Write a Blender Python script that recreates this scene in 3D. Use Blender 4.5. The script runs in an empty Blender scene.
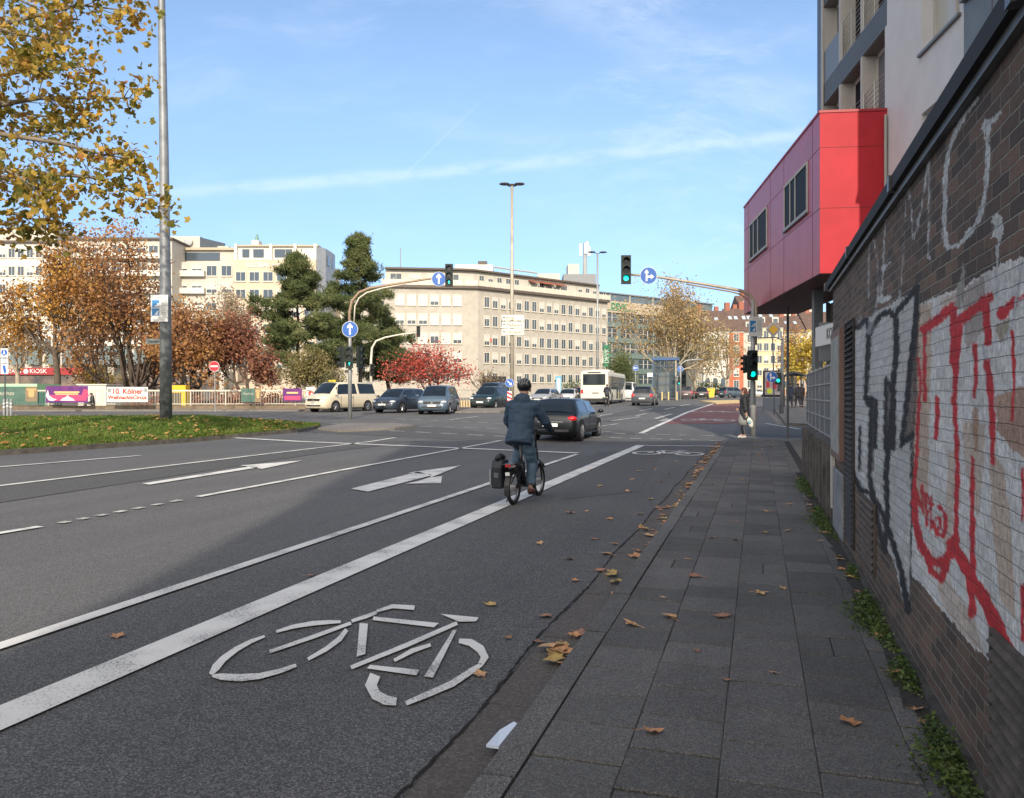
import bpy, bmesh, math, random
import numpy as np
from mathutils import Vector, Matrix
R=math.radians
sc=bpy.context.scene
col=sc.collection
# ---------------------------------------------------------------- camera
F=800.0; H=1.62; HZ=394.0; YAW=math.atan2(246,800)
CY,SY=math.cos(YAW),math.sin(YAW)
cam=bpy.data.cameras.new('camera'); cam.sensor_width=36; cam.lens=F/1024*36
cam.shift_y=-5/1024; cam.clip_start=.05; cam.clip_end=6000
camo=bpy.data.objects.new('camera',cam); col.objects.link(camo)
camo.location=(0,0,H); camo.rotation_euler=(R(90),0,YAW); sc.camera=camo
# ---------------------------------------------------------------- sky and sun
SUN_AZ=R(-17.0)   # shadows run this much left of the road direction (+Y)
SUN_EL=R(25)
sdir=Vector((math.sin(SUN_AZ)*math.cos(SUN_EL),math.cos(SUN_AZ)*math.cos(SUN_EL),-math.sin(SUN_EL)))  # light travels
w=bpy.data.worlds.new('World'); sc.world=w; w.use_nodes=True
nt=w.node_tree; nt.nodes.clear()
def N(nt,t,**k):
    n=nt.nodes.new(t)
    for a,b in k.items():
        if a=='inp':
            for i,v in b.items(): n.inputs[i].default_value=v
        else: setattr(n,a,b)
    return n
def M_(nt,op,a,b=None,c=None,clamp=False):
    n=nt.nodes.new('ShaderNodeMath'); n.operation=op; n.use_clamp=clamp
    for i,v in enumerate((a,b,c)):
        if v is None: continue
        if isinstance(v,(int,float)): n.inputs[i].default_value=v
        else: nt.links.new(v,n.inputs[i])
    return n.outputs[0]
sky=N(nt,'ShaderNodeTexSky',sky_type='NISHITA'); sky.sun_disc=False
sky.sun_elevation=SUN_EL
back=-sdir
sky.sun_rotation=math.atan2(back.x,back.y)
sky.air_density=1.0; sky.dust_density=.25; sky.ozone_density=1.6
tc=N(nt,'ShaderNodeTexCoord')
rot=N(nt,'ShaderNodeVectorRotate',rotation_type='Z_AXIS',inp={'Angle':-YAW}); nt.links.new(tc.outputs['Generated'],rot.inputs['Vector'])
sep=N(nt,'ShaderNodeSeparateXYZ'); nt.links.new(rot.outputs[0],sep.inputs[0])
yy=M_(nt,'MAXIMUM',sep.outputs[1],.02)
u=M_(nt,'DIVIDE',sep.outputs[0],yy); v=M_(nt,'DIVIDE',sep.outputs[2],yy)
comb=N(nt,'ShaderNodeCombineXYZ'); nt.links.new(u,comb.inputs[0]); nt.links.new(v,comb.inputs[1])
def noise(vec,scale,detail,rough=.6,mapsc=None,rz=0):
    mp=N(nt,'ShaderNodeMapping'); nt.links.new(vec,mp.inputs[0])
    if mapsc: mp.inputs['Scale'].default_value=mapsc
    mp.inputs['Rotation'].default_value=(0,0,rz)
    n=N(nt,'ShaderNodeTexNoise',inp={'Scale':scale,'Detail':detail,'Roughness':rough}); nt.links.new(mp.outputs[0],n.inputs['Vector'])
    return n.outputs[0]
def band(a,b,wd,soft,c2=0):
    # distance of v from the line a + b*u (+c2*u*u)
    l=M_(nt,'MULTIPLY_ADD',u,b,a)
    if c2: l=M_(nt,'ADD',l,M_(nt,'MULTIPLY',M_(nt,'MULTIPLY',u,u),c2))
    d=M_(nt,'ABSOLUTE',M_(nt,'SUBTRACT',v,l))
    n=N(nt,'ShaderNodeMapRange',interpolation_type='SMOOTHSTEP',inp={1:wd,2:soft,3:1.0,4:0.0}); nt.links.new(d,n.inputs[0])
    return n.outputs[0]
def rng(x,a,b):
    n=N(nt,'ShaderNodeMapRange',interpolation_type='SMOOTHSTEP',inp={1:a,2:b,3:0.0,4:1.0}); nt.links.new(x,n.inputs[0]); return n.outputs[0]
wv=noise(comb.outputs[0],5,3,.5)
uv2=N(nt,'ShaderNodeVectorMath',operation='ADD'); nt.links.new(comb.outputs[0],uv2.inputs[0])
sc3=N(nt,'ShaderNodeCombineXYZ'); nt.links.new(M_(nt,'MULTIPLY',wv,.1),sc3.inputs[1]); nt.links.new(sc3.outputs[0],uv2.inputs[1])
w1=rng(noise(uv2.outputs[0],4.2,8,.62,(1,3.6,1),R(-10)),.46,.82)
w2=rng(noise(uv2.outputs[0],3.4,10,.72,(1,3.2,1),R(32)),.47,.8)
streak=M_(nt,'MULTIPLY',band(.2865,.095,.001,.013,.03),rng(noise(comb.outputs[0],16,6,.6,(1,3,1),R(-14)),.25,.62))
streak=M_(nt,'MULTIPLY',streak,rng(u,-.55,-.33))
thin=M_(nt,'MULTIPLY',band(.404,-.0 + .97,.0004,.004),M_(nt,'MULTIPLY',rng(v,.24,.3),M_(nt,'SUBTRACT',1.0,rng(v,.3,.42))))
ub=M_(nt,'MULTIPLY',band(.546,-.55,.004,.075),rng(noise(uv2.outputs[0],7,8,.65,(1,2.6,1),R(29)),.3,.7))
ub=M_(nt,'MULTIPLY',ub,M_(nt,'SUBTRACT',1.0,rng(u,.30,.42)))
ur=M_(nt,'MULTIPLY',w2,rng(M_(nt,'ADD',u,M_(nt,'MULTIPLY',v,.5)),.05,.5))
tot=M_(nt,'ADD',M_(nt,'MULTIPLY',w1,.16),M_(nt,'MULTIPLY',streak,.25))
tot=M_(nt,'ADD',tot,M_(nt,'MULTIPLY',ub,.22))
tot=M_(nt,'ADD',tot,M_(nt,'MULTIPLY',thin,.07))
tot=M_(nt,'ADD',tot,M_(nt,'MULTIPLY',ur,.50),clamp=True)
tot=M_(nt,'MULTIPLY',tot,rng(sep.outputs[1],.0,.3))
# unseen bright warm cloud behind the viewpoint, added to lift the shade
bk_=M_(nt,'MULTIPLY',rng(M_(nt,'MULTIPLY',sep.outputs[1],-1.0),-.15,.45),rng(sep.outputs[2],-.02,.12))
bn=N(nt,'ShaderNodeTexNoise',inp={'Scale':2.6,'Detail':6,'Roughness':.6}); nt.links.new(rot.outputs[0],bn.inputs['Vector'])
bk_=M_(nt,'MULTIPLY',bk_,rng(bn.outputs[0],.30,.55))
mx=N(nt,'ShaderNodeMix',data_type='RGBA'); nt.links.new(tot,mx.inputs[0]); 
hs=N(nt,'ShaderNodeHueSaturation',inp={'Saturation':1.0,'Value':1.0}); nt.links.new(sky.outputs[0],hs.inputs['Color'])
gr=N(nt,'ShaderNodeMix',data_type='RGBA',blend_type='MULTIPLY',inp={0:1.0}); nt.links.new(hs.outputs[0],gr.inputs[6])
gm_=N(nt,'ShaderNodeMix',data_type='RGBA'); nt.links.new(rng(sep.outputs[2],-.02,.42),gm_.inputs[0]); gm_.inputs[6].default_value=(.37,.455,.66,1); gm_.inputs[7].default_value=(.84,.84,.86,1)
nt.links.new(gm_.outputs[2],gr.inputs[7]); nt.links.new(gr.outputs[2],mx.inputs[6])
mx.inputs[7].default_value=(4.4,4.8,5.3,1)
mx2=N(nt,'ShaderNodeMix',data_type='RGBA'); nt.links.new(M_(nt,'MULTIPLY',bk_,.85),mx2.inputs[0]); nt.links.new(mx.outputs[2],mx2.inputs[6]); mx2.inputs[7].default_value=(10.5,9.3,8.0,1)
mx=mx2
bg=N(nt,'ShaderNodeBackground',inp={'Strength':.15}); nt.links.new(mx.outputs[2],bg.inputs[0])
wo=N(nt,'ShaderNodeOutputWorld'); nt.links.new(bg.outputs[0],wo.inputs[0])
sun=bpy.data.lights.new('sun','SUN'); sun.energy=2.7; sun.angle=R(.5); sun.color=(1,.90,.76)
so=bpy.data.objects.new('sun',sun); col.objects.link(so)
so.rotation_euler=sdir.to_track_quat('-Z','Y').to_euler(); so.location=(0,-10,60)
sc.view_settings.view_transform='Standard'; sc.view_settings.look='None'
sc.view_settings.gamma=1; sc.view_settings.exposure=.75
sc.render.engine='CYCLES'
sc.cycles.max_bounces=6; sc.cycles.diffuse_bounces=3; sc.cycles.glossy_bounces=3; sc.cycles.transmission_bounces=4; sc.cycles.transparent_max_bounces=6
# ---------------------------------------------------------------- terrain and placing
TB=[(-4000,0),(27,0),(50,.46),(110,1.0),(250,1.25),(4000,1.4)]
def gd(D):
    for (a,za),(b,zb) in zip(TB,TB[1:]):
        if D<=b: return za+(zb-za)*(D-a)/(b-a)
    return TB[-1][1]
def depth(x,y): return -x*SY+y*CY
def gz(x,y): return gd(depth(x,y))
def W(xc,D,z=None):           # camera-aligned metres (right, forward) -> world
    x=xc*CY-D*SY; y=xc*SY+D*CY
    return Vector((x,y,gd(D) if z is None else z))
def P(px,D,z=None): return W((px-512)/F*D,D,z)
def Z(py,D): return H+(HZ-py)/F*D
def G(px,py,zo=0):            # picture column/row -> point on the ground
    s=(py-HZ)/F; lo,hi=.5,1500
    for _ in range(60):
        m=(lo+hi)/2
        if (H-gd(m)-zo)/m>s: lo=m
        else: hi=m
    return P(px,lo)
def camdir(a):                # heading angle a (deg, + = right of view axis) -> rotz for local +Y
    return YAW-R(a)
# ---------------------------------------------------------------- materials
MC={}
def mat(name,c=(.5,.5,.5),rough=.6,metal=0,var=0,vs=3,bump=0,bs=40,spec=.5,emit=None,es=1,c2=None,island=0,alpha=1,trans=0,detail=4,coat=0):
    if name in MC: return MC[name]
    m=bpy.data.materials.new(name); m.use_nodes=True; nt=m.node_tree
    b=nt.nodes['Principled BSDF']
    b.inputs['Base Color'].default_value=(*c,1); b.inputs['Roughness'].default_value=rough
    b.inputs['Metallic'].default_value=metal; b.inputs['Specular IOR Level'].default_value=spec
    if coat: b.inputs['Coat Weight'].default_value=coat; b.inputs['Coat Roughness'].default_value=.05
    if trans: b.inputs['Transmission Weight'].default_value=trans
    if alpha<1: b.inputs['Alpha'].default_value=alpha
    g=nt.nodes.new('ShaderNodeNewGeometry')
    last=None
    if var or c2:
        n=N(nt,'ShaderNodeTexNoise',inp={'Scale':vs,'Detail':detail,'Roughness':.6}); nt.links.new(g.outputs['Position'],n.inputs['Vector'])
        mr=N(nt,'ShaderNodeMapRange',inp={1:.3,2:.7}); nt.links.new(n.outputs[0],mr.inputs[0])
        mixn=N(nt,'ShaderNodeMix',data_type='RGBA'); nt.links.new(mr.outputs[0],mixn.inputs[0])
        cc=c2 if c2 else tuple(min(1,x*(1+var)) for x in c); c0=c if c2 else tuple(x*(1-var) for x in c)
        mixn.inputs[6].default_value=(*c0,1); mixn.inputs[7].default_value=(*cc,1)
        last=mixn.outputs[2]
    if island:
        h=N(nt,'ShaderNodeHueSaturation'); 
        if last: nt.links.new(last,h.inputs['Color'])
        else: h.inputs['Color'].default_value=(*c,1)
        a=M_(nt,'MULTIPLY_ADD',g.outputs['Random Per Island'],2*island,1-island); nt.links.new(a,h.inputs['Value'])
        last=h.outputs[0]
    if last: nt.links.new(last,b.inputs['Base Color'])
    if bump:
        n=N(nt,'ShaderNodeTexNoise',inp={'Scale':bs,'Detail':5}); nt.links.new(g.outputs['Position'],n.inputs['Vector'])
        bp=N(nt,'ShaderNodeBump',inp={'Strength':bump,'Distance':.02}); nt.links.new(n.outputs[0],bp.inputs['Height']); nt.links.new(bp.outputs[0],b.inputs['Normal'])
    if emit: b.inputs['Emission Color'].default_value=(*emit,1); b.inputs['Emission Strength'].default_value=es
    MC[name]=m; return m
def leafmat(name,cols,scale=.5,trans=.25,seed=0.0):
    """foliage: colours picked per leaf and per clump"""
    if name in MC: return MC[name]
    m=bpy.data.materials.new(name); m.use_nodes=True; nt=m.node_tree; b=nt.nodes['Principled BSDF']
    b.inputs['Roughness'].default_value=.55; b.inputs['Specular IOR Level'].default_value=.25
    g=nt.nodes.new('ShaderNodeNewGeometry')
    n=N(nt,'ShaderNodeTexNoise',inp={'Scale':scale,'Detail':3}); nt.links.new(g.outputs['Position'],n.inputs['Vector'])
    mr=M_(nt,'MULTIPLY_ADD',n.outputs[0],1.6,-.55)
    s=M_(nt,'ADD',M_(nt,'MULTIPLY',g.outputs['Random Per Island'],.6),mr,clamp=True)
    r=nt.nodes.new('ShaderNodeValToRGB'); e=r.color_ramp.elements
    while len(e)<len(cols): e.new(.5)
    for i,c in enumerate(cols): e[i].position=i/(len(cols)-1); e[i].color=(*c,1)
    nt.links.new(s,r.inputs[0]); nt.links.new(r.outputs[0],b.inputs['Base Color'])
    t=N(nt,'ShaderNodeBsdfTranslucent'); nt.links.new(r.outputs[0],t.inputs[0])
    mxs=N(nt,'ShaderNodeMixShader',inp={0:trans}); nt.links.new(b.outputs[0],mxs.inputs[1]); nt.links.new(t.outputs[0],mxs.inputs[2])
    nt.links.new(mxs.outputs[0],nt.nodes['Material Output'].inputs[0])
    MC[name]=m; return m
# ---------------------------------------------------------------- mesh builder
class MB:
    def __init__(s): s.v=[]; s.f=[]; s.m=[]; s.cm=0
    def add(s,vs,fs):
        o=len(s.v); s.v+= [tuple(p) for p in vs]; s.f+=[tuple(i+o for i in f) for f in fs]; s.m+=[s.cm]*len(fs); return s
    def box(s,c,d,rz=0,rx=0):
        x,y,z=d[0]/2,d[1]/2,d[2]/2
        pts=[Vector((i*x,j*y,k*z)) for k in(-1,1) for j in(-1,1) for i in(-1,1)]
        if rx: pts=[Matrix.Rotation(rx,3,'X')@p for p in pts]
        if rz: pts=[Matrix.Rotation(rz,3,'Z')@p for p in pts]
        return s.add([p+Vector(c) for p in pts],[(0,2,3,1),(4,5,7,6),(0,1,5,4),(2,6,7,3),(0,4,6,2),(1,3,7,5)])
    def bb(s,a,b):  # box from corner to corner
        return s.box([(a[i]+b[i])/2 for i in range(3)],[abs(b[i]-a[i]) for i in range(3)])
    def tube(s,pts,r,n=8,cap=True):
        pts=[Vector(p) for p in pts]
        rs=r if isinstance(r,(list,tuple)) else [r]*len(pts)
        o=len(s.v); k=len(pts)
        up=None
        for i,p in enumerate(pts):
            t=(pts[min(i+1,k-1)]-pts[max(i-1,0)])
            t=t.normalized() if t.length>1e-9 else Vector((0,0,1))
            if up is None: up=t.orthogonal().normalized()
            else:
                up=(up-t*up.dot(t)); up=up.normalized() if up.length>1e-6 else t.orthogonal().normalized()
            b=t.cross(up)
            for j in range(n):
                a=2*math.pi*j/n; s.v.append(tuple(p+(up*math.cos(a)+b*math.sin(a))*rs[i]))
        for i in range(k-1):
            for j in range(n):
                a=o+i*n+j; b2=o+i*n+(j+1)%n; s.f.append((a,b2,b2+n,a+n)); s.m.append(s.cm)
        if cap:
            s.f.append(tuple(o+j for j in reversed(range(n)))); s.m.append(s.cm)
            s.f.append(tuple(o+(k-1)*n+j for j in range(n))); s.m.append(s.cm)
        return s
    def disc(s,c,ax,r,th,n=24,r0=0):
        """disc/cylinder centred at c with axis ax"""
        ax=Vector(ax).normalized(); c=Vector(c)
        if r0:  # ring
            u_=ax.orthogonal().normalized(); w_=ax.cross(u_); o=len(s.v)
            for j in range(n):
                a=2*math.pi*j/n; d=u_*math.cos(a)+w_*math.sin(a)
                for rr,h in((r0,-th/2),(r,-th/2),(r,th/2),(r0,th/2)): s.v.append(tuple(c+d*rr+ax*h))
            for j in range(n):
                a=o+4*j; b=o+4*((j+1)%n)
                for q in range(4): s.f.append((a+q,b+q,b+(q+1)%4,a+(q+1)%4)); s.m.append(s.cm)
            return s
        return s.tube([c-ax*th/2,c+ax*th/2],r,n)
    def prism(s,poly,org,ux,uy,n_,th):
        """2-D polygon in the plane (ux,uy) at org, extruded along n_ by th"""
        org,ux,uy,n_=Vector(org),Vector(ux),Vector(uy),Vector(n_)
        k=len(poly); a=[org+ux*x+uy*y for x,y in poly]; b=[p+n_*th for p in a]
        return s.add(a+b,[tuple(reversed(range(k))),tuple(range(k,2*k))]+[(i,(i+1)%k,(i+1)%k+k,i+k) for i in range(k)])
    def lathe(s,prof,c=(0,0,0),n=16):
        o=len(s.v)
        for r,z in prof:
            for j in range(n): a=2*math.pi*j/n; s.v.append((c[0]+r*math.cos(a),c[1]+r*math.sin(a),c[2]+z))
        for i in range(len(prof)-1):
            for j in range(n):
                a=o+i*n+j;b=o+i*n+(j+1)%n; s.f.append((a,b,b+n,a+n)); s.m.append(s.cm)
        return s
    def sphere(s,c,r,n=10,m=7):
        r=r if isinstance(r,(tuple,list)) else (r,r,r); o=len(s.v)
        for i in range(m+1):
            t=math.pi*i/m
            for j in range(n): a=2*math.pi*j/n; s.v.append((c[0]+r[0]*math.sin(t)*math.cos(a),c[1]+r[1]*math.sin(t)*math.sin(a),c[2]+r[2]*math.cos(t)))
        for i in range(m):
            for j in range(n):
                a=o+i*n+j;b=o+i*n+(j+1)%n; s.f.append((a,a+n,b+n,b)); s.m.append(s.cm)
        return s
    def build(s,name,mats,parent=None,smooth=False,loc=None,auto=None):
        me=bpy.data.meshes.new(name); me.from_pydata(s.v,[],s.f)
        mats=mats if isinstance(mats,(list,tuple)) else [mats]
        for m in mats: me.materials.append(m)
        if len(mats)>1: me.polygons.foreach_set('material_index',s.m)
        if smooth: me.polygons.foreach_set('use_smooth',[True]*len(s.f))
        me.validate(); me.update()
        o=bpy.data.objects.new(name,me); col.objects.link(o)
        if parent: o.parent=parent
        if loc: o.location=loc
        if auto:
            md=o.modifiers.new('b','BEVEL'); md.width=auto; md.segments=2; md.limit_method='ANGLE'
        return o
def tag(o,label=None,cat=None,group=None,kind=None):
    if label:o['label']=label
    if cat:o['category']=cat
    if group:o['group']=group
    if kind:o['kind']=kind
    return o
def empty(name,loc,rz,label,cat,group=None):
    o=bpy.data.objects.new(name,None); col.objects.link(o); o.location=loc; o.rotation_euler=(0,0,rz); o.empty_display_size=.3
    return tag(o,label,cat,group)
def dup(root,loc,rz,label=None,group=None,scale=None,swap=None):
    r=root.copy(); col.objects.link(r); r.location=loc; r.rotation_euler=(0,0,rz)
    if label:r['label']=label
    if group:r['group']=group
    if scale:r.scale=scale
    for ch in list(root.children):
        c=ch.copy(); col.objects.link(c); c.parent=r
        for g in ch.children:
            d=g.copy(); col.objects.link(d); d.parent=c
    return r
def text(s,size,m,parent,loc,rot=(R(90),0,0),ext=.006,xs=1,name='lettering',align='CENTER',shear=0,bold=0):
    cu=bpy.data.curves.new(name,'FONT'); cu.body=s; cu.size=size; cu.extrude=ext; cu.align_x=align; cu.align_y='CENTER'; cu.shear=shear; cu.offset=bold; cu.resolution_u=3
    t=bpy.data.objects.new(name,cu); col.objects.link(t)
    me=bpy.data.meshes.new_from_object(t.evaluated_get(bpy.context.evaluated_depsgraph_get())); bpy.data.objects.remove(t)
    me.materials.clear(); me.materials.append(m)
    o=bpy.data.objects.new(name,me); col.objects.link(o); o.parent=parent; o.location=loc; o.rotation_euler=rot; o.scale=(xs,1,1)
    return o
# sheets that follow the terrain exactly: clipped at every break of slope
def clip(poly,D0,D1):
    def half(poly,f):
        out=[]
        for i in range(len(poly)):
            a,b=poly[i],poly[(i+1)%len(poly)]; fa,fb=f(a),f(b)
            if fa>=0: out.append(a)
            if (fa>=0)!=(fb>=0):
                t=fa/(fa-fb); out.append((a[0]+(b[0]-a[0])*t,a[1]+(b[1]-a[1])*t))
        return out
    poly=half(poly,lambda p:depth(*p)-D0)
    return half(poly,lambda p:D1-depth(*p)) if poly else poly
def sheet_into(mb,poly,off):
    poly=[(p[0],p[1]) for p in poly]
    for (a,_),(b,_2) in zip(TB,TB[1:]):
        q=clip(poly,a,b)
        if len(q)>=3:
            area=sum(q[i][0]*q[(i+1)%len(q)][1]-q[(i+1)%len(q)][0]*q[i][1] for i in range(len(q)))
            if abs(area)<1e-7: continue
            if area<0:q=q[::-1]
            mb.add([(x,y,gz(x,y)+off) for x,y in q],[tuple(range(len(q)))])
def sheet(name,polys,off,m,kind='structure'):
    mb=MB()
    for p in polys: sheet_into(mb,p,off)
    o=mb.build(name,m); o['kind']=kind; return o
def strip(a,b,w0,w1=None):
    """quad along a line from a to b, width in metres"""
    w1=w0 if w1 is None else w1
    a=Vector(a[:2]);b=Vector(b[:2]);d=(b-a).normalized();n=Vector((-d.y,d.x))
    return [a+n*w0/2,a-n*w0/2,b-n*w1/2,b+n*w1/2]
# ================================================================ GROUND
def ground_mat(name,base,speck,s1=140,bump=.5,stain=.25,patch=None,sheen=.85,island=0):
    m=bpy.data.materials.new(name); m.use_nodes=True; nt=m.node_tree; b=nt.nodes['Principled BSDF']
    b.inputs['Roughness'].default_value=sheen; b.inputs['Specular IOR Level'].default_value=.35
    g=nt.nodes.new('ShaderNodeNewGeometry'); pos=g.outputs['Position']
    v1=N(nt,'ShaderNodeTexVoronoi',inp={'Scale':s1}); nt.links.new(pos,v1.inputs['Vector'])
    hs=N(nt,'ShaderNodeSeparateColor'); nt.links.new(v1.outputs['Color'],hs.inputs[0])
    n1=N(nt,'ShaderNodeTexNoise',inp={'Scale':.35,'Detail':6,'Roughness':.6}); nt.links.new(pos,n1.inputs['Vector'])
    n3=N(nt,'ShaderNodeTexNoise',inp={'Scale':6,'Detail':6,'Roughness':.7}); nt.links.new(pos,n3.inputs['Vector'])
    mp=N(nt,'ShaderNodeMapping',inp={'Scale':(1.2,.06,1)}); nt.links.new(pos,mp.inputs[0])
    n4=N(nt,'ShaderNodeTexNoise',inp={'Scale':1.2,'Detail':3}); nt.links.new(mp.outputs[0],n4.inputs['Vector'])
    k=M_(nt,'POWER',hs.outputs[0],2.2)
    mx=N(nt,'ShaderNodeMix',data_type='RGBA'); nt.links.new(k,mx.inputs[0]); mx.inputs[6].default_value=(*base,1); mx.inputs[7].default_value=(*speck,1)
    f=M_(nt,'ADD',M_(nt,'MULTIPLY',n1.outputs[0],stain*1.6),M_(nt,'MULTIPLY',n3.outputs[0],stain))
    f=M_(nt,'ADD',f,M_(nt,'MULTIPLY',n4.outputs[0],stain*1.6)); f=M_(nt,'ADD',f,1-stain*2.1)
    if island: f=M_(nt,'MULTIPLY',f,M_(nt,'MULTIPLY_ADD',g.outputs['Random Per Island'],2*island,1-island))
    mu=N(nt,'ShaderNodeVectorMath',operation='SCALE'); nt.links.new(mx.outputs[2],mu.inputs[0]); nt.links.new(f,mu.inputs['Scale'])
    nt.links.new(mu.outputs[0],b.inputs['Base Color'])
    bp=N(nt,'ShaderNodeBump',inp={'Strength':bump,'Distance':.004}); nt.links.new(v1.outputs['Distance'],bp.inputs['Height']); nt.links.new(bp.outputs[0],b.inputs['Normal'])
    MC[name]=m; return m
asph=ground_mat('asphalt',(.071,.070,.068),(.20,.196,.19))
asph2=ground_mat('asphalt_new',(.056,.055,.054),(.15,.148,.14),stain=.12)
asph3=ground_mat('asphalt_bike_lane',(.050,.050,.050),(.19,.188,.18),stain=.3)
paving=ground_mat('paving',(.16,.145,.125),(.24,.22,.2),s1=30,stain=.3)
redp=ground_mat('red_asphalt',(.155,.068,.06),(.23,.11,.10),stain=.2)
gutm=ground_mat('gutter_concrete',(.075,.067,.058),(.14,.127,.112),s1=90,stain=.4)
# worn road paint
def paintmat(name,c,wear=.34):
    m=bpy.data.materials.new(name); m.use_nodes=True; nt=m.node_tree; b=nt.nodes['Principled BSDF']; b.inputs['Roughness'].default_value=.65
    g=nt.nodes.new('ShaderNodeNewGeometry')
    n=N(nt,'ShaderNodeTexNoise',inp={'Scale':55,'Detail':8,'Roughness':.75}); nt.links.new(g.outputs['Position'],n.inputs['Vector'])
    n2=N(nt,'ShaderNodeTexNoise',inp={'Scale':2.5,'Detail':5}); nt.links.new(g.outputs['Position'],n2.inputs['Vector'])
    s=M_(nt,'ADD',n.outputs[0],M_(nt,'MULTIPLY',M_(nt,'SUBTRACT',n2.outputs[0],.5),.5))
    mr=N(nt,'ShaderNodeMapRange',inp={1:wear,2:wear+.12}); nt.links.new(s,mr.inputs[0])
    mx=N(nt,'ShaderNodeMix',data_type='RGBA'); nt.links.new(mr.outputs[0],mx.inputs[0]); mx.inputs[6].default_value=(.16,.155,.15,1); mx.inputs[7].default_value=(*c,1)
    mu=N(nt,'ShaderNodeVectorMath',operation='SCALE'); nt.links.new(mx.outputs[2],mu.inputs[0]); nt.links.new(M_(nt,'MULTIPLY_ADD',n2.outputs[0],.5,.72),mu.inputs['Scale'])
    nt.links.new(mu.outputs[0],b.inputs['Base Color'])
    bp=N(nt,'ShaderNodeBump',inp={'Strength':.4,'Distance':.003}); nt.links.new(n.outputs[0],bp.inputs['Height']); nt.links.new(bp.outputs[0],b.inputs['Normal'])
    MC[name]=m; return m
white=paintmat('road_paint',(.66,.65,.60)); white_far=paintmat('road_paint_worn',(.55,.54,.48),.40)
SWX0=-1.06   # kerb face
def quadw(x0,y0,x1,y1): return [(x0,y0),(x1,y0),(x1,y1),(x0,y1)]
sheet('ground',[quadw(-3000,-300,3000,3500)],-.03,paving)
road_poly=[(-200,-60),(SWX0-.02,-60),(SWX0-.02,27.0),(-.4,28.3),(1.5,28.9),(40,29.2),(60,29.2),(60,36.5),(2.2,38.0),(.9,39.5),(.3,60),(2,220),(-40,230)]
road_poly+= [tuple(P(655,90)[:2]),tuple(P(560,82)[:2]),tuple(P(470,66)[:2]),tuple(P(420,60)[:2]),tuple(P(300,52.5)[:2]),tuple(P(0,52.5)[:2]),tuple(P(-600,52.5)[:2])]
sheet('road',[road_poly],0,asph)
sheet('bike_lane_surface',[[(-3.3,-20),(SWX0-.3,-20),(SWX0-.3,26.4),(-3.3,26.4)],[(-4.5,-20),(-3.3,-20),(-3.3,26.4),(-4.5,19)]],.004,asph3)
g2=lambda *a:[G(*q)[:2] for q in a]
sheet('asphalt_patch',[g2((-120,512),(0,487),(390,441),(420,441),(330,452),(0,503),(-120,527)),
      g2((250,423),(420,425),(530,437),(480,441),(300,432)),
      g2((598,452),(662,452),(640,492),(560,500)),
      g2((545,428),(625,430),(640,434),(560,435)),
      g2((640,408),(700,404),(660,412),(600,418)),
      ],.008,asph2)
sheet('bike_path_red',[g2((676,419),(712,403),(757,403),(757,421),(720,424),(664,424))],.012,redp)
sheet('side_road_surface',[[(-.9,31.2),(45,31.2),(45,36.2),(1.2,37.2),(-.9,37.8)]],.008,asph2)
# kerb stones and gutter, individual slabs in the meshes
rnd=random.Random(5)
km=ground_mat('kerb_granite',(.070,.069,.065),(.27,.265,.25),s1=230,bump=.8,stain=.40,island=.14)
mb=MB(); y=-4.0
while y<26.6:
    L=1.0; dz=rnd.uniform(-.004,.004)
    a=y+.006;b=min(y+L-.006,26.7)
    x0=SWX0+.0+rnd.uniform(-.004,.004); x1=x0+.145; z1=.118+dz
    mb.add([(x0,a,-.05),(x1,a,-.05),(x1,a,z1),(x0+.015,a,z1),(x0,a,z1-.02),(x0,b,-.05),(x1,b,-.05),(x1,b,z1),(x0+.015,b,z1),(x0,b,z1-.02)],
      [(0,1,2,3,4),(9,8,7,6,5),(2,7,8,3),(3,8,9,4),(4,9,5,0),(1,6,7,2)])
    y+=L
# curved end round the corner
pts=[(-.99,26.7),(-.93,27.4),(-.7,28.0),(-.3,28.35),(.4,28.6),(2,28.85),(40,29.3)]
for a,b in zip(pts,pts[1:]):
    q=strip(a,b,.14); mb.prism([(p[0],p[1]) for p in q],(0,0,-.05),(1,0,0),(0,1,0),(0,0,1),.165)
k=mb.build('kerb',km); k['kind']='structure'
mb=MB(); y=-4.0
while y<26.4:
    dz=rnd.uniform(-.002,.003); L=rnd.choice([.98,1.2,.75])
    q=[(SWX0-.30+rnd.uniform(-.008,.012),y+.008),(SWX0-.005,y+.008),(SWX0-.005,y+L-.008),(SWX0-.30+rnd.uniform(-.008,.012),y+L-.008)]
    mb.prism(q,(0,0,-.04),(1,0,0),(0,1,0),(0,0,1),.046+dz); y+=L
o=mb.build('gutter',gutm); o['kind']='structure'
# ragged open joint between gutter and asphalt
mb=MB(); y=1.0; x=SWX0-.315
while y<24:
    y2=y+rnd.uniform(.03,.09); x2=SWX0-.315+.018*math.sin(y2*2.1)+rnd.uniform(-.008,.008); w1_=rnd.uniform(.003,.012)
    mb.add([(x-w1_,y,.0105),(x+w1_,y,.0105),(x2+w1_,y2,.0105),(x2-w1_,y2,.0105)],[(0,1,2,3)]); x,y=x2,y2
o=mb.build('gutter_crack',mat('crack',(.012,.011,.010),1)); o['kind']='structure'
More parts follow.
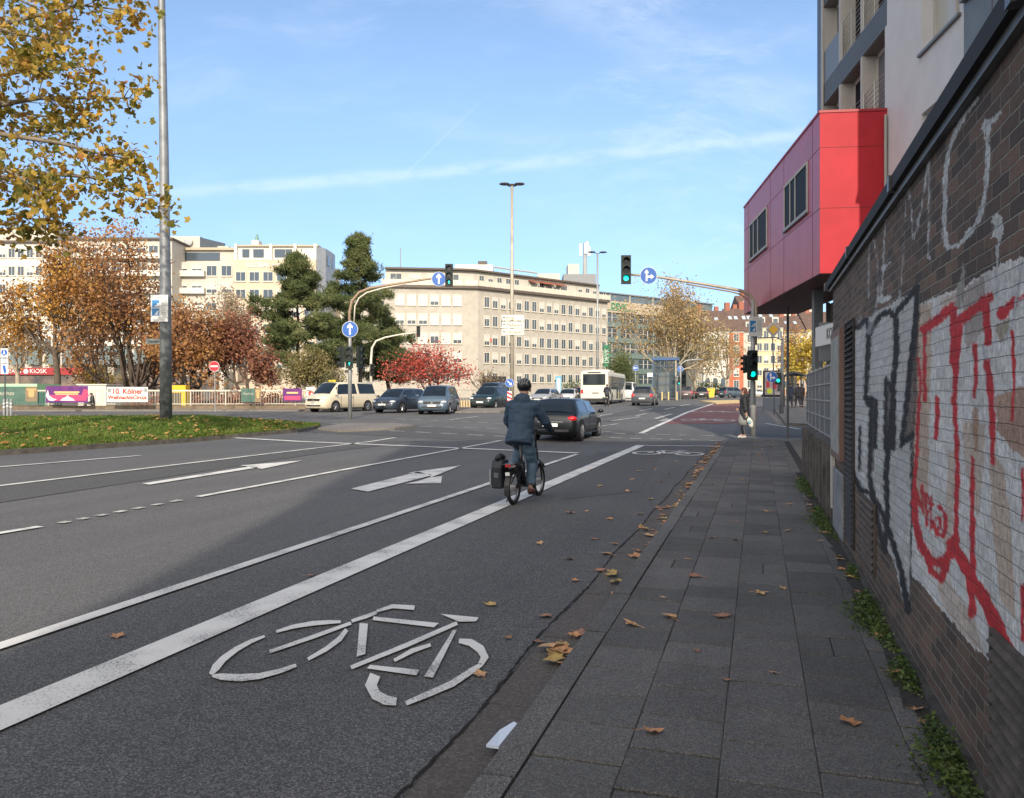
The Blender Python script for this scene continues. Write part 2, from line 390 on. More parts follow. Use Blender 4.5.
# pavement slabs
SWX1=.86
cols_x=[-.905,-.525,-.145,.235,.615]
slabm=ground_mat('pavement_slab',(.076,.075,.071),(.19,.186,.175),s1=190,bump=.8,stain=.42,island=.20)
mb=MB(); base=MB()
for ci,x in enumerate(cols_x):
    y=-4+(.19 if ci%2 else 0); xr=min(x+.3785,SWX1-.07)
    while y<27.4:
        ymax=27.2+.5*ci*.4
        if y>ymax: break
        z=[.118+rnd.uniform(-.003,.003)+rnd.uniform(-.002,.002) for _ in range(4)]
        a=y+.006;b=y+.371;j=rnd.uniform(-.0008,.0008)
        mid=rnd.random()<.05 and x<.5
        segs=[(x+j,x+.185),(x+.19,xr+j)] if mid else [(x+j,xr+j)]
        for (xa,xb) in segs:
            mb.add([(xa,a,.06),(xb,a,.06),(xb,b,.06),(xa,b,.06),(xa,a,z[0]-.005),(xb,a,z[1]-.005),(xb,b,z[2]-.005),(xa,b,z[3]-.005),
                    (xa+.005,a+.005,z[0]),(xb-.005,a+.005,z[1]),(xb-.005,b-.005,z[2]),(xa+.005,b-.005,z[3])],
               [(0,1,5,4),(1,2,6,5),(2,3,7,6),(3,0,4,7),(4,5,9,8),(5,6,10,9),(6,7,11,10),(7,4,8,11),(8,9,10,11)])
        y+=.38
o=mb.build('pavement',slabm); o['kind']='structure'
dirt=mat('joint_dirt',(.030,.027,.022),.95,var=.4,vs=20,bump=.8,bs=60)
o=MB().bb((SWX0+.14,-5,-.02),(SWX1+.1,26.9,.107)).build('pavement_bed',dirt); o['kind']='structure'
pv2=mat('corner_paving',(.15,.135,.115),.9,var=.35,vs=2,bump=.6,bs=80)
MBc=MB(); poly=[(-.9,26.9),(-.85,27.5),(-.62,27.95),(-.25,28.25),(.45,28.5),(2,28.74),(40,29.2),(40,16.6),(.95,16.6),(.95,26.9)]
for (a,_),(b,_2) in zip(TB,TB[1:]):
    q=clip(poly,a,b)
    if len(q)>2: MBc.add([(x,y,gz(x,y)+.115) for x,y in q],[tuple(range(len(q)))])
o=MBc.build('corner_pavement',pv2); o['kind']='structure'
# far pavement beyond the side street
def slab_area(name,poly,h,m):
    mb=MB()
    for (a,_),(b,_2) in zip(TB,TB[1:]):
        q=clip([(p[0],p[1]) for p in poly],a,b)
        if len(q)>2:
            ar=sum(q[i][0]*q[(i+1)%len(q)][1]-q[(i+1)%len(q)][0]*q[i][1] for i in range(len(q)))
            if ar<0:q=q[::-1]
            k=len(q); mb.add([(x,y,gz(x,y)+h) for x,y in q]+[(x,y,gz(x,y)-.05) for x,y in q],[tuple(range(k))]+[(i+k,(i+1)%k+k,(i+1)%k,i) for i in range(k)])
    o=mb.build(name,m); o['kind']='structure'; return o
slab_area('far_pavement',[(1.2,38.6),(2.4,37.7),(60,36.2),(60,200),(2.4,200),(1.0,60)],.12,pv2)
slab_area('traffic_island',[G(x,y) for x,y in((318,430),(345,425),(395,425),(416,427.5),(395,430),(340,432.5))],.10,paving)
slab_area('traffic_island',[G(x,y) for x,y in((455,413),(480,407.5),(525,407),(532,410),(500,412.5))],.10,paving)
slab_area('traffic_island',[P(700,86),P(738,92),P(745,80),P(716,74)],.12,mat('kerb_yellow',(.55,.42,.2),.8,var=.2))
# ---- markings
def marks(name,polys,m=white,off=.016): return sheet(name,polys,off,m)
def ln(a,b,w,w1=None,ext=None):
    return strip(G(*a),G(*b),w,w1)
marks('lane_line',[[(-3.77,-6),(-3.49,-6),(-3.37,25.2),(-3.65,25.2)]])
marks('lane_line',[strip((-4.62,-6),(-4.62,20.9),.13)])
marks('lane_line',[strip(G(198,497.5),G(500,441),.14)])
marks('lane_line',[strip(G(-60,544),G(40,527.5),.14)])
marks('lane_line',[strip(G(-80,496),G(395,438),.15)])
marks('lane_line',[strip(G(-80,474),G(140,456),.14)])
ds=[]
for i in range(7):
    t0=i/7;t1=t0+.07; p0=Vector((60,524,0));p1=Vector((190,499,0)); a=p0.lerp(p1,t0);b=p0.lerp(p1,t1); ds.append(ln(a[:2],b[:2],.12))
marks('lane_dashes',ds,white_far)
marks('stop_line',[strip(G(225,437.6),G(578,453.5),.28)])
marks('stop_line',[strip((-3.4,25.1),(-1.2,25.4),.2)])
# straight arrow / turning arrow
def arrow_pts(pl): return [G(*p) for p in pl]
marks('turn_arrow',[arrow_pts([(351,489.5),(368,492.5),(432,476),(418,472.5)]),arrow_pts([(408,473.5),(461,466),(430,478.5),(431,475)]),arrow_pts([(418,482),(405,484.5),(441,484),(442,477),(430,478)])])
marks('straight_arrow',[arrow_pts([(142,484.3),(150,485.4),(259,468),(250,467.2)]),arrow_pts([(240,466),(303,461),(262,469.5)])])
# crossing dashes on the junction
def dashes(name,a,b,n,w,fill=.6,m=white_far):
    out=[]
    for i in range(n):
        t0=i/n;t1=t0+fill/n
        p=lambda t:(a[0]+(b[0]-a[0])*t,a[1]+(b[1]-a[1])*t)
        out.append(ln(p(t0),p(t1),w))
    marks(name,out,m)
dashes('crossing_dashes',(310,427),(520,437.5),8,.14)
dashes('crossing_dashes',(330,424),(620,432),13,.14)
dashes('crossing_dashes',(590,433),(745,437),7,.16)
dashes('crossing_dashes',(590,437.5),(730,441.5),7,.16)
dashes('crossing_dashes',(395,419),(560,426),10,.12)
marks('guide_dashes',[ln((590,428),(618,424),.16),ln((612,421),(640,417),.16),ln((660,421.5),(668,419),.2),ln((636,416),(647,413.5),.16),ln((655,419),(672,414),.22),ln((590,417.5),(612,414),.15),ln((560,422),(580,419),.15),ln((450,420),(478,416.5),.15),ln((665,409.5),(675,407.5),.2),ln((680,406),(690,404.3),.2),ln((640,411),(652,408.8),.15)],white_far)
marks('edge_line',[strip(G(641,433.5),G(684,414),.22),strip(G(684,414),G(714,403.6),.22)])
marks('side_street_line',[strip(G(765,423.5),G(800,429.5),.12)],white)
# bicycle symbol, traced on the ground
def arcpoly(cx,cy,rx,ry,a0,a1,w0,w1,n=10):
    o=[];i_=[]
    for k in range(n+1):
        t=R(a0+(a1-a0)*k/n); w=w0+(w1-w0)*k/n
        o.append((cx+rx*math.cos(t),cy+ry*math.sin(t))); i_.append((cx+(rx-w)*math.cos(t),cy+(ry-w)*math.sin(t)))
    return [[o[k],o[k+1],i_[k+1],i_[k]] for k in range(n)]
# local symbol plane: pixel outline pieces measured from the photograph (crop x3.012 + offset 180,590)
def cp(*pts): return [G(180+x/3.012,590+y/3.008) for x,y in pts]
def band_px(path): # path of (x,y,halfwidth along normal in crop px)
    L=[];Rr=[]
    for i,(x,y,h) in enumerate(path):
        x0,y0,_=path[max(i-1,0)];x1,y1,_=path[min(i+1,len(path)-1)]
        d=Vector((x1-x0,y1-y0)).normalized(); n=Vector((-d.y,d.x))*h; L.append((x+n.x,y+n.y)); Rr.append((x-n.x,y-n.y))
    return [cp(L[i],L[i+1],Rr[i+1],Rr[i]) for i in range(len(path)-1)]
sym=[]
sym+=band_px([(255,146,3.5),(215,161,6),(170,185,8),(130,215,10),(108,240,12),(92,262,6)])
sym+=band_px([(97,266,4),(125,269,10),(180,272,11),(240,267,9),(300,252,7),(350,234,5)])
sym+=band_px([(290,132,4),(340,117,6),(400,107,7),(450,103,6),(484,102,4)])
sym+=band_px([(270,193,5),(400,148,6),(515,106,5)])
sym+=band_px([(385,216,5),(440,185,7),(480,155,8),(502,126,6)])
sym+=band_px([(517,100,5),(560,86,6),(592,74,5)])
sym+=band_px([(592,70,4),(640,55,6),(700,59,7),(706,60,7)])
sym.append(cp((583,86),(600,88),(780,106),(765,119),(580,97)))
sym.append(cp((541,106),(566,108),(558,200),(532,208)))
sym+=band_px([(515,241,6),(680,174,7),(835,106,6)])
sym.append(cp((784,78),(900,89),(892,101),(840,102)))
sym+=band_px([(645,220,5),(700,190,7),(755,172,5)])
sym.append(cp((822,128),(833,128),(762,272),(735,268)))
sym.append(cp((572,233),(720,248),(712,265),(563,244)))
sym+=band_px([(588,263,16),(575,295,18),(590,325,16),(620,340,15),(652,345,12)])
sym+=band_px([(680,350,7),(740,325,9),(820,290,10),(880,250,9),(908,232,6)])
sym+=band_px([(840,160,7),(875,165,11),(905,185,13),(918,210,12),(905,232,8)])
marks('bicycle_marking',sym,white)
def small_bike(cx,cy,s):
    c=G(cx,cy); out=[]
    def ring(ox,r): 
        return [[(c.x+ox+r*math.cos(a),c.y+r*1.6*math.sin(a)),(c.x+ox+r*math.cos(b),c.y+r*1.6*math.sin(b)),(c.x+ox+(r-.07*s)*math.cos(b),c.y+(r-.07*s)*1.6*math.sin(b)),(c.x+ox+(r-.07*s)*math.cos(a),c.y+(r-.07*s)*1.6*math.sin(a))] for a,b in ((2*math.pi*i/14,2*math.pi*(i+1)/14) for i in range(14))]
    out+=ring(-.42*s,.3*s)+ring(.42*s,.3*s)
    for a,b in (((-.42,0),(-.2,.5)),((-.2,.5),(.2,.45)),((.2,.45),(-.05,-.05)),((-.05,-.05),(.42,0)),((.2,.45),(.42,0)),((-.2,.5),(-.05,-.05)),((.1,.6),(.3,.6)),((-.25,.62),(-.12,.62))):
        out.append(strip((c.x+a[0]*s,c.y+a[1]*s*1.4),(c.x+b[0]*s,c.y+b[1]*s*1.4),.07*s))
    return out
marks('bicycle_marking',small_bike(668,453.8,1.35),white)
marks('bicycle_marking',small_bike(708,420.3,1.9),white_far); marks('bicycle_marking',small_bike(716,412,2.2),white_far)
# ================================================================ GRASS MEDIAN
grassm=leafmat('grass',[(.045,.085,.015),(.085,.15,.022),(.14,.20,.035),(.19,.23,.06)],.9,.3)
soil=mat('soil',(.085,.10,.035),.95,var=.4,vs=3,bump=.8,bs=20,c2=(.13,.15,.04))
A0=G(-330,478);A1=G(316,430.5); B0=P(-330,41);B1=P(322,36.5)
def med(s,t):
    a=A0.lerp(A1,s);b=B0.lerp(B1,s)
    if s>.93: 
        k=math.sqrt(max(0,1-((s-.93)/.07)**2)); m_=(a+b)/2; a=m_+(a-m_)*k; b=m_+(b-m_)*k
    p=a.lerp(b,t); h=(.10+.42*(math.sin(math.pi*min(t*1.0,1))**.8))*(1 if s<.8 else max(.25,1-(s-.8)/.25))
    if t in(0,1): h=.1
    return Vector((p.x,p.y,gz(p.x,p.y)+h))
mb=MB(); nS,nT=80,14
mb.add([med(i/nS,j/nT) for i in range(nS+1) for j in range(nT+1)],[(i*(nT+1)+j,(i+1)*(nT+1)+j,(i+1)*(nT+1)+j+1,i*(nT+1)+j+1) for i in range(nS) for j in range(nT)])
o=mb.build('grass_bank',soil,smooth=True); o['kind']='structure'
mb=MB()
for e in (0,1):
    for i in range(nS):
        a=med(i/nS,e);b=med((i+1)/nS,e)
        if (b-a).length<.02: continue
        q=strip(a,b,.14); z=gz(a.x,a.y)-.05
        mb.prism([(p.x,p.y) for p in q],(0,0,z),(1,0,0),(0,1,0),(0,0,1),.19)
o=mb.build('median_kerb',mat('kerb_dark',(.10,.09,.075),.9,var=.4,vs=4,bump=.5)); o['kind']='structure'
rng_=np.random.default_rng(3)
def blades(n,pick,h,wd,name,m,lean=.5):
    V=[];Fc=[]
    for i in range(n):
        p=pick(); a=rnd.uniform(0,6.28); hh=h*rnd.uniform(.5,1.4); dx,dy=math.cos(a)*wd,math.sin(a)*wd
        lx,ly=rnd.uniform(-1,1)*lean*hh,rnd.uniform(-1,1)*lean*hh; k=len(V)
        V+=[(p.x-dx,p.y-dy,p.z),(p.x+dx,p.y+dy,p.z),(p.x+lx,p.y+ly,p.z+hh)]; Fc.append((k,k+1,k+2))
    mb=MB(); mb.v=V; mb.f=Fc; mb.m=[0]*len(Fc); o=mb.build(name,m); o['kind']='stuff'; return o
def pickg():
    s=rnd.random(); s=.30+.70*s; t=rnd.random()**1.25*.75
    return med(s,t)-Vector((0,0,.01))
tag(blades(52000,pickg,.10,.022,'grass',grassm,.7),'short green grass covering the median strip','grass')
# fallen leaves scattered in grass
lf=leafmat('litter_leaf',[(.16,.07,.02),(.33,.17,.045),(.45,.27,.08),(.52,.36,.12)],3,.1)
mb=MB()
for i in range(1900):
    s=rnd.uniform(.3,1); t=rnd.random()**1.6*.75
    if math.sin(s*37)+math.sin(s*90+t*9)<rnd.uniform(-1.6,1.4): continue
    p=med(s,t)+Vector((0,0,rnd.uniform(.03,.11))); a=rnd.uniform(0,6.28); r=rnd.uniform(.05,.09)
    tl=Vector((rnd.uniform(-.5,.5),rnd.uniform(-.5,.5),1)).normalized(); u_=tl.orthogonal().normalized(); v_=tl.cross(u_)
    pts=[p+(u_*math.cos(a+k*1.2566)+v_*math.sin(a+k*1.2566))*r*rnd.uniform(.6,1.1) for k in range(5)]
    mb.add(pts,[(0,1,2,3,4)])
tag(mb.build('leaf_litter',lf),'yellow and brown leaves scattered over the grass median','leaves',kind='stuff')
# ================================================================ BRICK WALL with painted lettering
WX=.82
def ypx(px,X=WX):
    D=X/((px-512)/F*CY-SY); return (D+X*SY)/CY, D
Y_END=ypx(833)[0]
WTOP=2.79
def wall_material():
    m=bpy.data.materials.new('painted_brick'); m.use_nodes=True; nt=m.node_tree; b=nt.nodes['Principled BSDF']; b.inputs['Roughness'].default_value=.85
    g=nt.nodes.new('ShaderNodeNewGeometry'); s=N(nt,'ShaderNodeSeparateXYZ'); nt.links.new(g.outputs['Position'],s.inputs[0])
    c=N(nt,'ShaderNodeCombineXYZ'); nt.links.new(s.outputs[1],c.inputs[0]); nt.links.new(s.outputs[2],c.inputs[1]); nt.links.new(s.outputs[0],c.inputs[2])
    ns=N(nt,'ShaderNodeTexNoise',inp={'Scale':9,'Detail':3}); nt.links.new(c.outputs[0],ns.inputs['Vector'])
    off=N(nt,'ShaderNodeVectorMath',operation='MULTIPLY_ADD'); nt.links.new(ns.outputs['Color'],off.inputs[0]); off.inputs[1].default_value=(.022,.016,0); nt.links.new(c.outputs[0],off.inputs[2])
    br=N(nt,'ShaderNodeTexBrick',inp={'Scale':1,'Mortar Size':.005,'Mortar Smooth':.6,'Bias':-.15,'Brick Width':.215,'Row Height':.0585})
    br.inputs['Color1'].default_value=(.072,.054,.043,1); br.inputs['Color2'].default_value=(.185,.115,.080,1); br.inputs['Mortar'].default_value=(.27,.25,.21,1)
    nt.links.new(off.outputs[0],br.inputs['Vector'])
    n1=N(nt,'ShaderNodeTexNoise',inp={'Scale':28,'Detail':8,'Roughness':.7}); nt.links.new(c.outputs[0],n1.inputs['Vector'])
    n2=N(nt,'ShaderNodeTexNoise',inp={'Scale':1.7,'Detail':5}); nt.links.new(c.outputs[0],n2.inputs['Vector'])
    mp=N(nt,'ShaderNodeMapping',inp={'Scale':(1,.25,1)}); nt.links.new(c.outputs[0],mp.inputs[0])
    n3=N(nt,'ShaderNodeTexNoise',inp={'Scale':60,'Detail':5,'Roughness':.65}); nt.links.new(mp.outputs[0],n3.inputs['Vector'])
    f=M_(nt,'ADD',M_(nt,'MULTIPLY',n1.outputs[0],1.0),M_(nt,'MULTIPLY',n2.outputs[0],.9)); f=M_(nt,'ADD',f,.12)
    sc_=N(nt,'ShaderNodeVectorMath',operation='SCALE'); nt.links.new(br.outputs['Color'],sc_.inputs[0]); nt.links.new(f,sc_.inputs['Scale'])
    at=N(nt,'ShaderNodeVertexColor',layer_name='paint')
    # thin, chipped paint
    rm=N(nt,'ShaderNodeMapRange',inp={1:.42,2:.66}); nt.links.new(n1.outputs[0],rm.inputs[0]); rngm=rm.outputs[0]
    chip=M_(nt,'ADD',M_(nt,'MULTIPLY',n3.outputs[0],.7),M_(nt,'MULTIPLY',n1.outputs[0],.5)); chip=M_(nt,'SUBTRACT',M_(nt,'ADD',chip,M_(nt,'MULTIPLY',M_(nt,'SUBTRACT',n2.outputs[0],.5),.45)),.63)
    cov=M_(nt,'ADD',at.outputs['Alpha'],M_(nt,'MULTIPLY',chip,.95))
    cr=N(nt,'ShaderNodeMapRange',interpolation_type='SMOOTHSTEP',inp={1:.38,2:.66}); nt.links.new(cov,cr.inputs[0])
    # per-brick and weather variation of the paint
    pf=M_(nt,'MULTIPLY',M_(nt,'MULTIPLY_ADD',n1.outputs[0],1.3,.22),M_(nt,'MULTIPLY_ADD',n3.outputs[0],1.3,.36)); pf=M_(nt,'MULTIPLY',pf,M_(nt,'MULTIPLY_ADD',n2.outputs[0],.5,.75))
    pf=M_(nt,'MULTIPLY',pf,M_(nt,'MULTIPLY_ADD',M_(nt,'MULTIPLY',br.outputs['Fac'],rngm),-.55,1.0))
    bsep=N(nt,'ShaderNodeSeparateColor'); nt.links.new(br.outputs['Color'],bsep.inputs[0])
    pf=M_(nt,'MULTIPLY',pf,M_(nt,'MULTIPLY_ADD',bsep.outputs[0],2.2,.78))
    pc=N(nt,'ShaderNodeVectorMath',operation='SCALE'); nt.links.new(at.outputs['Color'],pc.inputs[0]); nt.links.new(pf,pc.inputs['Scale'])
    mx=N(nt,'ShaderNodeMix',data_type='RGBA'); nt.links.new(M_(nt,'MULTIPLY',cr.outputs[0],.93),mx.inputs[0]); nt.links.new(sc_.outputs[0],mx.inputs[6]); nt.links.new(pc.outputs[0],mx.inputs[7])
    nt.links.new(mx.outputs[2],b.inputs['Base Color'])
    h=M_(nt,'ADD',M_(nt,'MULTIPLY',br.outputs['Fac'],-1.4),M_(nt,'MULTIPLY',n1.outputs[0],1.5)); h=M_(nt,'ADD',h,M_(nt,'MULTIPLY',n3.outputs[0],.8))
    bp=N(nt,'ShaderNodeBump',inp={'Strength':1.0,'Distance':.016}); nt.links.new(h,bp.inputs['Height']); nt.links.new(bp.outputs[0],b.inputs['Normal'])
    return m
# grid: fine where it is near
ys=[-9.0]
while ys[-1]<Y_END:
    y=ys[-1]; ys.append(y+(.25 if y<1.5 else max(.009,.0011*y*y)))
ys[-1]=Y_END
zs=np.arange(-.02,WTOP+.004,.0062)
YY,ZZ=np.meshgrid(np.array(ys),zs,indexing='ij'); ny,nz=YY.shape
DD=-WX*SY+YY*CY; XC=WX*CY+YY*SY
ok=DD>1
PX=np.where(ok,512+F*XC/np.where(ok,DD,1),4000.0); PY=np.where(ok,HZ-F*(ZZ-H)/np.where(ok,DD,1),4000.0)
# ragged paint edges
def wob(a,b,c,d): return np.sin(YY*a+ZZ*b+c)*np.sin(YY*d-ZZ*a*.7+b)
warp=wob(31,57,1.,23)+.7*wob(83,-61,2.,97)+.6*wob(190,140,.5,-150)+.5*wob(310,-260,4.,280)
warp2=wob(37,-49,3.,29)+.7*wob(-77,91,.3,67)+.6*wob(170,-150,1.5,210)+.5*wob(290,330,2.,-240)
PX=np.where(ok,PX+.75*warp,PX); PY=np.where(ok,PY+1.3*warp2,PY)
col_=np.zeros((ny,nz,3)); al=np.zeros((ny,nz))
def inpoly(poly):
    r=np.zeros(PX.shape,bool); n=len(poly)
    for i in range(n):
        x0,y0=poly[i];x1,y1=poly[(i+1)%n]
        if y0==y1: continue
        c=((y0>PY)!=(y1>PY))&(PX<(x1-x0)*(PY-y0)/(y1-y0)+x0); r^=c
    return r
def layer(mask,c,a=1.0):
    global col_,al
    m=np.clip(mask*a,0,1)[...,None]; aa=al[...,None]
    na=m+aa*(1-m); col_=np.where(na>1e-4,(np.array(c)*m+col_*aa*(1-m))/np.maximum(na,1e-4),col_); al=na[...,0]
def fill(poly,c,a=1.0): layer(inpoly(poly).astype(float),c,a)
def stroke(path,wd,c,a=1.0,soft=1.0):
    best=np.full(PX.shape,1e9)
    w0,w1=(wd if isinstance(wd,tuple) else (wd,wd)); n=len(path)-1
    for i in range(n):
        (x0,y0),(x1,y1)=path[i],path[i+1]; dx,dy=x1-x0,y1-y0
        t=np.clip(((PX-x0)*dx+(PY-y0)*dy)/(dx*dx+dy*dy+1e-9),0,1)
        d=np.hypot(PX-x0-t*dx,PY-y0-t*dy)-(w0+(w1-w0)*(i+t)/n)/2; best=np.minimum(best,d)
    layer(np.clip(.5-best/soft,0,1),c,a)
WHT=(.76,.76,.74); PEACH=(.58,.42,.30); ORG=(.42,.20,.09); RED=(.64,.025,.035); BLK=(.006,.009,.014); GRY=(.60,.60,.59)
stroke([(922,585),(952,622),(985,655),(1010,690),(1040,720)],6,(.50,.48,.45),.5,soft=16); stroke([(919,303),(949,290),(986,270),(1040,252)],6,(.55,.53,.50),.5,soft=18); stroke([(853,328),(880,308),(915,288)],4,(.5,.5,.5),.4,soft=12)
fill([(919,305),(930,300),(949,292),(968,284),(986,272),(1006,262),(1100,235),(1100,760),(1024,702),(1010,690),(1002,672),(993,668),(985,655),(975,648),(966,640),(952,622),(937,603),(922,585),(911,575),(913,500),(915,400)],WHT,.95)
fill([(919,305),(932,302),(931,360),(929,420),(927,520),(914,500),(915,400)],PEACH,.8)
fill([(940,300),(962,288),(964,300),(942,312)],PEACH,.6)
fill([(962,420),(985,425),(983,470),(978,520),(966,470)],PEACH,.6)
fill([(948,450),(955,452),(952,560),(944,545)],PEACH,.6)
fill([(962,290),(985,275),(984,330),(966,352)],(.22,.13,.09),.55)
fill([(995,395),(1030,385),(1100,380),(1100,500),(1040,470),(1012,450),(998,432)],ORG,.75)
fill([(990,450),(1003,465),(1010,520),(1016,620),(1000,600),(992,520)],PEACH,.75)
fill([(972,410),(978,405),(978,450),(974,452)],ORG,.7)
fill([(930,545),(955,590),(975,620),(985,655),(960,632),(940,600)],PEACH,.55)
fill([(853,330),(866,319),(880,310),(898,300),(915,290),(913,420),(911,470),(910,600),(905,608),(893,560),(880,530),(868,500),(852,478)],GRY,.9)
fill([(915.5,291),(920,305),(917,400),(913.5,440),(912,432),(902,446),(904,420),(908,370)],(.13,.085,.065),.8)
fill([(869,400),(876,402),(874,470),(869,470)],(.10,.08,.07),.8)
fill([(886,385),(892,392),(890,450),(887,470),(885,448)],(.10,.08,.07),.8)
fill([(852,480),(866,500),(878,540),(884,560),(884,600),(862,560),(852,540)],(.12,.10,.085),.0)
for pth,wd in (([(854,330),(867,319),(869,332),(865.5,398),(870,405)],4.5),([(868.5,335),(872,326),(879,317),(890,311.5),(896,318),(896.5,355),(893,385),(893,448)],5.5),
  ([(893,316),(905,303),(917,286),(916,315),(911,363),(907,400),(901.5,446),(912,434)],4.5),([(885,448),(886,378),(893,393),(892,400)],3.2),
  ([(868,398),(876,400),(875,448)],3.5),([(860,426),(859.5,471)],2.2),([(871.5,398),(869.5,475),(872,492),(884,550)],4.5),
  ([(893.5,400),(889,440),(886,475),(888,528),(901,569),(908,612)],5),([(852,471),(861,490),(871,494),(880,508),(886,524),(885,552)],4.5),([(911.3,434),(910.3,612)],1.5)):
    stroke(pth,(wd[0]*1.1,wd[1]*1.1) if isinstance(wd,tuple) else wd*1.15,BLK,soft=1.5)
for pth,wd in (([(925.5,325),(924.5,360),(925,400)],3.5),([(924,330),(938,319),(954,307)],(9,10)),([(953,306),(954,345),(953.5,362)],(7,9)),([(954,362),(956,380),(954,400),(956.5,440),(957.5,468),(956,535),(951,553)],(6,4.5)),
  ([(918,358),(921,385),(919,400),(917,450),(914.5,480),(914,515)],(3,4.5)),([(960,322),(972,312),(984,300)],(10,8)),([(961,320),(958,350),(955,385)],(6,4)),([(984,298),(987,320),(988,343)],8),([(987,362),(990,385),(991.5,402),(993,430),(992.5,462)],(8,5)),
  ([(937,398),(937.5,420),(936,438)],(5,4)),([(972.5,458),(972,500),(972.5,580),(971,615)],(4,7)),([(914,494),(915,520),(921,545),(930,560),(939,563),(949,556),(955,540)],(6,11)),([(922,548),(932,572),(941,580),(947,562)],(5,8)),
  ([(952,543),(963,562),(974,583),(983,596),(991,612),(1003,640),(1012,660),(1026,682),(1050,712)],(11,15)),([(966,570),(972,600),(975,614)],(7,3)),([(1023,470),(1023,520)],3),([(1023,585),(1023,640)],4),
  ([(939,506),(944,512),(946,526),(943,537),(937,534),(933,522)],4.2),([(936,520),(940,518),(941,528),(937,530)],3),
  ([(916,488),(918,520)],3),([(917,490),(923,512)],2.5),([(923,512),(922,486)],2.5),([(925,492),(927,525)],2.5),([(925,492),(931,506)],2.2),([(931,497),(931,528)],2.2),([(928,512),(934,505)],2.2),
  ([(1002,313),(1008,308),(1014,303)],(12,8)),([(962,318),(978,306),(990,297)],(9,9)),([(1012,330),(1014,380),(1012,420)],(4,3)),([(975,345),(976,372),(974,398)],(5,3)),([(1012,300),(1030,296)],3),([(1000,330),(1003,340)],3)):
    stroke(pth,wd,RED)
SPR=(.62,.64,.64)
for pth,wd in (([(978,98),(966,113),(957,130),(950,146),(946,170),(944.5,205),(945,240),(948,248),(958,246),(972,230)],5.5),([(1000,112),(990,124),(987,140),(988,150),(987,172),(985,198),(979,220),(968,234)],6),([(986,122),(983,130)],6),
  ([(908,178),(911,205),(913.5,240),(918,225),(924,190),(929.5,156),(929,200),(928.5,258)],3.4),([(906,180),(905,220),(903,262),(899.5,300)],2.2),([(901,200),(892,208),(886,214),(884,240),(883,268),(881,300)],3),([(884,268),(890,262)],3),([(881,300),(888,297)],5),
  ([(869,298),(868.5,270),(870,243),(874,240),(878,262),(877.5,300),(873,318),(869,332)],2.6),([(857.5,305),(860,303),(861,310),(858,312),(861,318),(858,321)],1.6)):
    stroke(pth,wd*1.15,SPR,.70,soft=4.0)
fill([(965,258),(964,300),(959,309),(954,306),(957,285)],(.36,.34,.30),1)
fill([(996,213),(1003,217),(1003,232),(999,245),(996,236),(990,240),(994,226),(990,222)],(.60,.62,.60),1)
stroke([(998,245),(997,268),(998,300)],(3,1.5),(.55,.57,.57),1)
fill([(995,326),(1003,321),(1010,317),(1009,330),(1003,344),(999,338)],(.42,.37,.29),1)
stroke([(1022,262),(1018,290),(1012,322),(1004,345)],(3,2),(.55,.57,.57),1)
fill([(982,345),(988,350),(987,362),(981,358)],(.55,.57,.6),1)
# faint grime drips
me=bpy.data.meshes.new('brick_wall')
Vn=np.stack([np.full(YY.shape,WX),YY,ZZ],-1).reshape(-1,3).astype('f')
idx=np.arange(ny*nz).reshape(ny,nz); q=np.stack([idx[:-1,:-1],idx[:-1,1:],idx[1:,1:],idx[1:,:-1]],-1).reshape(-1,4)
me.vertices.add(len(Vn)); me.vertices.foreach_set('co',Vn.ravel()); me.loops.add(q.size); me.loops.foreach_set('vertex_index',q.ravel().astype('i'))
me.polygons.add(len(q)); me.polygons.foreach_set('loop_start',np.arange(0,q.size,4,dtype='i')); me.update(calc_edges=True)
ca=me.color_attributes.new('paint','FLOAT_COLOR','POINT'); ca.data.foreach_set('color',np.concatenate([col_,al[...,None]],-1).astype('f').ravel())
me.materials.append(wall_material())
wallroot=empty('brick_building',(WX,0,0),0,'low dark brick building along the pavement covered in red, black and grey graffiti','building')
o=bpy.data.objects.new('graffiti_wall',me); col.objects.link(o); o.parent=wallroot; o.location=(-WX,0,0)
tag(o,'brick wall painted with red and black graffiti lettering')
dkb=mat('dark_brick',(.07,.05,.042),.9,var=.4,vs=8,bump=.5)
blackm=mat('coping_black',(.010,.010,.011),.8,var=.3,vs=4); greym=mat('coping_grey',(.09,.095,.10),.5,var=.25,vs=6)
MB().bb((.004,-9,-.02),(5.2,Y_END,WTOP)).build('body',dkb,wallroot)
MB().bb((-.065,-9.05,WTOP+.04),(5.25,Y_END+.05,WTOP+.125)).build('coping',blackm,wallroot)
MB().bb((-.035,-9.03,WTOP+.001),(5.2,Y_END+.03,WTOP+.04)).build('fascia',greym,wallroot)
for i in range(-3,5): MB().bb((-.079,i*2.4+.4,WTOP+.036),(-.03,i*2.4+.46,WTOP+.129)).build('coping_joint',mat('coping_joint',(.03,.032,.035),.4),wallroot)
MB().bb((-.035,-9,-.02),(-.002,Y_END,.165)).build('plinth',mat('plinth',(.06,.055,.048),.9,var=.5,vs=6,bump=.7,bs=50),wallroot)
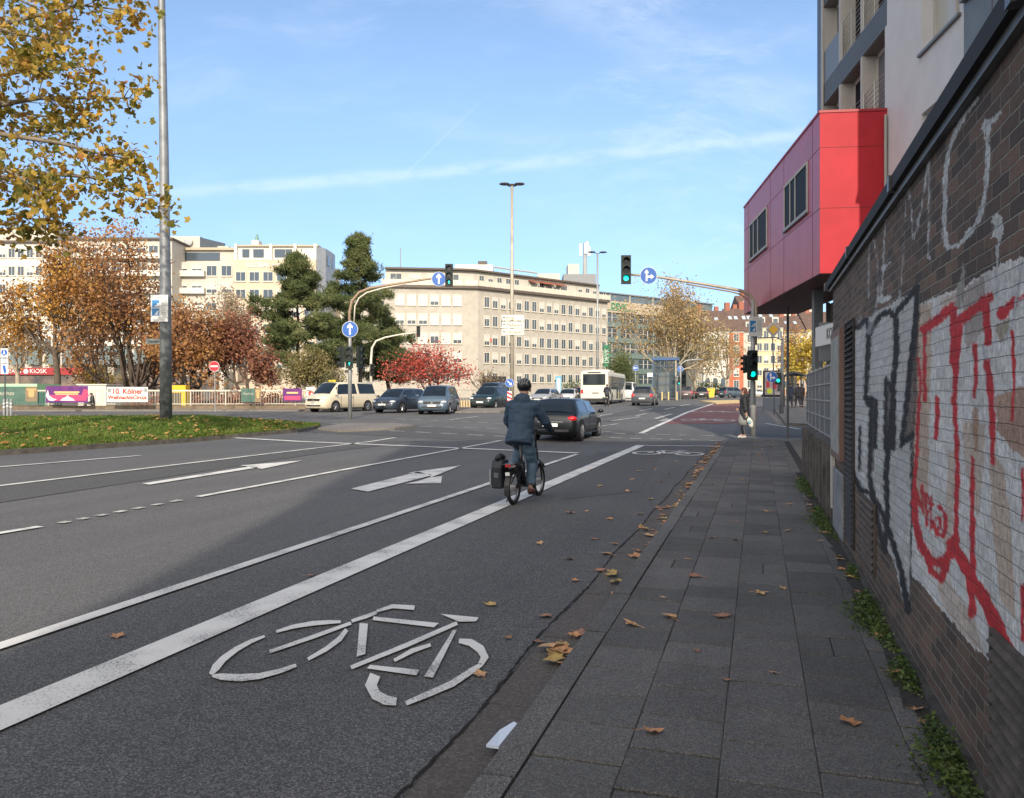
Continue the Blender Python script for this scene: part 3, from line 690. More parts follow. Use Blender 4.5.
# louvres and panel
lou=mat('louvre_metal',(.035,.031,.028),.85,var=.35,vs=6); loud=mat('louvre_dark',(.012,.012,.012),.8)
def louvre(px0,px1,z0,z1,name,step,m,proud=.03,fr=.035):
    ya=ypx(px1)[0];yb=ypx(px0)[0]
    f=MB().bb((-.012,ya,z0),(-.004,yb,z1)).build(name,loud,wallroot)
    g=MB(); z=z0+step/2
    while z<z1-.01:
        g.box((-proud/2-.006,(ya+yb)/2,z),(.045,yb-ya-.02,.006),0).v; z+=step
    # tilt each slat outward and down
    for i in range(len(g.v)):
        x,y,zz=g.v[i]; g.v[i]=(x,y,zz+ (x+.03)*.9)
    g.build('slat',m,f)
    h=MB().bb((-proud-.01,ya-fr,z0-fr),(-.003,ya,z1+fr)).bb((-proud-.01,yb,z0-fr),(-.003,yb+fr,z1+fr)).bb((-proud-.01,ya,z1),(-.003,yb,z1+fr)).bb((-proud-.01,ya,z0-fr),(-.003,yb,z0)); h.build('frame',m,f)
    return f
louvre(847,855,.25,Z(323,ypx(850)[1]),'louvre',.05,lou,proud=.012,fr=.012)
louvre(863,876,.30,.80,'louvre',.055,mat('louvre_brown',(.085,.066,.052),.9,var=.35,vs=9),proud=.008,fr=.01)
louvre(996,1060,.16,.76,'louvre',.05,mat('louvre_wood',(.075,.062,.050),.9,var=.45,vs=9,bump=.5),proud=.010,fr=.014)
ya,yb=ypx(845)[0],ypx(835.5)[0]
MB().bb((-.03,ya,.16),(-.003,yb,.82)).build('panel',mat('panel_grey',(.19,.20,.21),.7,var=.35,vs=5),wallroot,auto=.01)
pf=MB().bb((-.05,ya,.95),(-.003,yb,Z(331,ypx(840)[1]))).build('display_frame',mat('frame_rust',(.16,.10,.08),.7,var=.3),wallroot)
MB().bb((-.056,ya+.08,1.02),(-.0505,yb-.08,Z(338,ypx(840)[1]))).build('poster',mat('old_poster',(.36,.34,.29),.8,c2=(.20,.22,.22),vs=7),pf)
MB().bb((-.04,ypx(834.5)[0]-.1,.35),(-.003,ypx(834.2)[0]-.0,1.0)).build('meter_box',mat('meter_white',(.42,.40,.36),.7,var=.2),wallroot)
# ================================================================ FENCE beyond the wall
FY0,FY1=Y_END+.06,ypx(803)[0]
fr=empty('garden_fence',(WX,FY0,0),0,'grey slatted mesh fence on a stained concrete wall beyond the brick wall','fence')
L=FY1-FY0
conc=mat('concrete_stained',(.135,.125,.115),.9,c2=(.045,.042,.038),vs=4,bump=.7,bs=30,detail=9)
MB().bb((.03,0,-.02),(.24,L,1.04)).build('concrete_wall',conc,fr)
mb=MB(); n=int(L/.62)
for i in range(n+1): mb.bb((-.02,i*L/n-.09 if i else 0,-.02),(.028,min(i*L/n+.09,L),.98))
mb.build('pilaster',conc,fr)
mb=MB().bb((.06,.02,1.07),(.085,L-.02,2.0)); mb.build('infill',mat('fence_strip',(.085,.095,.105),.55,var=.2,vs=3),fr)
mb=MB()
for k in range(5): mb.tube([(.05,.0,1.08+k*.225),(.05,L,1.08+k*.225)],.011,4)
for i in range(int(L/.9)): mb.tube([(.05,i*.9,1.05),(.05,i*.9,2.02)],.007,4)
mb.build('mesh_wire',mat('fence_wire',(.30,.32,.34),.4,metal=.3),fr)
for i in range(4): MB().bb((.09,i*(L-.06)/3,.9),(.15,i*(L-.06)/3+.06,2.04)).build('post',mat('fence_post',(.12,.13,.14),.5),fr)
# ================================================================ RED BUILDING
rb=empty('apartment_building',W(7.5,16,0),camdir(6),'pale rendered apartment house with a red panelled box cantilevered over the pavement','building')
redm=mat('red_panel',(.42,.022,.032),.55,var=.10,vs=1.6,spec=.25); redjoint=mat('panel_joint',(.10,.008,.01),.7)
red_shade=mat('red_panel_shade',(.36,.05,.085),.42,var=.12,vs=1.5,spec=.6)  # red panels facing the street, purplish cast of their shade put into the colour
render_w=mat('render_white',(.54,.545,.55),.85,var=.06,vs=1.2,bump=.25,bs=60); cream=mat('cream_reveal',(.42,.405,.37),.7,var=.05)
slate=mat('slate_panel',(.13,.155,.175),.6,var=.1,vs=2); corr=mat('corrugated',(.17,.175,.17),.45,metal=.3)
glass=mat('window_glass',(.012,.014,.017),.5,spec=.04); glassb=mat('window_glass_blind',(.42,.41,.36),.25,spec=.6)
steel=mat('steel',(.42,.42,.40),.35,metal=.7)
BZ0,BZ1=4.05,7.28
box=MB().bb((-1.3,0,BZ0),(.3,8.3,BZ1)).build('cantilever_box',red_shade,rb)
f=MB().bb((-1.302,-.012,BZ0),(0,-.0,BZ1)).build('red_front',redm,box)
j=MB()
for z in (5.36,6.58): j.bb((-1.303,-.0135,z-.005),(0.001,-.003,z+.005)); j.bb((-1.3035,0,z-.005),(-1.29,8.3,z+.005))
for y in (.55,3.1,4.6,7.6): j.bb((-1.3035,y-.004,5.36 if 0 else BZ0),(-1.29,y+.004,BZ1))
j.build('joint',redjoint,box)
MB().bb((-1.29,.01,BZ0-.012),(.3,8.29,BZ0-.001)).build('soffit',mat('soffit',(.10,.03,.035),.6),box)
MB().bb((-1.32,-.03,BZ1+.001),(.3,8.32,BZ1+.05)).build('edge_trim',mat('red_trim',(.33,.02,.025),.5),box)
for (a,b) in ((.95,2.95),(5.0,7.3)):
    fm=MB().bb((-1.33,a-.06,5.5),(-1.303,b+.06,5.56)).bb((-1.33,a-.06,6.52),(-1.303,b+.06,6.58)).bb((-1.33,b,5.56),(-1.303,b+.06,6.52)).bb((-1.33,a-.06,5.56),(-1.303,a,6.52)).bb((-1.325,(a+b)/2-.03,5.56),(-1.303,(a+b)/2+.03,6.52)).bb((-1.325,b-.55,5.56),(-1.303,b-.5,6.52))
    fo=fm.build('window',cream,box); MB().bb((-1.312,a,5.56),(-1.3045,b,6.52)).build('pane',glass,fo)
    MB().bb((-1.36,a-.08,5.46),(-1.303,b+.08,5.499)).build('sill',corr,fo)
rb.scale=(1.28,)*3; rb.location=W(9.6,20.48,-.45)
# main body with recesses (front skin at X=0)
TOPZ=15.5
MB().bb((.36,0,0),(9,4.65,TOPZ)).build('wall',render_w,rb)
wnd=[(-1.78,-3.15,7.70,9.35),(-1.78,-3.15,5.0,6.62),(-1.78,-3.15,10.7,12.35)]
wm=MB(); # white wall built round its windows
wm.bb((0,-1.70,0),(9,0.0,TOPZ)); wm.bb((0,-3.36,0),(9,-3.22,TOPZ))
zz=[0,5.0,6.62,7.70,9.35,10.7,12.35,TOPZ]
for a,b in ((0,5.0),(6.62,7.7),(9.35,10.7),(12.35,TOPZ)): wm.bb((0,-3.22,a),(9,-1.70,b))
wm.bb((.28,-3.22,4.9),(9,-1.70,12.4))
wm.build('wall',render_w,rb)
for a,b,z0,z1 in wnd:
    fo=MB().bb((.20,-3.22,z0),(.27,-3.12,z1)).bb((.20,-1.80,z0),(.27,-1.70,z1)).bb((.20,-3.12,z0),(.27,-1.80,z0+.07)).bb((.20,-3.12,z1-.07),(.27,-1.80,z1)).bb((.20,-2.62,z0+.07),(.27,-2.54,z1-.07)).build('window',cream,rb)
    MB().bb((.235,-3.12,z0+.07),(.25,-1.80,z1-.07)).build('pane',glassb,fo)
    MB().bb((-.06,-3.28,z0-.05),(.2,-1.64,z0-.002)).build('sill',corr,fo)
MB().bb((.0,-5.2,0),(9,-3.36,TOPZ)).build('panel_cladding',slate,rb)
MB().bb((-.004,-4.28,0),(-.001,-4.265,TOPZ)).build('joint',redjoint,rb)
MB().bb((-.05,-5.0,7.85),(-.002,-3.42,9.6)).build('red_window_box',red_shade,rb)
MB().bb((-.09,-5.02,7.78),(-.002,-3.40,7.848)).build('sill',corr,rb)
# street-side bays above the box
for fl,(z0,z1) in enumerate(((BZ1,9.0),(9.55,11.5),(12.1,13.9))):
    for bi,(a,b) in enumerate(((.12,1.5),(1.62,3.05),(3.2,4.5))):
        zs_=z0+(.8 if (bi==2 and fl) else 0)
        fo=MB().bb((.30,a,zs_),(.355,a+.09,z1)).bb((.30,b-.09,zs_),(.355,b,z1)).bb((.30,a,z1-.1),(.355,b,z1)).bb((.30,a,zs_),(.355,b,zs_+.08)).bb((.30,(a+b)/2-.05,zs_),(.355,(a+b)/2+.05,z1)).build('window',cream,rb)
        MB().bb((.32,a+.05,zs_+.05),(.345,b-.05,z1-.05)).build('pane',glass if (bi+fl)%3 else mat('blind',(.12,.125,.13),.5),fo)
        if not(bi==2 and fl):
            rl=MB()
            for k in range(8): rl.tube([(.03,a+.02,z0+.08+k*.11),(.03,b-.02,z0+.08+k*.11)],.008,5)
            for y in (a+.03,(a+b)/2,b-.03): rl.tube([(.03,y,z0+.0),(.03,y,z0+.9)],.012,5)
            rl.build('balcony_rail',steel,rb)
        else:
            MB().bb((.01,a-.08,z0),(.33,b+.12,zs_)).build('sill_band',corr,rb)
    for y in (0,1.5,3.05,4.5): MB().bb((0,y,z0),(.36,y+(.12 if y!=3.05 else .15),z1)).build('pier',cream if y else render_w,rb)
for z0,z1 in ((9.0,9.55),(11.5,12.1),(13.9,TOPZ)):
    mb=MB().bb((.03,.0,z0),(.36,4.65,z1)); z=z0+.02
    while z<z1-.02: mb.bb((.005,.0,z),(.03,4.65,z+.03)); z+=.055
    mb.build('corrugated_band',corr,rb)
MB().bb((-.02,4.66,BZ1),(9,5.0,TOPZ+.2)).build('end_wall',mat('end_slate',(.07,.09,.12),.5,var=.1),rb)
MB().bb((-.03,4.48,BZ1+.0),(-.002,4.62,TOPZ)).build('downpipe',cream,rb)
MB().tube([(-.05,-.07,BZ1-.1),(-.05,-.07,0)],.03,8).build('downpipe',mat('pipe_grey',(.3,.3,.28),.5),rb)
# ground floor: columns and glazing
colm=mat('column_grey',(.12,.13,.14),.5,var=.1)
for x,y,s in ((-.68,2.5,.10),(-.4,6.6,.03)): MB().bb((x-s,y-s,0),(x+s,y+s,BZ0-.012)).build('column',colm,rb)
g_=MB().bb((.34,0.02,.1),(.355,5.2,BZ0-.05)).build('ground_floor_glazing',mat('lobby_glass_reflect',(.30,.26,.19),.12,c2=(.10,.10,.09),vs=1.2,spec=.8),rb)  # bright cream interior reflections put into the glass colour
fm=MB()
for y in (0.02,1.2,2.5,3.8,5.12): fm.bb((.25,y,.1),(.335,y+.07,BZ0-.02))
fm.bb((.25,.0,2.75),(.333,5.2,2.85)); fm.build('mullion',colm,g_)
sg=empty('name_board',W(7.5,16,0),camdir(6),'white board with the dark letters KOR hanging beside the column above the fence','sign')
so_=MB().bb((-1.24,-2.2,2.60),(-1.20,.55,3.0)).build('board',mat('sign_white',(.62,.61,.58),.6),sg)
text('KOR',.30,mat('sign_ink',(.10,.10,.10),.6),sg,(-1.243,-.55,2.80),(R(90),0,R(-90)),xs=.9)
MB().bb((-1.20,.40,2.3),(-.98,.44,3.1)).bb((-1.20,-1.9,2.3),(-.98,-1.86,3.1)).bb((-1.0,-2.0,2.3),(-.96,.9,2.34)).build('bracket',colm,sg)
# block behind the viewpoint that shades the near street
sb=empty('town_house',(1.9,-17,0),R(17),'tall plain rendered house behind the viewpoint next to the low brick building','building')
MB().bb((0,-14,0),(26,0,20.4)).build('wall',render_w,sb)
rr=MB().bb((-.2,-14.1,20.4),(26.1,.1,20.6)).build('roof',slate,sb)
sw=MB()
for i in range(4):
    for k in range(6): sw.bb((-.02,-3-i*3.2,1.6+k*3),(-.002,-1.8-i*3.2,3.1+k*3)); sw.bb((1.5+i*3.2,.002,1.6+k*3),(2.8+i*3.2,.02,3.1+k*3))
sw.build('window',glass,sb)
# ================================================================ SIGNALS, SIGNS, LAMPS
pole=mat('galvanised',(.30,.31,.30),.5,metal=.35,var=.2,vs=2); polew=mat('galv_warm',(.40,.36,.28),.55,metal=.2,var=.2,vs=2)
sigh=mat('signal_housing',(.010,.018,.016),.7); lensoff=mat('lens_off',(.02,.02,.02),.2); 
green=mat('lens_green',(.0,.5,.38),.3,emit=(.0,.75,.58),es=1.1)
blue=mat('sign_blue',(.012,.10,.40),.5); swhite=mat('sign_face',(.68,.68,.66),.6); sred=mat('sign_red',(.62,.02,.03),.4); sgrey=mat('sign_back',(.30,.31,.31),.5)
def head(parent,loc,rz=0,arrow=None,s=1.0,lit=2):
    h=MB().box((0,0,0),(.29*s,.16*s,.98*s))
    for k in range(3): 
        z=(.31-.31*k)*s; r=.115*s   # visor: open half tube
        vs=[];fs=[]
        n=10
        for q in range(n+1):
            a=math.pi*(-.12+1.24*q/n)
            for y,rr in((-.08*s,r),(-.26*s,r*1.03)): vs.append((rr*math.cos(a),y,z+rr*math.sin(a)))
        for q in range(n): fs.append((2*q,2*q+2,2*q+3,2*q+1))
        h.add(vs,fs)
    h.box((0,-.083*s,0),(.36*s,.012,1.05*s))
    o=h.build('signal_head',sigh,parent); o.location=loc; o.rotation_euler=(0,0,rz)
    for k in range(3):
        z=(.31-.31*k)*s
        on=(k==lit)
        MB().disc((0,-.095*s,z),(0,1,0),.095*s,.012,16).build('lens',green if (on and not arrow) else lensoff,o)
        if on and arrow:
            MB().prism([(-.015,-.07),(.015,-.07),(.015,.01),(.055,.01),(0,.075),(-.055,.01),(-.015,.01)],(0,-.115*s,z),(s*1.1,0,0),(0,0,s*1.1),(0,1,0),.008).build('arrow_light',green,o)
    return o
def arrow_poly(kind):
    up=[(-.035,-.2),(.035,-.2),(.035,.08),(.105,.03),(.105,.11),(0,.235),(-.105,.11),(-.105,.03),(-.035,.08)]
    return up
def roundsign(parent,loc,d,kind='up',rz=0,mt=None):
    s=d/.6
    o=MB().disc((0,0,0),(0,1,0),d/2,.02,32).build('sign_disc',swhite,parent); o.location=loc; o.rotation_euler=(0,0,rz)
    MB().disc((0,-.0125,0),(0,1,0),d/2*.95,.005,32).build('blue_field' if mt is None else 'field',mt or blue,o)
    m=MB(); y=-.017
    def pr(p): m.prism([(a*s,b*s) for a,b in p],(0,y,0),(1,0,0),(0,0,1),(0,-1,0),.004)
    if kind=='up': pr(arrow_poly('up'))
    elif kind=='upright':
        pr([(-.10,-.2),(-.04,-.2),(-.04,.1),(.0,.07),(.0,.12),(-.07,.22),(-.14,.12),(-.14,.07),(-.10,.1)])
        m.prism([(a*s,b*s) for a,b in [(-.04,-.08),(.08,-.08),(.08,-.14),(.2,-.04),(.08,.06),(.08,0.0),(-.04,0.0)]],(0,y-.0005,0),(1,0,0),(0,0,1),(0,-1,0),.004)
    elif kind=='downright':
        c=math.cos(R(-135));sn=math.sin(R(-135)); pr([(a*c-b*sn,a*sn+b*c) for a,b in arrow_poly('up')])
    elif kind=='bar': pr([(-.22,-.045),(.22,-.045),(.22,.045),(-.22,.045)])
    elif kind=='person':
        pr([(-.02,.14),(.03,.14),(.04,.19),(.0,.23),(-.04,.19)]); pr([(-.04,.12),(.06,.12),(.05,-.04),(.13,-.2),(.08,-.2),(0,-.05),(-.08,-.2),(-.13,-.2),(-.05,-.04)])
    elif kind=='left': pr([(b,a) for a,b in [( .035,.2),(-.035,.2),(-.035,-.08),(-.105,-.03),(-.105,-.11),(0,-.235),(.105,-.11),(.105,-.03),(.035,-.08)]])
    m.build('symbol',swhite,o); return o
def infoboard(parent,loc,w_,h_,rz=0,extra=True):
    """white board with two blue truck pictograms and small print"""
    o=MB().box((0,0,0),(w_,.03,h_)).build('info_board',swhite,parent); o.location=loc; o.rotation_euler=(0,0,rz)
    b=MB().box((-.22*w_,-.018,.17*h_),(.42*w_,.006,.27*h_)).box((-.22*w_,-.018,-.14*h_),(.42*w_,.006,.27*h_)); b.build('pictogram_field',mat('board_blue',(.03,.20,.46),.5),o)
    t=MB().prism([(-.28,.06),(-.02,.06),(-.02,.16),(-.1,.2),(-.13,.12),(-.28,.1)],(0,-.0215,0),(w_,0,0),(0,0,h_),(0,-1,0),.003).prism([(-.3,-.24),(-.1,-.24),(-.06,-.12),(-.02,-.08),(-.14,-.1),(-.2,-.18)],(0,-.0215,0),(w_,0,0),(0,0,h_),(0,-1,0),.003)
    t.build('pictogram',swhite,o)
    l=MB()
    for k in range(9): l.box((.25*w_,-.0175,(.30-.065*k)*h_),((.36-.05*(k%3))*w_,.005,.018*h_))
    l.box((-.05*w_,-.0175,.40*h_),(.4*w_,.005,.03*h_)); l.build('small_print',mat('print_grey',(.35,.36,.36),.7),o)
    return o
# --- left gantry, px 350, D 42
D=42; k=D/F
def L_(px,py,x0,D,dy=0): return ((px-x0)/F*D,dy,Z(py,D)-gd(D))
g1=empty('signal_gantry',P(350,D),YAW,'curved-arm signal pole at the tip of the grass median beside the taxi van','traffic light','signal gantries')
MB().tube([(0,0,0),(0,0,Z(372,D)-gd(D)),L_(350,345,350,D),L_(350,320,350,D)],[.11,.10,.095,.085],10).build('pole',pole,g1,True)
MB().tube([L_(349.5,345,350,D),L_(349.5,312,350,D),L_(352,301,350,D),L_(359,292.5,350,D),L_(370,288,350,D),L_(400,283.3,350,D),L_(425,279.5,350,D),L_(447,276.5,350,D)],[.075,.075,.075,.07,.07,.06,.05,.04],10).build('arm',mat('arm_brown',(.30,.21,.14),.5,metal=.2),g1,True)
MB().tube([L_(354,322,350,D),L_(355,306,350,D),L_(359,298,350,D),L_(367,292.5,350,D),L_(383,288,350,D),L_(405,284,350,D)],.04,8).build('brace',mat('arm_pale',(.62,.58,.48),.5),g1,True)
roundsign(g1,L_(350.5,329.5,350,D,-.13),.84); roundsign(g1,L_(439,279.3,350,D,-.1),.76)
head(g1,L_(350.5,357.5,350,D,-.2),0,arrow=True,s=1.08); head(g1,L_(449.3,275.8,350,D,-.05),0,arrow=True,s=1.15)
head(g1,L_(342.5,357,350,D,0),R(-70),s=1.12,lit=9); head(g1,L_(359.5,357,350,D,0),R(66),s=1.12,lit=9)
MB().box((0,.02,Z(357,D)-gd(D)),(.8,.06,.05)).build('bracket',sigh,g1)
# --- right gantry, px 753, D 28.2
D=28.2
g3=empty('signal_gantry',P(753,D,gd(D)+.115),YAW,'curved-arm traffic signal pole at the pavement corner beside the waiting woman','traffic light','signal gantries')
def Lr(px,py,dy=0): return ((px-753)/F*D,dy,Z(py,D)-gd(D)-.115)
MB().tube([(0,0,0),(0,0,1.2),Lr(753,375),Lr(753,300)],[.105,.10,.085,.07],10).build('pole',pole,g3,True)
MB().tube([Lr(755.5,345),Lr(756,312),Lr(755,303),Lr(750,295),Lr(742,291),Lr(730,288.5),Lr(700,283.5),Lr(660,277.3),Lr(627,274.2)],[.055]*4+[.06,.055,.05,.045,.04],10).build('arm',polew,g3,True)
MB().tube([Lr(753,322),Lr(752,308),Lr(748,300),Lr(741,294.5),Lr(730,291.5),Lr(700,286.5),Lr(686,284)],.028,8).build('brace',mat('arm_brown'),g3,True)
head(g3,Lr(625.3,270.5,-.1),0,s=.97); roundsign(g3,Lr(648,276,-.1),.60,'upright')
head(g3,Lr(750.5,365.5,-.16),R(4),s=1.0); head(g3,Lr(746.5,364,.1),R(-85),s=.62,lit=9)
infoboard(g3,Lr(754.5,327,-.14),.48,.68,R(4))
MB().disc((0,0,1.05),(0,0,1),.115,.1,12).build('access_band',steel,g3)
# --- second gantry far, px 372, D 75
D=75
g2_=empty('signal_gantry',P(371,D),YAW,'small distant curved-arm signal pole seen above the dark blue car','traffic light','signal gantries')
q=lambda px,py: L_(px,py,371,D)
MB().tube([(0,0,0),q(371,360),q(372,348),q(376,341),q(385,337.5),q(400,334.5),q(418,332.5)],[.13,.12,.10,.09,.08,.07,.06],8).build('pole',mat('arm_pale'),g2_,True)
head(g2_,q(418.5,331.5),0,s=1.0,lit=9); head(g2_,q(372,370),R(20),s=1.1,lit=9)
# far right gantry px 668-708, D 95
D=95
g4=empty('signal_gantry',P(680.5,D),YAW,'distant curved-arm signal pole with a round blue sign behind the glass lift','traffic light','signal gantries')
q=lambda px,py: L_(px,py,680.5,D)
MB().tube([(0,0,0),q(680.5,375),q(681,364),q(686,360.5),q(695,359.5),q(703,359.5)],[.12,.11,.1,.09,.08,.07],8).build('pole',pole,g4,True)
roundsign(g4,q(680.5,369),.7,'up'); head(g4,q(679,381),0,s=.95)
# --- tall mast left
D=32
gm=P(166,D); mbase=gz(gm.x,gm.y)+.45
lm=empty('lamp_mast',(gm.x,gm.y,mbase),YAW,'tall grey lamp mast rising from the grass median with a white information board','lamp post')
L2=lambda px,py,dy=0:((px-166)/F*D,dy,Z(py,D)-mbase)
MB().tube([(0,0,-.2),L2(165.5,300),L2(164,150),L2(161.5,0),L2(159.5,-160)],[.235,.215,.175,.135,.10],16).build('mast',mat('mast_grey',(.21,.225,.235),.5,metal=.3,var=.3,vs=1.5),lm,True)
infoboard(lm,L2(162.5,309,-.27),.68,1.06)
t_=MB().box((0,0,0),(.62,.02,.22)).build('street_name_plate',mat('plate_grey',(.33,.35,.33),.6),lm); t_.location=L2(154.5,341.5,-.05)
text('Ebertplatz',.13,mat('ink',(.05,.05,.05),.6),t_,(0,-.012,0),xs=.8)
MB().box((0,-.16,.9),(.2,.02,.5)).build('access_door',mat('mast_grey'),lm)
for s_ in (-1,1): MB().sphere((s_*1.0-.26,0,Z(-160,D)-mbase),(.6,.3,.12)).build('lamp_head',mat('lamp_dark',(.08,.09,.1),.5),lm)
# --- mast centre px 512 D 62
def mast(px,D,ytop,label,heads=3,r=.13,rt=.08):
    e=empty('lamp_mast',P(px,D),YAW,label,'lamp post','tall lamp masts on the junction')
    zt=Z(ytop,D)-gd(D)
    MB().tube([(0,0,0),(0,0,zt*.5),(0,0,zt)],[r,(r+rt)/2,rt],10).build('mast',polew if heads==3 else pole,e,True)
    for a in ((200,-20,90) if heads==3 else (180,10)):
        dx,dy=math.cos(R(a)),math.sin(R(a)); MB().sphere((dx*.62,dy*.62,zt+.1+(0 if a!=90 else .12)),(.42,.42,.09),12,5).tube([(0,0,zt-.1),(dx*.5,dy*.5,zt+.1)],.04,5).build('lamp_head',mat('lamp_dark'),e)
    return e
m1=mast(512,62,186,'tall slim mast with three lamp heads and three white direction boards',3,.17,.10)
D=62
for i,(y0,y1,t) in enumerate(((315.3,320.7,'← Ringe'),(322,328,'← Mediapark'),(329,335,'← Hansaplatz'))):
    o=MB().box((0,0,0),(22*D/F,.04,(y1-y0)*D/F)).build('direction_board',mat('board_cream',(.74,.70,.58),.6),m1); o.location=L_(512.8,(y0+y1)/2,512,D,-.22)
    text(t.replace('← ',''),.36,mat('ink'),o,(-.5,-.024,-.02),align='LEFT',xs=.82)
    MB().prism([(-.78,0),(-.66,.1),(-.66,.03),(-.54,.03),(-.54,-.03),(-.66,-.03),(-.66,-.1)],(0,-.022,0),(1,0,0),(0,0,1),(0,-1,0),.004).build('arrow',mat('ink'),o)
mast(597.5,84,253,'second lamp mast, standing against the right end of the stone office block',2,.13,.09)
mast(653.5,150,300,'thin far lamp mast in front of the yellow plane tree',2,.10,.07)
mast(703,128,345,'thin far mast right of the glass lift',2,.10,.07)
# beacon island
D=57
b=empty('traffic_beacon',P(509.5,D,gd(D)+.1),YAW,'red and white striped beacon board with a round blue keep-right sign','sign')
q=lambda px,py,dy=0: (((px-509.5)/F*D),dy,Z(py,D)-gd(D)-.1)
MB().tube([(0,0,0),q(509.5,378)],.035,8).build('post',pole,b)
MB().box((0,-.06,.62),(.32,.03,1.15)).build('board',swhite,b)
st=MB()
for i in range(4): st.prism([(-.16,.12+.3*i),(.16,.12+.3*i-.16+.02),(.16,.12+.3*i+.0),(-.16,.12+.3*i+.16)],(0,-.078,0),(1,0,0),(0,0,1),(0,-1,0),.004)
st.build('stripe',sred,b); roundsign(b,q(509.5,383,-.08),.62,'downright')
# no-entry sign
D=51
e=empty('no_entry_sign',P(214.5,D),YAW,'round red no-entry sign on a thin post in front of the railing','sign')
MB().tube([(.05,0,0),(0,0,Z(362,D)-gd(D))],.035,8).build('post',pole,e); roundsign(e,(0,-.05,Z(366.3,D)-gd(D)),.66,'bar',mt=sred)
# pedestrian sign left edge with bollards
D=45
e=empty('footpath_sign',P(5,D),YAW,'blue footpath sign above two small white boards at the left edge','sign')
MB().tube([(0,0,0),(0,0,Z(345,D)-gd(D))],.04,8).build('post',mat('post_dark',(.06,.065,.07),.5),e)
MB().box((0,-.05,Z(353,D)-gd(D)),(.42,.02,.5)).build('plate',swhite,e); roundsign(e,(0,-.07,Z(352.5,D)-gd(D)),.36,'person')
MB().box((0,-.05,Z(361,D)-gd(D)),(.42,.02,.26)).build('plate',mat('plate_pale',(.6,.62,.62),.6),e)
o=MB().box((0,-.05,Z(369,D)-gd(D)),(.42,.02,.56)).build('plate',swhite,e); MB().prism([(-.1,.2),(.05,.2),(.12,-.2),(-.02,-.24),(-.06,0)],(0,-.065,Z(369,D)-gd(D)),(1,0,0),(0,0,1),(0,-1,0),.004).build('pictogram',blue,o)
bo=empty('bollard',P(4,42.5),0,'grey steel bollard beside the left footpath sign','bollard','steel bollards at the left edge')
MB().tube([(0,0,0),(0,0,.98)],.055,10).sphere((0,0,.98),.055).build('post',pole,bo); MB().disc((0,0,.8),(0,0,1),.06,.08,12).disc((0,0,.62),(0,0,1),.06,.08,12).build('reflector_band',swhite,bo)
bo['label']='grey steel bollard nearest the left edge of the photo'
dup(bo,P(7.5,44),0,'thin grey steel bollard, the middle one of three at the left edge'); dup(bo,P(11,42.8),0,'grey steel bollard, rightmost of the three at the left edge')
# priority sign, blue sign, small signal and crossing poles at right
D=44
e=empty('priority_sign',P(774.5,D,gd(D)+.12),YAW,'yellow diamond priority road sign above a round blue arrow sign','sign')
q=lambda px,py,dy=0: (((px-774.5)/F*D),dy,Z(py,D)-gd(D)-.12)
MB().tube([(0,0,0),q(772.5,330)],.035,8).build('post',mat('post_dark'),e)
for r,yy_,mt,nm in((.44,-.06,swhite,'plate'),(.40,-.075,mat('sign_grey_rim',(.30,.30,.28),.5),'rim'),(.27,-.085,mat('sign_yellow',(.62,.36,.03),.45),'diamond')):
    MB().prism([(0,r),(r,0),(0,-r),(-r,0)],q(773,329.5,yy_),(1,0,0),(0,0,1),(0,-1,0),.01).build(nm,mt,e)
roundsign(e,q(771.5,377,-.06),.60,'upright')
D=46
e=empty('crossing_signal',P(781.5,D,gd(D)+.12),YAW,'slim grey signal pole with a side arm and a small green pedestrian light','traffic light')
q=lambda px,py,dy=0: (((px-781.5)/F*D),dy,Z(py,D)-gd(D)-.12)
MB().tube([(0,0,0),q(782.5,338)],[.10,.07],10).build('pole',mat('pole_shade',(.22,.23,.24),.5,metal=.2),e,True)
MB().tube([q(782.5,340),q(776,337.5),q(758,338)],.035,8).build('arm',mat('post_dark'),e)
MB().disc((0,0,.25),(0,0,1),.13,.5,10).build('foot_sleeve',mat('post_dark'),e)
h=MB().box((0,0,0),(.28,.2,.62)).box((0,-.1,0),(.34,.012,.68)).build('signal_head',sigh,e); h.location=q(777,378.5,-.1)
MB().disc((0,-.115,-.12),(0,1,0),.10,.012,14).build('lens',green,h); MB().disc((0,-.115,.15),(0,1,0),.10,.012,14).build('lens',lensoff,h)
# far blue signs
D=92
e=empty('round_sign',P(635.5,D),YAW,'round blue arrow sign on a thin post between the bus and the glass lift','sign')
MB().tube([(0,0,0),(0,0,Z(366,D)-gd(D))],.05,6).build('post',pole,e); roundsign(e,(0,-.06,Z(368,D)-gd(D)),.66,'left')
# advert column display
D=52
ad=empty('advertising_display',P(773,D,gd(D)+.12),YAW-R(4),'black lit advertising display showing people in red clothes beside the pavement','advert')
q=lambda x0,x1,y0,y1: ((x0+x1)/2,(x1-x0))
w_=19.5*D/F; z0=Z(410,D)-gd(D)-.12; z1=Z(370.5,D)-gd(D)-.12; zb=Z(397,D)-gd(D)-.12
MB().box((0,0,(zb+z1)/2),(w_,.22,z1-zb)).build('case',mat('case_black',(.012,.013,.016),.4),ad,auto=.03)
MB().box((0,0,zb/2-.05),(w_*.97,.2,zb)).build('plinth',mat('case_grey',(.10,.12,.15),.5),ad)
sc_=MB().box((0,-.115,(zb+z1)/2+.03),(w_*.86,.012,(z1-zb)*.86)).build('screen',mat('advert_screen',(.22,.20,.21),.3,c2=(.45,.42,.42),vs=2.5),ad)
cz=(zb+z1)/2
pm=MB(); pr_=mat('advert_red',(.45,.04,.06),.5)
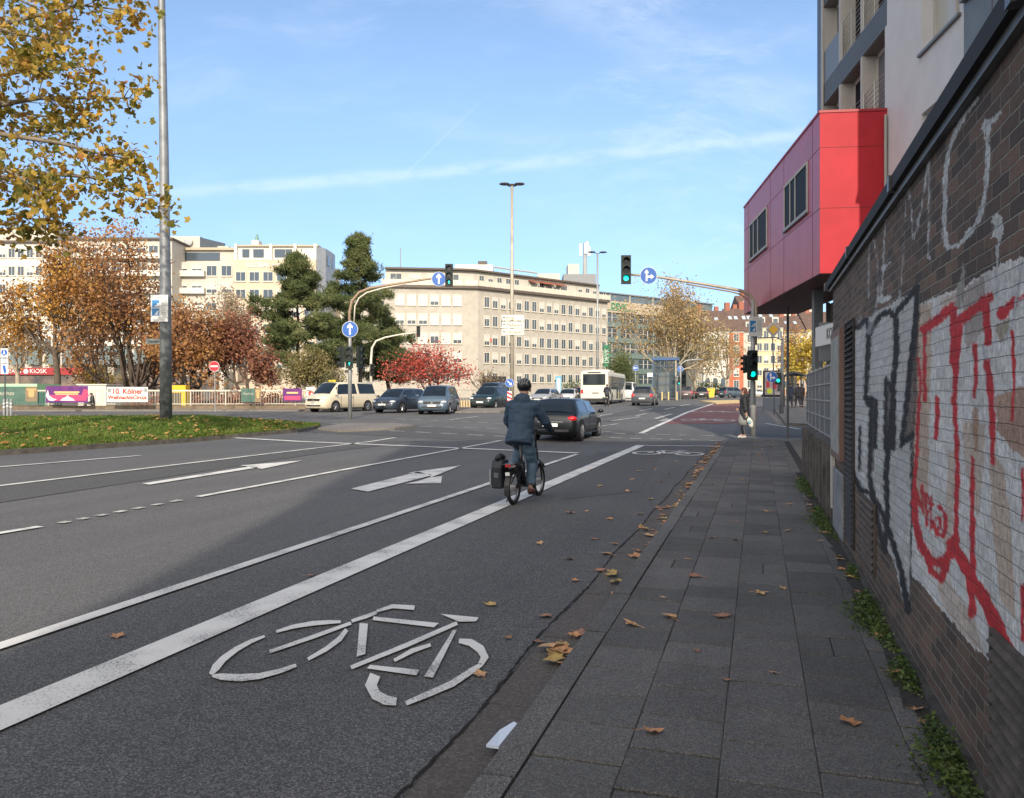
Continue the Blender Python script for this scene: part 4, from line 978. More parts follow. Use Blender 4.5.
pm.prism([(-.10,-.35),(.14,-.35),(.17,.05),(.06,.16),(-.06,.16),(-.14,.05)],(.06,-.123,cz),(1,0,0),(0,0,1),(0,-1,0),.004).prism([(-.12,-.3),(.12,-.3),(.1,.12),(-.1,.12)],(-.36,-.123,cz+.05),(1,0,0),(0,0,1),(0,-1,0),.004)
pm.build('figure',pr_,sc_)
pm=MB().prism([(-.07,-.07),(.07,-.07),(.08,.06),(0,.11),(-.08,.06)],(.06,-.123,cz+.26),(1,0,0),(0,0,1),(0,-1,0),.004).prism([(-.06,-.06),(.06,-.06),(.06,.07),(-.06,.07)],(-.36,-.123,cz+.27),(1,0,0),(0,0,1),(0,-1,0),.004); pm.build('face',mat('advert_skin',(.5,.3,.22),.5),sc_)
pm=MB().prism([(-.13,-.5),(.13,-.5),(.12,.2),(-.12,.2)],(.37,-.123,cz),(1,0,0),(0,0,1),(0,-1,0),.004); pm.build('figure',mat('advert_dark',(.05,.05,.07),.5),sc_)
pm=MB().disc((-.25,-.128,cz-.48),(0,1,0),.17,.006,20); pm.build('yellow_spot',mat('advert_yellow',(.55,.62,.03),.5),sc_)
pm=MB().box((-.05,-.1235,cz+.62),(.8,.004,.06)).box((-.15,-.1235,cz+.52),(.5,.004,.04)); pm.build('headline',swhite,sc_)
# bus shelter right
D=60
bs=empty('bus_shelter',P(794,D,gd(D)+.12),YAW,'dark bus shelter with a curved black roof behind the walkers','shelter')
sk=mat('shelter_black',(.02,.022,.025),.4)
s0=D/F
MB().tube([(-11*s0,0,2.2),(-7*s0,0,2.42),(0,0,2.52),(7*s0,0,2.42),(12*s0,0,2.3)],[.05,.12,.15,.12,.06],8).box((0,.9,2.35),(22*s0,1.8,.07)).build('roof',sk,bs)
for x in (-9,-1,8): MB().box((x*s0,.2,1.15),(.09,.09,2.3)).build('post',sk,bs)
MB().box((5*s0,1.6,1.3),(10*s0,.02,1.9)).build('glass_panel',mat('shelter_glass',(.10,.11,.11),.1,alpha=.55),bs)
MB().box((0,1.3,.5),(14*s0,.35,.05)).build('bench',sk,bs)
# glass lift tower px 652-676 y 358-397
D=100
lt=empty('lift_tower',P(666,D),YAW-R(18),'blue-framed glass lift tower beside the junction','lift')
s0=D/F; W2=22*s0; h_=Z(358.5,D)-gd(D)
bfr=mat('lift_blue',(.07,.11,.17),.4,metal=.3); 
for x in(-1,1):
    for y in(-1,1): MB().box((x*W2/2,y*W2/2,h_/2),(.14,.14,h_)).build('post',polew if x*y<0 else bfr,lt)
MB().box((0,0,h_-.1),(W2+.3,W2+.3,.34)).build('roof',mat('lift_roof',(.05,.10,.22),.4),lt)
fm=MB()
for k_ in range(1,5):
    for y in(-1,1): fm.box((0,y*W2/2,h_*k_/5),(W2,.06,.07)); fm.box((y*W2/2,0,h_*k_/5),(.06,W2,.07))
for t in(-.25,.08): fm.box((t*W2,-W2/2,h_/2),(.05,.05,h_)); fm.box((W2/2,t*W2,h_/2),(.05,.05,h_))
fm.build('mullion',bfr,lt)
MB().box((0,0,h_/2),(W2-.06,W2-.06,h_-.5)).build('glass_wall',mat('lift_glass',(.05,.07,.09),.12,spec=.5,alpha=.45),lt)
MB().box((-.2,-.2,h_*.4),(W2*.5,W2*.5,h_*.5)).build('lift_car',mat('lift_car',(.35,.36,.33),.5),lt)
MB().box((W2/2+.08,-.3,h_*.52),(.04,.7,.55)).build('notice',swhite,lt); MB().box((-W2/2-.35,-W2/2,h_*.60),(.8,.04,.5)).build('notice',swhite,lt)
# yellow bollards near lift
b0=empty('bollard',P(662,96),0,'pale bollard left of the pair in front of the glass lift','bollard','pale bollards before the glass lift')
MB().tube([(0,0,0),(0,0,.95)],.09,8).sphere((0,0,.95),.09,8,5).build('post',mat('bollard_yellow',(.55,.45,.22),.6),b0)
for px,t in((668.5,'pale bollard at the right corner in front of the glass lift'),(677,'pale bollard right of the glass lift')): dup(b0,P(px,96),0,t)
# hanging green company flag sign and blue poster pillar
D=128
e=empty('vertical_sign',P(606.8,D),YAW,'tall green vertical company sign at the right end of the stone office block','sign')
q=lambda py: Z(py,D)-gd(D)
MB().tube([(0,0.12,0),(0,0.12,q(345))],.08,6).build('post',pole,e)
MB().box((0,0,(q(345)+q(367))/2),(6.5*D/F,.12,q(345)-q(367))).build('board',mat('devk_green',(.01,.18,.08),.5),e)
text('DEVK',.95,swhite,e,(0,-.065,(q(345)+q(367))/2),(R(90),R(-90),0))
D=78
e=empty('poster_pillar',P(558.5,D),YAW,'pale blue poster display between the silver and the white car','advert')
MB().box((0,0,1.55),(5.6*D/F,.2,2.2)).build('case',mat('pillar_blue',(.10,.34,.50),.5),e,auto=.03); MB().box((0,0,.25),(4.5*D/F,.2,.5)).build('plinth',mat('post_dark'),e)
MB().box((0,-.105,1.6),(3.6*D/F,.012,1.7)).build('poster',mat('poster_pale',(.35,.55,.62),.5,c2=(.6,.68,.66),vs=3),e)
# ================================================================ VEHICLES
tyre=mat('tyre',(.015,.015,.016),.85); rimm=mat('rim',(.42,.42,.43),.3,metal=.8); archm=mat('wheel_arch',(.006,.006,.007),.9)
cg=mat('car_glass',(.012,.017,.022),.06,spec=.6); lampw=mat('headlamp',(.65,.68,.7),.1,spec=1,coat=1); lampr=mat('tail_lamp',(.45,.01,.015),.15,spec=.8,emit=(.8,.02,.02),es=.12)
plastic=mat('bumper_black',(.02,.02,.022),.6); plate=mat('number_plate',(.72,.72,.68),.5); chrome=mat('chrome',(.6,.6,.6),.15,metal=1)
def carpaint(n,c): return mat('paint_'+n,c,.35,metal=.1,spec=.5,coat=.5)
def lerp3(a,b,t): return Vector(a).lerp(Vector(b),t)
def patch(mb,a,b,c,d,u0,u1,v0,v1,off=.008,n=1):
    """bilinear patch a-b (bottom) d-c (top), pushed along the normal"""
    f=lambda u,v:lerp3(lerp3(a,b,u),lerp3(d,c,u),v)
    nn=(Vector(b)-Vector(a)).cross(Vector(d)-Vector(a)).normalized()*off
    mb.add([f(u0,v0)+nn,f(u1,v0)+nn,f(u1,v1)+nn,f(u0,v1)+nn],[(0,1,2,3)])
KIND={
 # y fraction from rear(0) to front(1): (y, ztop, belt, wfrac_roof)
 'hatch':dict(cab=(.06,.20,.66,.82),belt=.64,roof=1.0,hood=.60,front=.50),
 'sedan':dict(cab=(.13,.27,.60,.76),belt=.64,roof=1.0,hood=.62,front=.48,boot=.70),
 'estate':dict(cab=(.02,.09,.62,.78),belt=.62,roof=1.0,hood=.60,front=.50),
 'suv':dict(cab=(.03,.14,.64,.78),belt=.62,roof=1.0,hood=.62,front=.52),
 'mpv':dict(cab=(.02,.10,.66,.88),belt=.60,roof=1.0,hood=.58,front=.46),
 'van':dict(cab=(.01,.05,.70,.87),belt=.56,roof=1.0,hood=.56,front=.47),
}
def car(name,label,cat,loc,rz,kind,L,Wd,Hh,paint,group='cars on the junction',wr=.32,taxi=False,grille='plain',lightstyle=0):
    K=KIND[kind]; e=empty(name,loc,rz,label,cat,group)
    w=Wd/2; zb=.19; y0=-L/2
    cr,rr,rf,cf=K['cab']; belt=K['belt']*Hh; hood=K['hood']*Hh; fr=K['front']*Hh
    boot=K.get('boot',0)*Hh
    st=[]
    def S(f,zbot,zbelt,ztop,ws,wt,wroof): st.append((y0+f*L,zbot,zbelt,ztop,ws*w,wt*w,wroof*w))
    S(0,.34,belt*.80,belt*.84,.78,.74,.60)
    S(.012,.24,belt*.90,(boot or belt)*.96,.93,.88,.72)
    if boot: S(.03,zb,belt*.96,boot,.97,.92,.80)
    S(cr,zb,belt,(boot if boot else belt+.03),.99,.95,.80)
    S((cr+rr)/2,zb,belt,belt+(Hh-belt)*.60,1,.96,.76)
    S(rr,zb,belt,Hh*.985,1,.97,.72); S((rr+rf)/2,zb,belt*.99,Hh,1,.98,.71); S(rf,zb,belt*.97,Hh*.965,1,.98,.70)
    S((rf+cf)/2,zb,belt*.955,belt+(Hh-belt)*.50,1,.97,.76)
    S(cf,zb,hood*.97,hood+.03,1,.95,.83)
    S(min(cf+(1-cf)*.55,.955),zb,hood*.93,hood*.97,.98,.92,.75)
    S(.965,.22,fr*.95,fr*1.06,.90,.84,.66); S(.992,.26,fr*.80,fr*.90,.80,.74,.55); S(1,.30,fr*.6,fr*.72,.72,.66,.5)
    rows=[]
    for (y,zb_,zbl,zt,ws,wt,wo) in st:
        half=[(0,zb_),(ws*.86,zb_),(ws*.97,zb_+.10),(ws,zb_+(zbl-zb_)*.5),(ws*.985,zb_+(zbl-zb_)*.82),(wt,zbl),(wo,zt-.012),(wo*.82,zt+.012),(0,zt+.03)]
        rows.append([(x,y,z) for x,z in half]+[(-x,y,z) for x,z in reversed(half[1:-1])])
    n=len(rows[0]); vs=[p for r in rows for p in r]; fs=[]
    for i in range(len(rows)-1):
        for j in range(n): fs.append((i*n+j,i*n+(j+1)%n,(i+1)*n+(j+1)%n,(i+1)*n+j))
    fs.append(tuple(range(n))); fs.append(tuple((len(rows)-1)*n+j for j in reversed(range(n))))
    body=MB().add(vs,fs).build('body',paint,e,True)
    bm=bmesh.new(); bm.from_mesh(body.data); bmesh.ops.recalc_face_normals(bm,faces=bm.faces); bm.to_mesh(body.data); bm.free()
    # index helpers
    off=1 if boot else 0; iC=2+off; ir=[iC,iC+1,iC+2,iC+3,iC+4,iC+5,iC+6]
    def side(i,j,s): x,y,z=rows[i][j]; return (x*s,y,z)
    # side windows
    for s,nm in ((1,'side_window'),(-1,'side_window')):
        m=MB()
        def sp(i0,i1,u0,u1,v0=.10,v1=.90):
            a,b,c,d=side(i0,5,s),side(i1,5,s),side(i1,6,s),side(i0,6,s)
            if s>0: patch(m,a,b,c,d,u0,u1,v0,v1,.008)
            else: patch(m,b,a,d,c,1-u1,1-u0,v0,v1,.008)
        sp(ir[1],ir[2],.25,1,.12,.88); sp(ir[2],ir[3],0.0,.93); sp(ir[3],ir[4],.07,1.0); sp(ir[4],ir[5],.0,.75,.1,.86)
        m.build(nm,cg,e)
    # windscreen and rear window as strips following the roof
    def screen(i0,i1,i2,nm):
        m=MB(); pts=[]
        for i in (i0,i1,i2):
            y=rows[i][8][1]; zc=rows[i][8][2]; ze=rows[i][6][2]; wx=rows[i][6][0]
            pts.append([(-wx*.93,y,ze+.004),(-wx*.5,y,zc-.004),(0,y,zc+.004),(wx*.5,y,zc-.004),(wx*.93,y,ze+.004)])
        d0=Vector(pts[2][2])-Vector(pts[0][2]); nn=Vector((0,-d0.z,d0.y)).normalized()
        if nn.z<0: nn=-nn
        a=[Vector(p).lerp(Vector(q),.09)+nn*.014 for p,q in zip(pts[0],pts[1])]; b=[Vector(p)+nn*.018 for p in pts[1]]; c=[Vector(p).lerp(Vector(q),.09)+nn*.014 for p,q in zip(pts[2],pts[1])]
        m.add(a+b+c,[(k,k+1,k+6,k+5) for k in range(4)]+[(k+5,k+6,k+11,k+10) for k in range(4)])
        return m.build(nm,cg,e)
    screen(ir[0],ir[1],ir[2],'rear_window'); screen(ir[6],ir[5],ir[4],'windscreen')
    # wheels
    wb=L*.6; yr=-wb*.5-L*.005; yf=wb*.5+L*.0
    for s in(-1,1):
        for y in(yr,yf):
            a=MB().disc((s*(w-.10),y,wr+.015),(1,0,0),wr+.055,.212,20).build('wheel_arch',archm,e)
            t=MB(); x0=s*(w-.20); x1=s*(w+.012)
            t.disc(((x0+x1)/2,y,wr),(1,0,0),wr,abs(x1-x0),24).build
            to=t.build('wheel',tyre,e,auto=.02)
            r_=MB().disc((s*(w+.014),y,wr),(1,0,0),wr*.66,.012,18,r0=wr*.56)
            for q in range(5):
                ang=2*math.pi*q/5+y; dy,dz=math.cos(ang),math.sin(ang)
                r_.tube([(s*(w+.014),y,wr),(s*(w+.012),y+dy*wr*.6,wr+dz*wr*.6)],[.035,.028],5)
            r_.build('rim',rimm,to)
    # lights, bumpers, plates, mirrors
    fz=fr*.98
    for s in(-1,1):
        h=MB().sphere((s*w*.72,L/2-.20,fz*.93),(.20,.20,.085 if lightstyle==0 else .11),12,8); h.build('headlight',lampw,e,True)
        MB().sphere((s*w*.80,-L/2+.12,belt*.84),(.19 if kind!='van' else .08,.14,.095 if kind in('hatch','sedan') else .17),12,8).build('tail_light',lampr,e,True)
        mm=MB().sphere((s*(w+.11),y0+cf*L-.18-.1,belt+.06),(.11,.07,.075),8,6).tube([(s*(w-.04),y0+cf*L-.26,belt+.0),(s*(w+.06),y0+cf*L-.28,belt+.04)],.02,5); mm.build('wing_mirror',paint,e,True)
    g=MB().prism([(-.52*w,-.05*Hh),(.52*w,-.05*Hh),(.56*w,.045*Hh),(-.56*w,.045*Hh)],(0,L/2-.065,fr*.83),(1,0,0),(0,0,1),(0,1,0),.06)
    go=g.build('grille',plastic,e); MB().disc((0,L/2+.004,fr*.84),(0,1,0),.055,.02,16).build('badge',chrome,go)
    MB().prism([(-.62*w,-.05),(.62*w,-.05),(.66*w,.05),(-.66*w,.05)],(0,L/2-.05,.40),(1,0,0),(0,0,1),(0,1,0),.055).build('lower_grille',plastic,e)
    MB().box((0,L/2+.015,.50),(.52,.02,.11)).build('number_plate',plate,e); 
    MB().box((0,-L/2-.012,belt*.60),(.52,.02,.11)).build('number_plate',plate,e)
    if kind=='hatch': MB().bb((-w*.5,-L/2-.014,belt*.70),(w*.5,-L/2+.02,belt*.70+.03)).build('chrome_strip',chrome,e)
    MB().bb((-w*.72,-L/2-.004,.30),(w*.72,-L/2+.10,.40)).build('rear_bumper',plastic,e,auto=.02)
    for s in(-1,1):
        m=MB(); m.bb((s*(w+.0035),y0+.47*L,.32),(s*(w-.01),y0+.474*L,belt*.95)); m.bb((s*(w+.0035),y0+.70*L,.32),(s*(w-.01),y0+.704*L,belt*.93)); m.bb((s*(w+.006),y0+.49*L,belt*.83),(s*(w-.01),y0+.53*L,belt*.86))
        m.bb((s*(w+.004),yr+wr+.08,.21),(s*(w-.03),yf-wr-.08,.27)); m.build('door_seam',plastic,e)
    if taxi:
        t=MB().box((0,.8,Hh+.07),(.50,.16,.12)).build('roof_sign',mat('taxi_yellow',(.75,.62,.05),.4),e,auto=.02)
        text('TAXI',.11,plastic,t,(0,.885,Hh+.07),(R(90),0,R(180)))
    return e
heading=camdir
D0=W((569-512)/F*28,28)
car('hatchback','black hatchback seen from behind beside the cyclist','car',(-6.60,28.2,gz(-6.60,28.2)),R(-2),'hatch',4.25,1.78,1.41,carpaint('black',(.006,.008,.010)),wr=.325)
car('taxi_van','cream taxi van with a yellow roof sign','van',P(341,52.5),heading(180+31),'van',5.0,1.93,1.92,mat('paint_cream',(.66,.58,.42),.32,coat=.6),taxi=True,wr=.34)
car('estate_car','dark blue-grey car with its nose towards us next to the taxi van','car',P(402,51),heading(180+25),'hatch',4.5,1.80,1.50,carpaint('slate',(.038,.052,.078)))
car('people_carrier','grey-blue people carrier facing us, right of the dark blue-grey car','car',P(439,49),heading(180+6),'mpv',4.4,1.85,1.70,carpaint('bluegrey',(.075,.115,.155)))
car('estate_car','dark green car facing us between the red tree and the striped beacon','car',P(491,59),heading(180+20),'suv',4.4,1.80,1.62,carpaint('green',(.008,.025,.028)))
car('estate_car','dark blue van parked behind the dark green car','van',P(494,66),heading(180+15),'van',4.5,1.85,1.95,carpaint('darkblue',(.03,.05,.09)))
car('saloon_car','silver car facing us, partly hidden by the cyclist shoulder','car',P(546,72),heading(180+22),'sedan',4.6,1.80,1.45,carpaint('silver',(.30,.31,.33)))
car('saloon_car','small white car facing us left of the bus','car',P(569,76),heading(180+14),'sedan',4.4,1.78,1.42,carpaint('white',(.62,.63,.62)))
car('estate_car','dark red car mostly hidden by the left edge of the bus','car',P(581,84),heading(180+10),'hatch',4.2,1.75,1.55,carpaint('red',(.28,.02,.02)))
car('suv','dark grey off-road car seen from behind on the right of the bus','car',P(645.5,70),heading(17),'suv',4.6,1.86,1.62,carpaint('grey',(.075,.08,.09)),wr=.36)
car('estate_car','white van driving between the bus and the dark grey off-road car','van',P(629,88),heading(17),'van',4.8,1.9,2.1,carpaint('white2',(.60,.60,.58)))
car('estate_car','dark grey-red car right of the glass lift, left one of two side by side','car',P(687,108),heading(16),'estate',4.5,1.8,1.62,carpaint('maroon',(.11,.075,.08)))
car('estate_car','dark car right of the grey-red one in front of the yellow skip','car',P(702,112),heading(15),'hatch',4.3,1.78,1.5,carpaint('black2',(.03,.03,.035)))
car('suv','dark blue-grey off-road car parked before the orange house','car',P(732,128),heading(60),'suv',4.6,1.86,1.68,carpaint('bg2',(.06,.09,.12)))
car('estate_car','green car parked under the hedge left of the white house','car',P(717,165),heading(95),'hatch',4.2,1.75,1.5,carpaint('green2',(.05,.09,.08)))
car('estate_car','light car parked behind the waiting woman','car',P(757,170),heading(95),'hatch',4.2,1.75,1.5,carpaint('lt',(.45,.48,.5)))
# skip
e=empty('waste_skip',P(709,118),YAW,'small yellow skip behind the dark waiting car','skip')
MB().prism([(-1.0,0),(1.0,0),(1.35,1.3),(-1.35,1.3)],(0,-.7,.1),(1,0,0),(0,0,1),(0,1,0),1.4).build('container',mat('skip_yellow',(.62,.42,.03),.5),e)
e.scale=(.6,.6,1)
MB().box((0,0,1.42),(2.8,1.5,.06)).build('rim',mat('skip_yellow'),e)
# ---- bus
def bus():
    L,Wd,Hh=12,2.5,3.02
    D=78; e=empty('city_bus',P(604.5,D),heading(15.5),'white city bus seen from behind on the junction','bus')
    m=MB(); prof=[(-1.25,.32),(-1.25,2.75),(-1.12,2.95),(-.8,Hh),(.8,Hh),(1.12,2.95),(1.25,2.75),(1.25,.32)]
    bw=mat('bus_white',(.66,.63,.52),.35,coat=.4)
    m.prism(prof,(0,-L/2,0),(1,0,0),(0,0,1),(0,1,0),L).build('body',bw,e,auto=.05)
    MB().bb((-1.23,-L/2+.02,.2),(1.23,L/2-.02,.33)).build('skirt',plastic,e)
    MB().prism([(-1.02,1.72),(1.02,1.72),(1.02,2.72),(-1.02,2.72)],(0,-L/2-.002,0),(1,0,0),(0,0,1),(0,-1,0),.015).build('rear_window',cg,e)
    MB().box((0,-L/2-.012,2.85),(1.2,.02,.1)).build('top_vent',plastic,e)
    MB().bb((-1.2,-L/2-.016,.34),(1.2,-L/2-.002,.52)).build('rear_bumper',plastic,e)
    MB().box((.12,-L/2-.018,1.0),(.6,.02,.12)).build('engine_vent',mat('vent_grey',(.2,.2,.18),.6),e)
    for s in(-1,1):
        MB().box((s*1.1,-L/2-.012,1.13),(.20,.03,.36)).build('tail_light',lampr,e,auto=.01)
        for k in range(7):
            y=-L/2+.5+k*1.6
            MB().bb((s*1.252,y,1.35),(s*1.262,y+1.48,2.55)).build('side_window',cg,e)
        for y in(-3.4,3.4):
            o=MB().disc((s*1.17,y,.48),(1,0,0),.48,.22,24).build('wheel',tyre,e); MB().disc((s*1.285,y,.48),(1,0,0),.27,.02,18).build('rim',rimm,o)
            MB().disc((s*1.2,y,.50),(1,0,0),.57,.115,24).build('wheel_arch',archm,e)
        for y in(-.6,1.1): MB().bb((s*1.254,y,.45),(s*1.260,y+1.2,2.5)).build('door',cg,e)
    MB().prism([(-1.1,1.2),(1.1,1.2),(1.1,2.8),(-1.1,2.8)],(0,L/2+.002,0),(1,0,0),(0,0,1),(0,1,0),.015).build('windscreen',cg,e)
    MB().box((0,-1,Hh+.09),(1.7,3,.18)).build('roof_unit',bw,e,auto=.04)
bus()
# ================================================================ PEOPLE
def skin(name,pts,edges,rad,m,parent,sub=2,smooth=True):
    me=bpy.data.meshes.new(name); me.from_pydata([Vector(p) for p in pts],edges,[]); o=bpy.data.objects.new(name,me); col.objects.link(o)
    md=o.modifiers.new('s','SKIN'); md.use_smooth_shade=True
    for i,v in enumerate(me.skin_vertices[0].data):
        r=rad[i]; v.radius=r if isinstance(r,tuple) else (r,r)
    me.skin_vertices[0].data[0].use_root=True
    s2=o.modifiers.new('u','SUBSURF'); s2.levels=sub; s2.render_levels=sub
    dg=bpy.context.evaluated_depsgraph_get(); me2=bpy.data.meshes.new_from_object(o.evaluated_get(dg)); bpy.data.objects.remove(o)
    me2.materials.clear(); me2.materials.append(m); me2.polygons.foreach_set('use_smooth',[True]*len(me2.polygons))
    o=bpy.data.objects.new(name,me2); col.objects.link(o); o.parent=parent; return o
def chain(*pr):  # (point,radius) list -> pts,edges,rad
    return [p for p,_ in pr],[(i,i+1) for i in range(len(pr)-1)],[r for _,r in pr]
skinm=mat('skin',(.48,.29,.21),.55)
def body_mesh(J,parent,name='body',m=None,s=1.0):
    """J: dict of joints; one continuous skinned body"""
    names=['pelvis','spine','chest','neck','headb','head','ls','le','lw','lh','rs','re','rw','rh','lhip','lk','la','lt','rhip','rk','ra','rt']
    rad=dict(pelvis=(.15,.11),spine=(.135,.10),chest=(.12,.09),neck=(.055,.055),headb=(.07,.08),head=(.078,.095),ls=(.050,.050),le=(.036,.042),lw=(.028,.028),lh=(.035,.022),lhip=(.085,.09),lk=(.056,.056),la=(.038,.038),lt=(.04,.03))
    pts=[J[n] for n in names]; r=[rad.get(n,rad.get('l'+n[1:])) for n in names]
    E=[('pelvis','spine'),('spine','chest'),('chest','neck'),('neck','headb'),('headb','head'),('chest','ls'),('ls','le'),('le','lw'),('lw','lh'),('chest','rs'),('rs','re'),('re','rw'),('rw','rh'),('pelvis','lhip'),('lhip','lk'),('lk','la'),('la','lt'),('pelvis','rhip'),('rhip','rk'),('rk','ra'),('ra','rt')]
    return skin(name,pts,[(names.index(a),names.index(b)) for a,b in E],r,m or skinm,parent)
def face(parent,c,fwd,m=None):
    """nose, eyes, mouth, ears placed round head centre c looking along fwd"""
    f=Vector(fwd).normalized(); s=f.cross(Vector((0,0,1))).normalized(); c=Vector(c)
    MB().sphere(c+f*.10-Vector((0,0,.02)),(.014,.014,.025),8,6).sphere(c+s*.08-Vector((0,0,.01)),(.02,.02,.032),8,6).sphere(c-s*.08-Vector((0,0,.01)),(.02,.02,.032),8,6).build('nose_and_ears',skinm,parent,True)
    MB().sphere(c+f*.088+s*.032+Vector((0,0,.012)),.011,8,6).sphere(c+f*.088-s*.032+Vector((0,0,.012)),.011,8,6).build('eyes',mat('eye_dark',(.03,.025,.02),.3),parent,True)
    MB().sphere(c+f*.088-Vector((0,0,.06)),(.022,.012,.007),8,6).build('mouth',mat('lips',(.38,.14,.12),.5),parent,True)
def hand(parent,wrist,d,palmn,grip=True,m=None,sc_=1.0,mt=None):
    """separate bent fingers and a thumb growing from the wrist in direction d"""
    d=Vector(d).normalized(); n=Vector(palmn); n=(n-d*n.dot(d)).normalized(); s=d.cross(n); w_=Vector(wrist)
    pts=[w_,w_+d*.05,w_+d*.085]; ed=[(0,1),(1,2)]; rd=[(.024,.024),(.036,.018),(.036,.016)]
    for k,(o,l) in enumerate(((-.030,.030),(-.010,.036),(.010,.034),(.030,.026))):
        b=len(pts); p=w_+d*.088+s*o; bend=1.0 if grip else .35
        pts+=[p,p+d*l*.6+n*l*.5*bend,p+d*l*(.6-.3*bend)+n*l*1.3*bend,p+d*l*(.4-.9*bend)+n*l*1.6*bend]; rd+=[.010,.0095,.009,.008]; ed+=[(2,b),(b,b+1),(b+1,b+2),(b+2,b+3)]
    b=len(pts); p=w_+d*.03-s*.03; pts+=[p,p+d*.03-s*.025+n*.015,p+d*.055-s*.018+n*.035]; rd+=[.014,.011,.009]; ed+=[(1,b),(b,b+1),(b+1,b+2)]
    return skin('hand',pts,ed,[tuple(x) if isinstance(x,tuple) else x for x in rd],mt or skinm,parent,1)
def cyl_on(pts,rad,name,m,parent,n=14):
    return MB().tube(pts,rad,n).build(name,m,parent,True)
navy=mat('jacket_navy',(.026,.052,.088),.75,var=.18,vs=9,bump=.5,bs=14); jeans=mat('jeans',(.075,.125,.175),.85,var=.25,vs=14,bump=.3,bs=60)
# ---- main cyclist -------------------------------------------------
rot_r=R(-4)
RL=Vector((-3.42,11.2,.03))
bk=empty('bicycle',(RL.x,RL.y,.0),rot_r,'black compact electric bicycle ridden by the cyclist in the navy jacket','bicycle')
bkm=mat('bike_black',(.015,.015,.017),.4); grey_=mat('bike_grey',(.32,.32,.32),.35,metal=.6)
wrd=.255; WB=1.12
def wheel(y,nm='wheel'):
    t=MB(); n=28
    for q in range(n):
        a,b=2*math.pi*q/n,2*math.pi*(q+1)/n
    ring=[(0,y+math.cos(2*math.pi*q/n)*(wrd-.027),wrd+math.sin(2*math.pi*q/n)*(wrd-.027)) for q in range(n+1)]
    o=MB().tube(ring,.030,8,cap=False).build('wheel',tyre,bk,True)
    r=MB().tube([(0,y+math.cos(2*math.pi*q/n)*(wrd-.06),wrd+math.sin(2*math.pi*q/n)*(wrd-.06)) for q in range(n+1)],.014,6,cap=False)
    r.build('rim',grey_,o,True)
    s=MB().disc((0,y,wrd),(1,0,0),.035 if y else .055,.10,12)
    for q in range(18):
        a=2*math.pi*q/18; s.tube([((-1)**q*.03,y,wrd),(0,y+math.cos(a)*(wrd-.06),wrd+math.sin(a)*(wrd-.06))],.0016,3,cap=False)
    s.build('spokes',grey_,o)
    return o
wheel(0);wheel(WB)
fr_=MB().tube([(0,.40,.30),(0,.33,.62),(0,.30,.70)],.022,8).tube([(0,.40,.29),(0,.75,.38),(0,1.00,.72)],[.032,.035,.03],8).tube([(0,1.03,.60),(0,.99,.78)],.027,8)
for s in(-1,1): fr_.tube([(s*.06,0,wrd),(s*.03,.36,.28)],.012,6).tube([(s*.06,0,wrd),(s*.02,.32,.60)],.010,6).tube([(s*.05,WB,wrd),(s*.045,1.06,.56),(0,1.03,.6)],.014,6)
fr_.box((0,.32,.44),(.09,.12,.34),rx=R(8)); fr_.build('frame',bkm,bk,True)
MB().tube([(0,.31,.68),(0,.27,.89)],.016,8).build('seat_post',grey_,bk); MB().sphere((0,.24,.915),(.085,.14,.035),12,6).build('saddle',bkm,bk,True)
MB().tube([(0,1.0,.75),(0,.93,1.03)],.016,8).tube([(-.31,.84,1.05),(-.2,.90,1.05),(0,.93,1.04),(.2,.90,1.05),(.31,.84,1.05)],.013,8).tube([(-.31,.84,1.05),(-.22,.885,1.05)],.019,8).tube([(.22,.885,1.05),(.31,.84,1.05)],.019,8).box((0,.96,1.06),(.07,.04,.05)).build('handlebar',bkm,bk,True)
MB().tube([(-.29,.86,1.06),(-.36,.88,1.13)],.006,5).sphere((-.40,.88,1.15),(.075,.012,.045),12,6).build('mirror',mat('mirror_glass',(.55,.6,.65),.08,metal=.6),bk,True)
rk=MB().tube([(-.09,-.20,.60),(-.09,.22,.60)],.008,5).tube([(.09,-.20,.60),(.09,.22,.60)],.008,5).tube([(-.09,-.20,.60),(.09,-.20,.60)],.008,5).tube([(.08,0,wrd),(.09,.0,.60)],.007,5).tube([(-.08,0,wrd),(-.09,.0,.60)],.007,5).tube([(-.08,0,wrd),(-.09,-.14,.60)],.007,5).tube([(.08,0,wrd),(.09,-.14,.60)],.007,5); rk.box((0,0,.605),(.2,.40,.012)); rk.build('luggage_rack',bkm,bk)
ml=[]
mg=MB(); 
pts_=[(0,math.cos(R(a))*(wrd+.03),wrd+math.sin(R(a))*(wrd+.03)) for a in range(20,201,15)]
for a,b in zip(pts_,pts_[1:]):
    for s in(0,): mg.add([(-.038,a[1],a[2]),(.038,a[1],a[2]),(.038,b[1],b[2]),(-.038,b[1],b[2])],[(0,1,2,3)])
mg2=MB()
pts_=[(0,WB+math.cos(R(a))*(wrd+.03),wrd+math.sin(R(a))*(wrd+.03)) for a in range(40,200,15)]
for a,b in zip(pts_,pts_[1:]): mg2.add([(-.038,a[1],a[2]),(.038,a[1],a[2]),(.038,b[1],b[2]),(-.038,b[1],b[2])],[(0,1,2,3)])
mg.build('mudguard',bkm,bk)
mg=mg2; mg.build('mudguard',bkm,bk)
MB().box((0,-.225,.585),(.085,.03,.045)).build('rear_light',mat('bike_red',(.22,.01,.01),.3,emit=(.9,.03,.02),es=.08),bk,auto=.008)
MB().box((0,-.245,.47),(.065,.012,.05)).build('reflector',swhite,bk)
MB().disc((0,.42,.29),(1,0,0),.075,.13,16).build('motor',bkm,bk); 
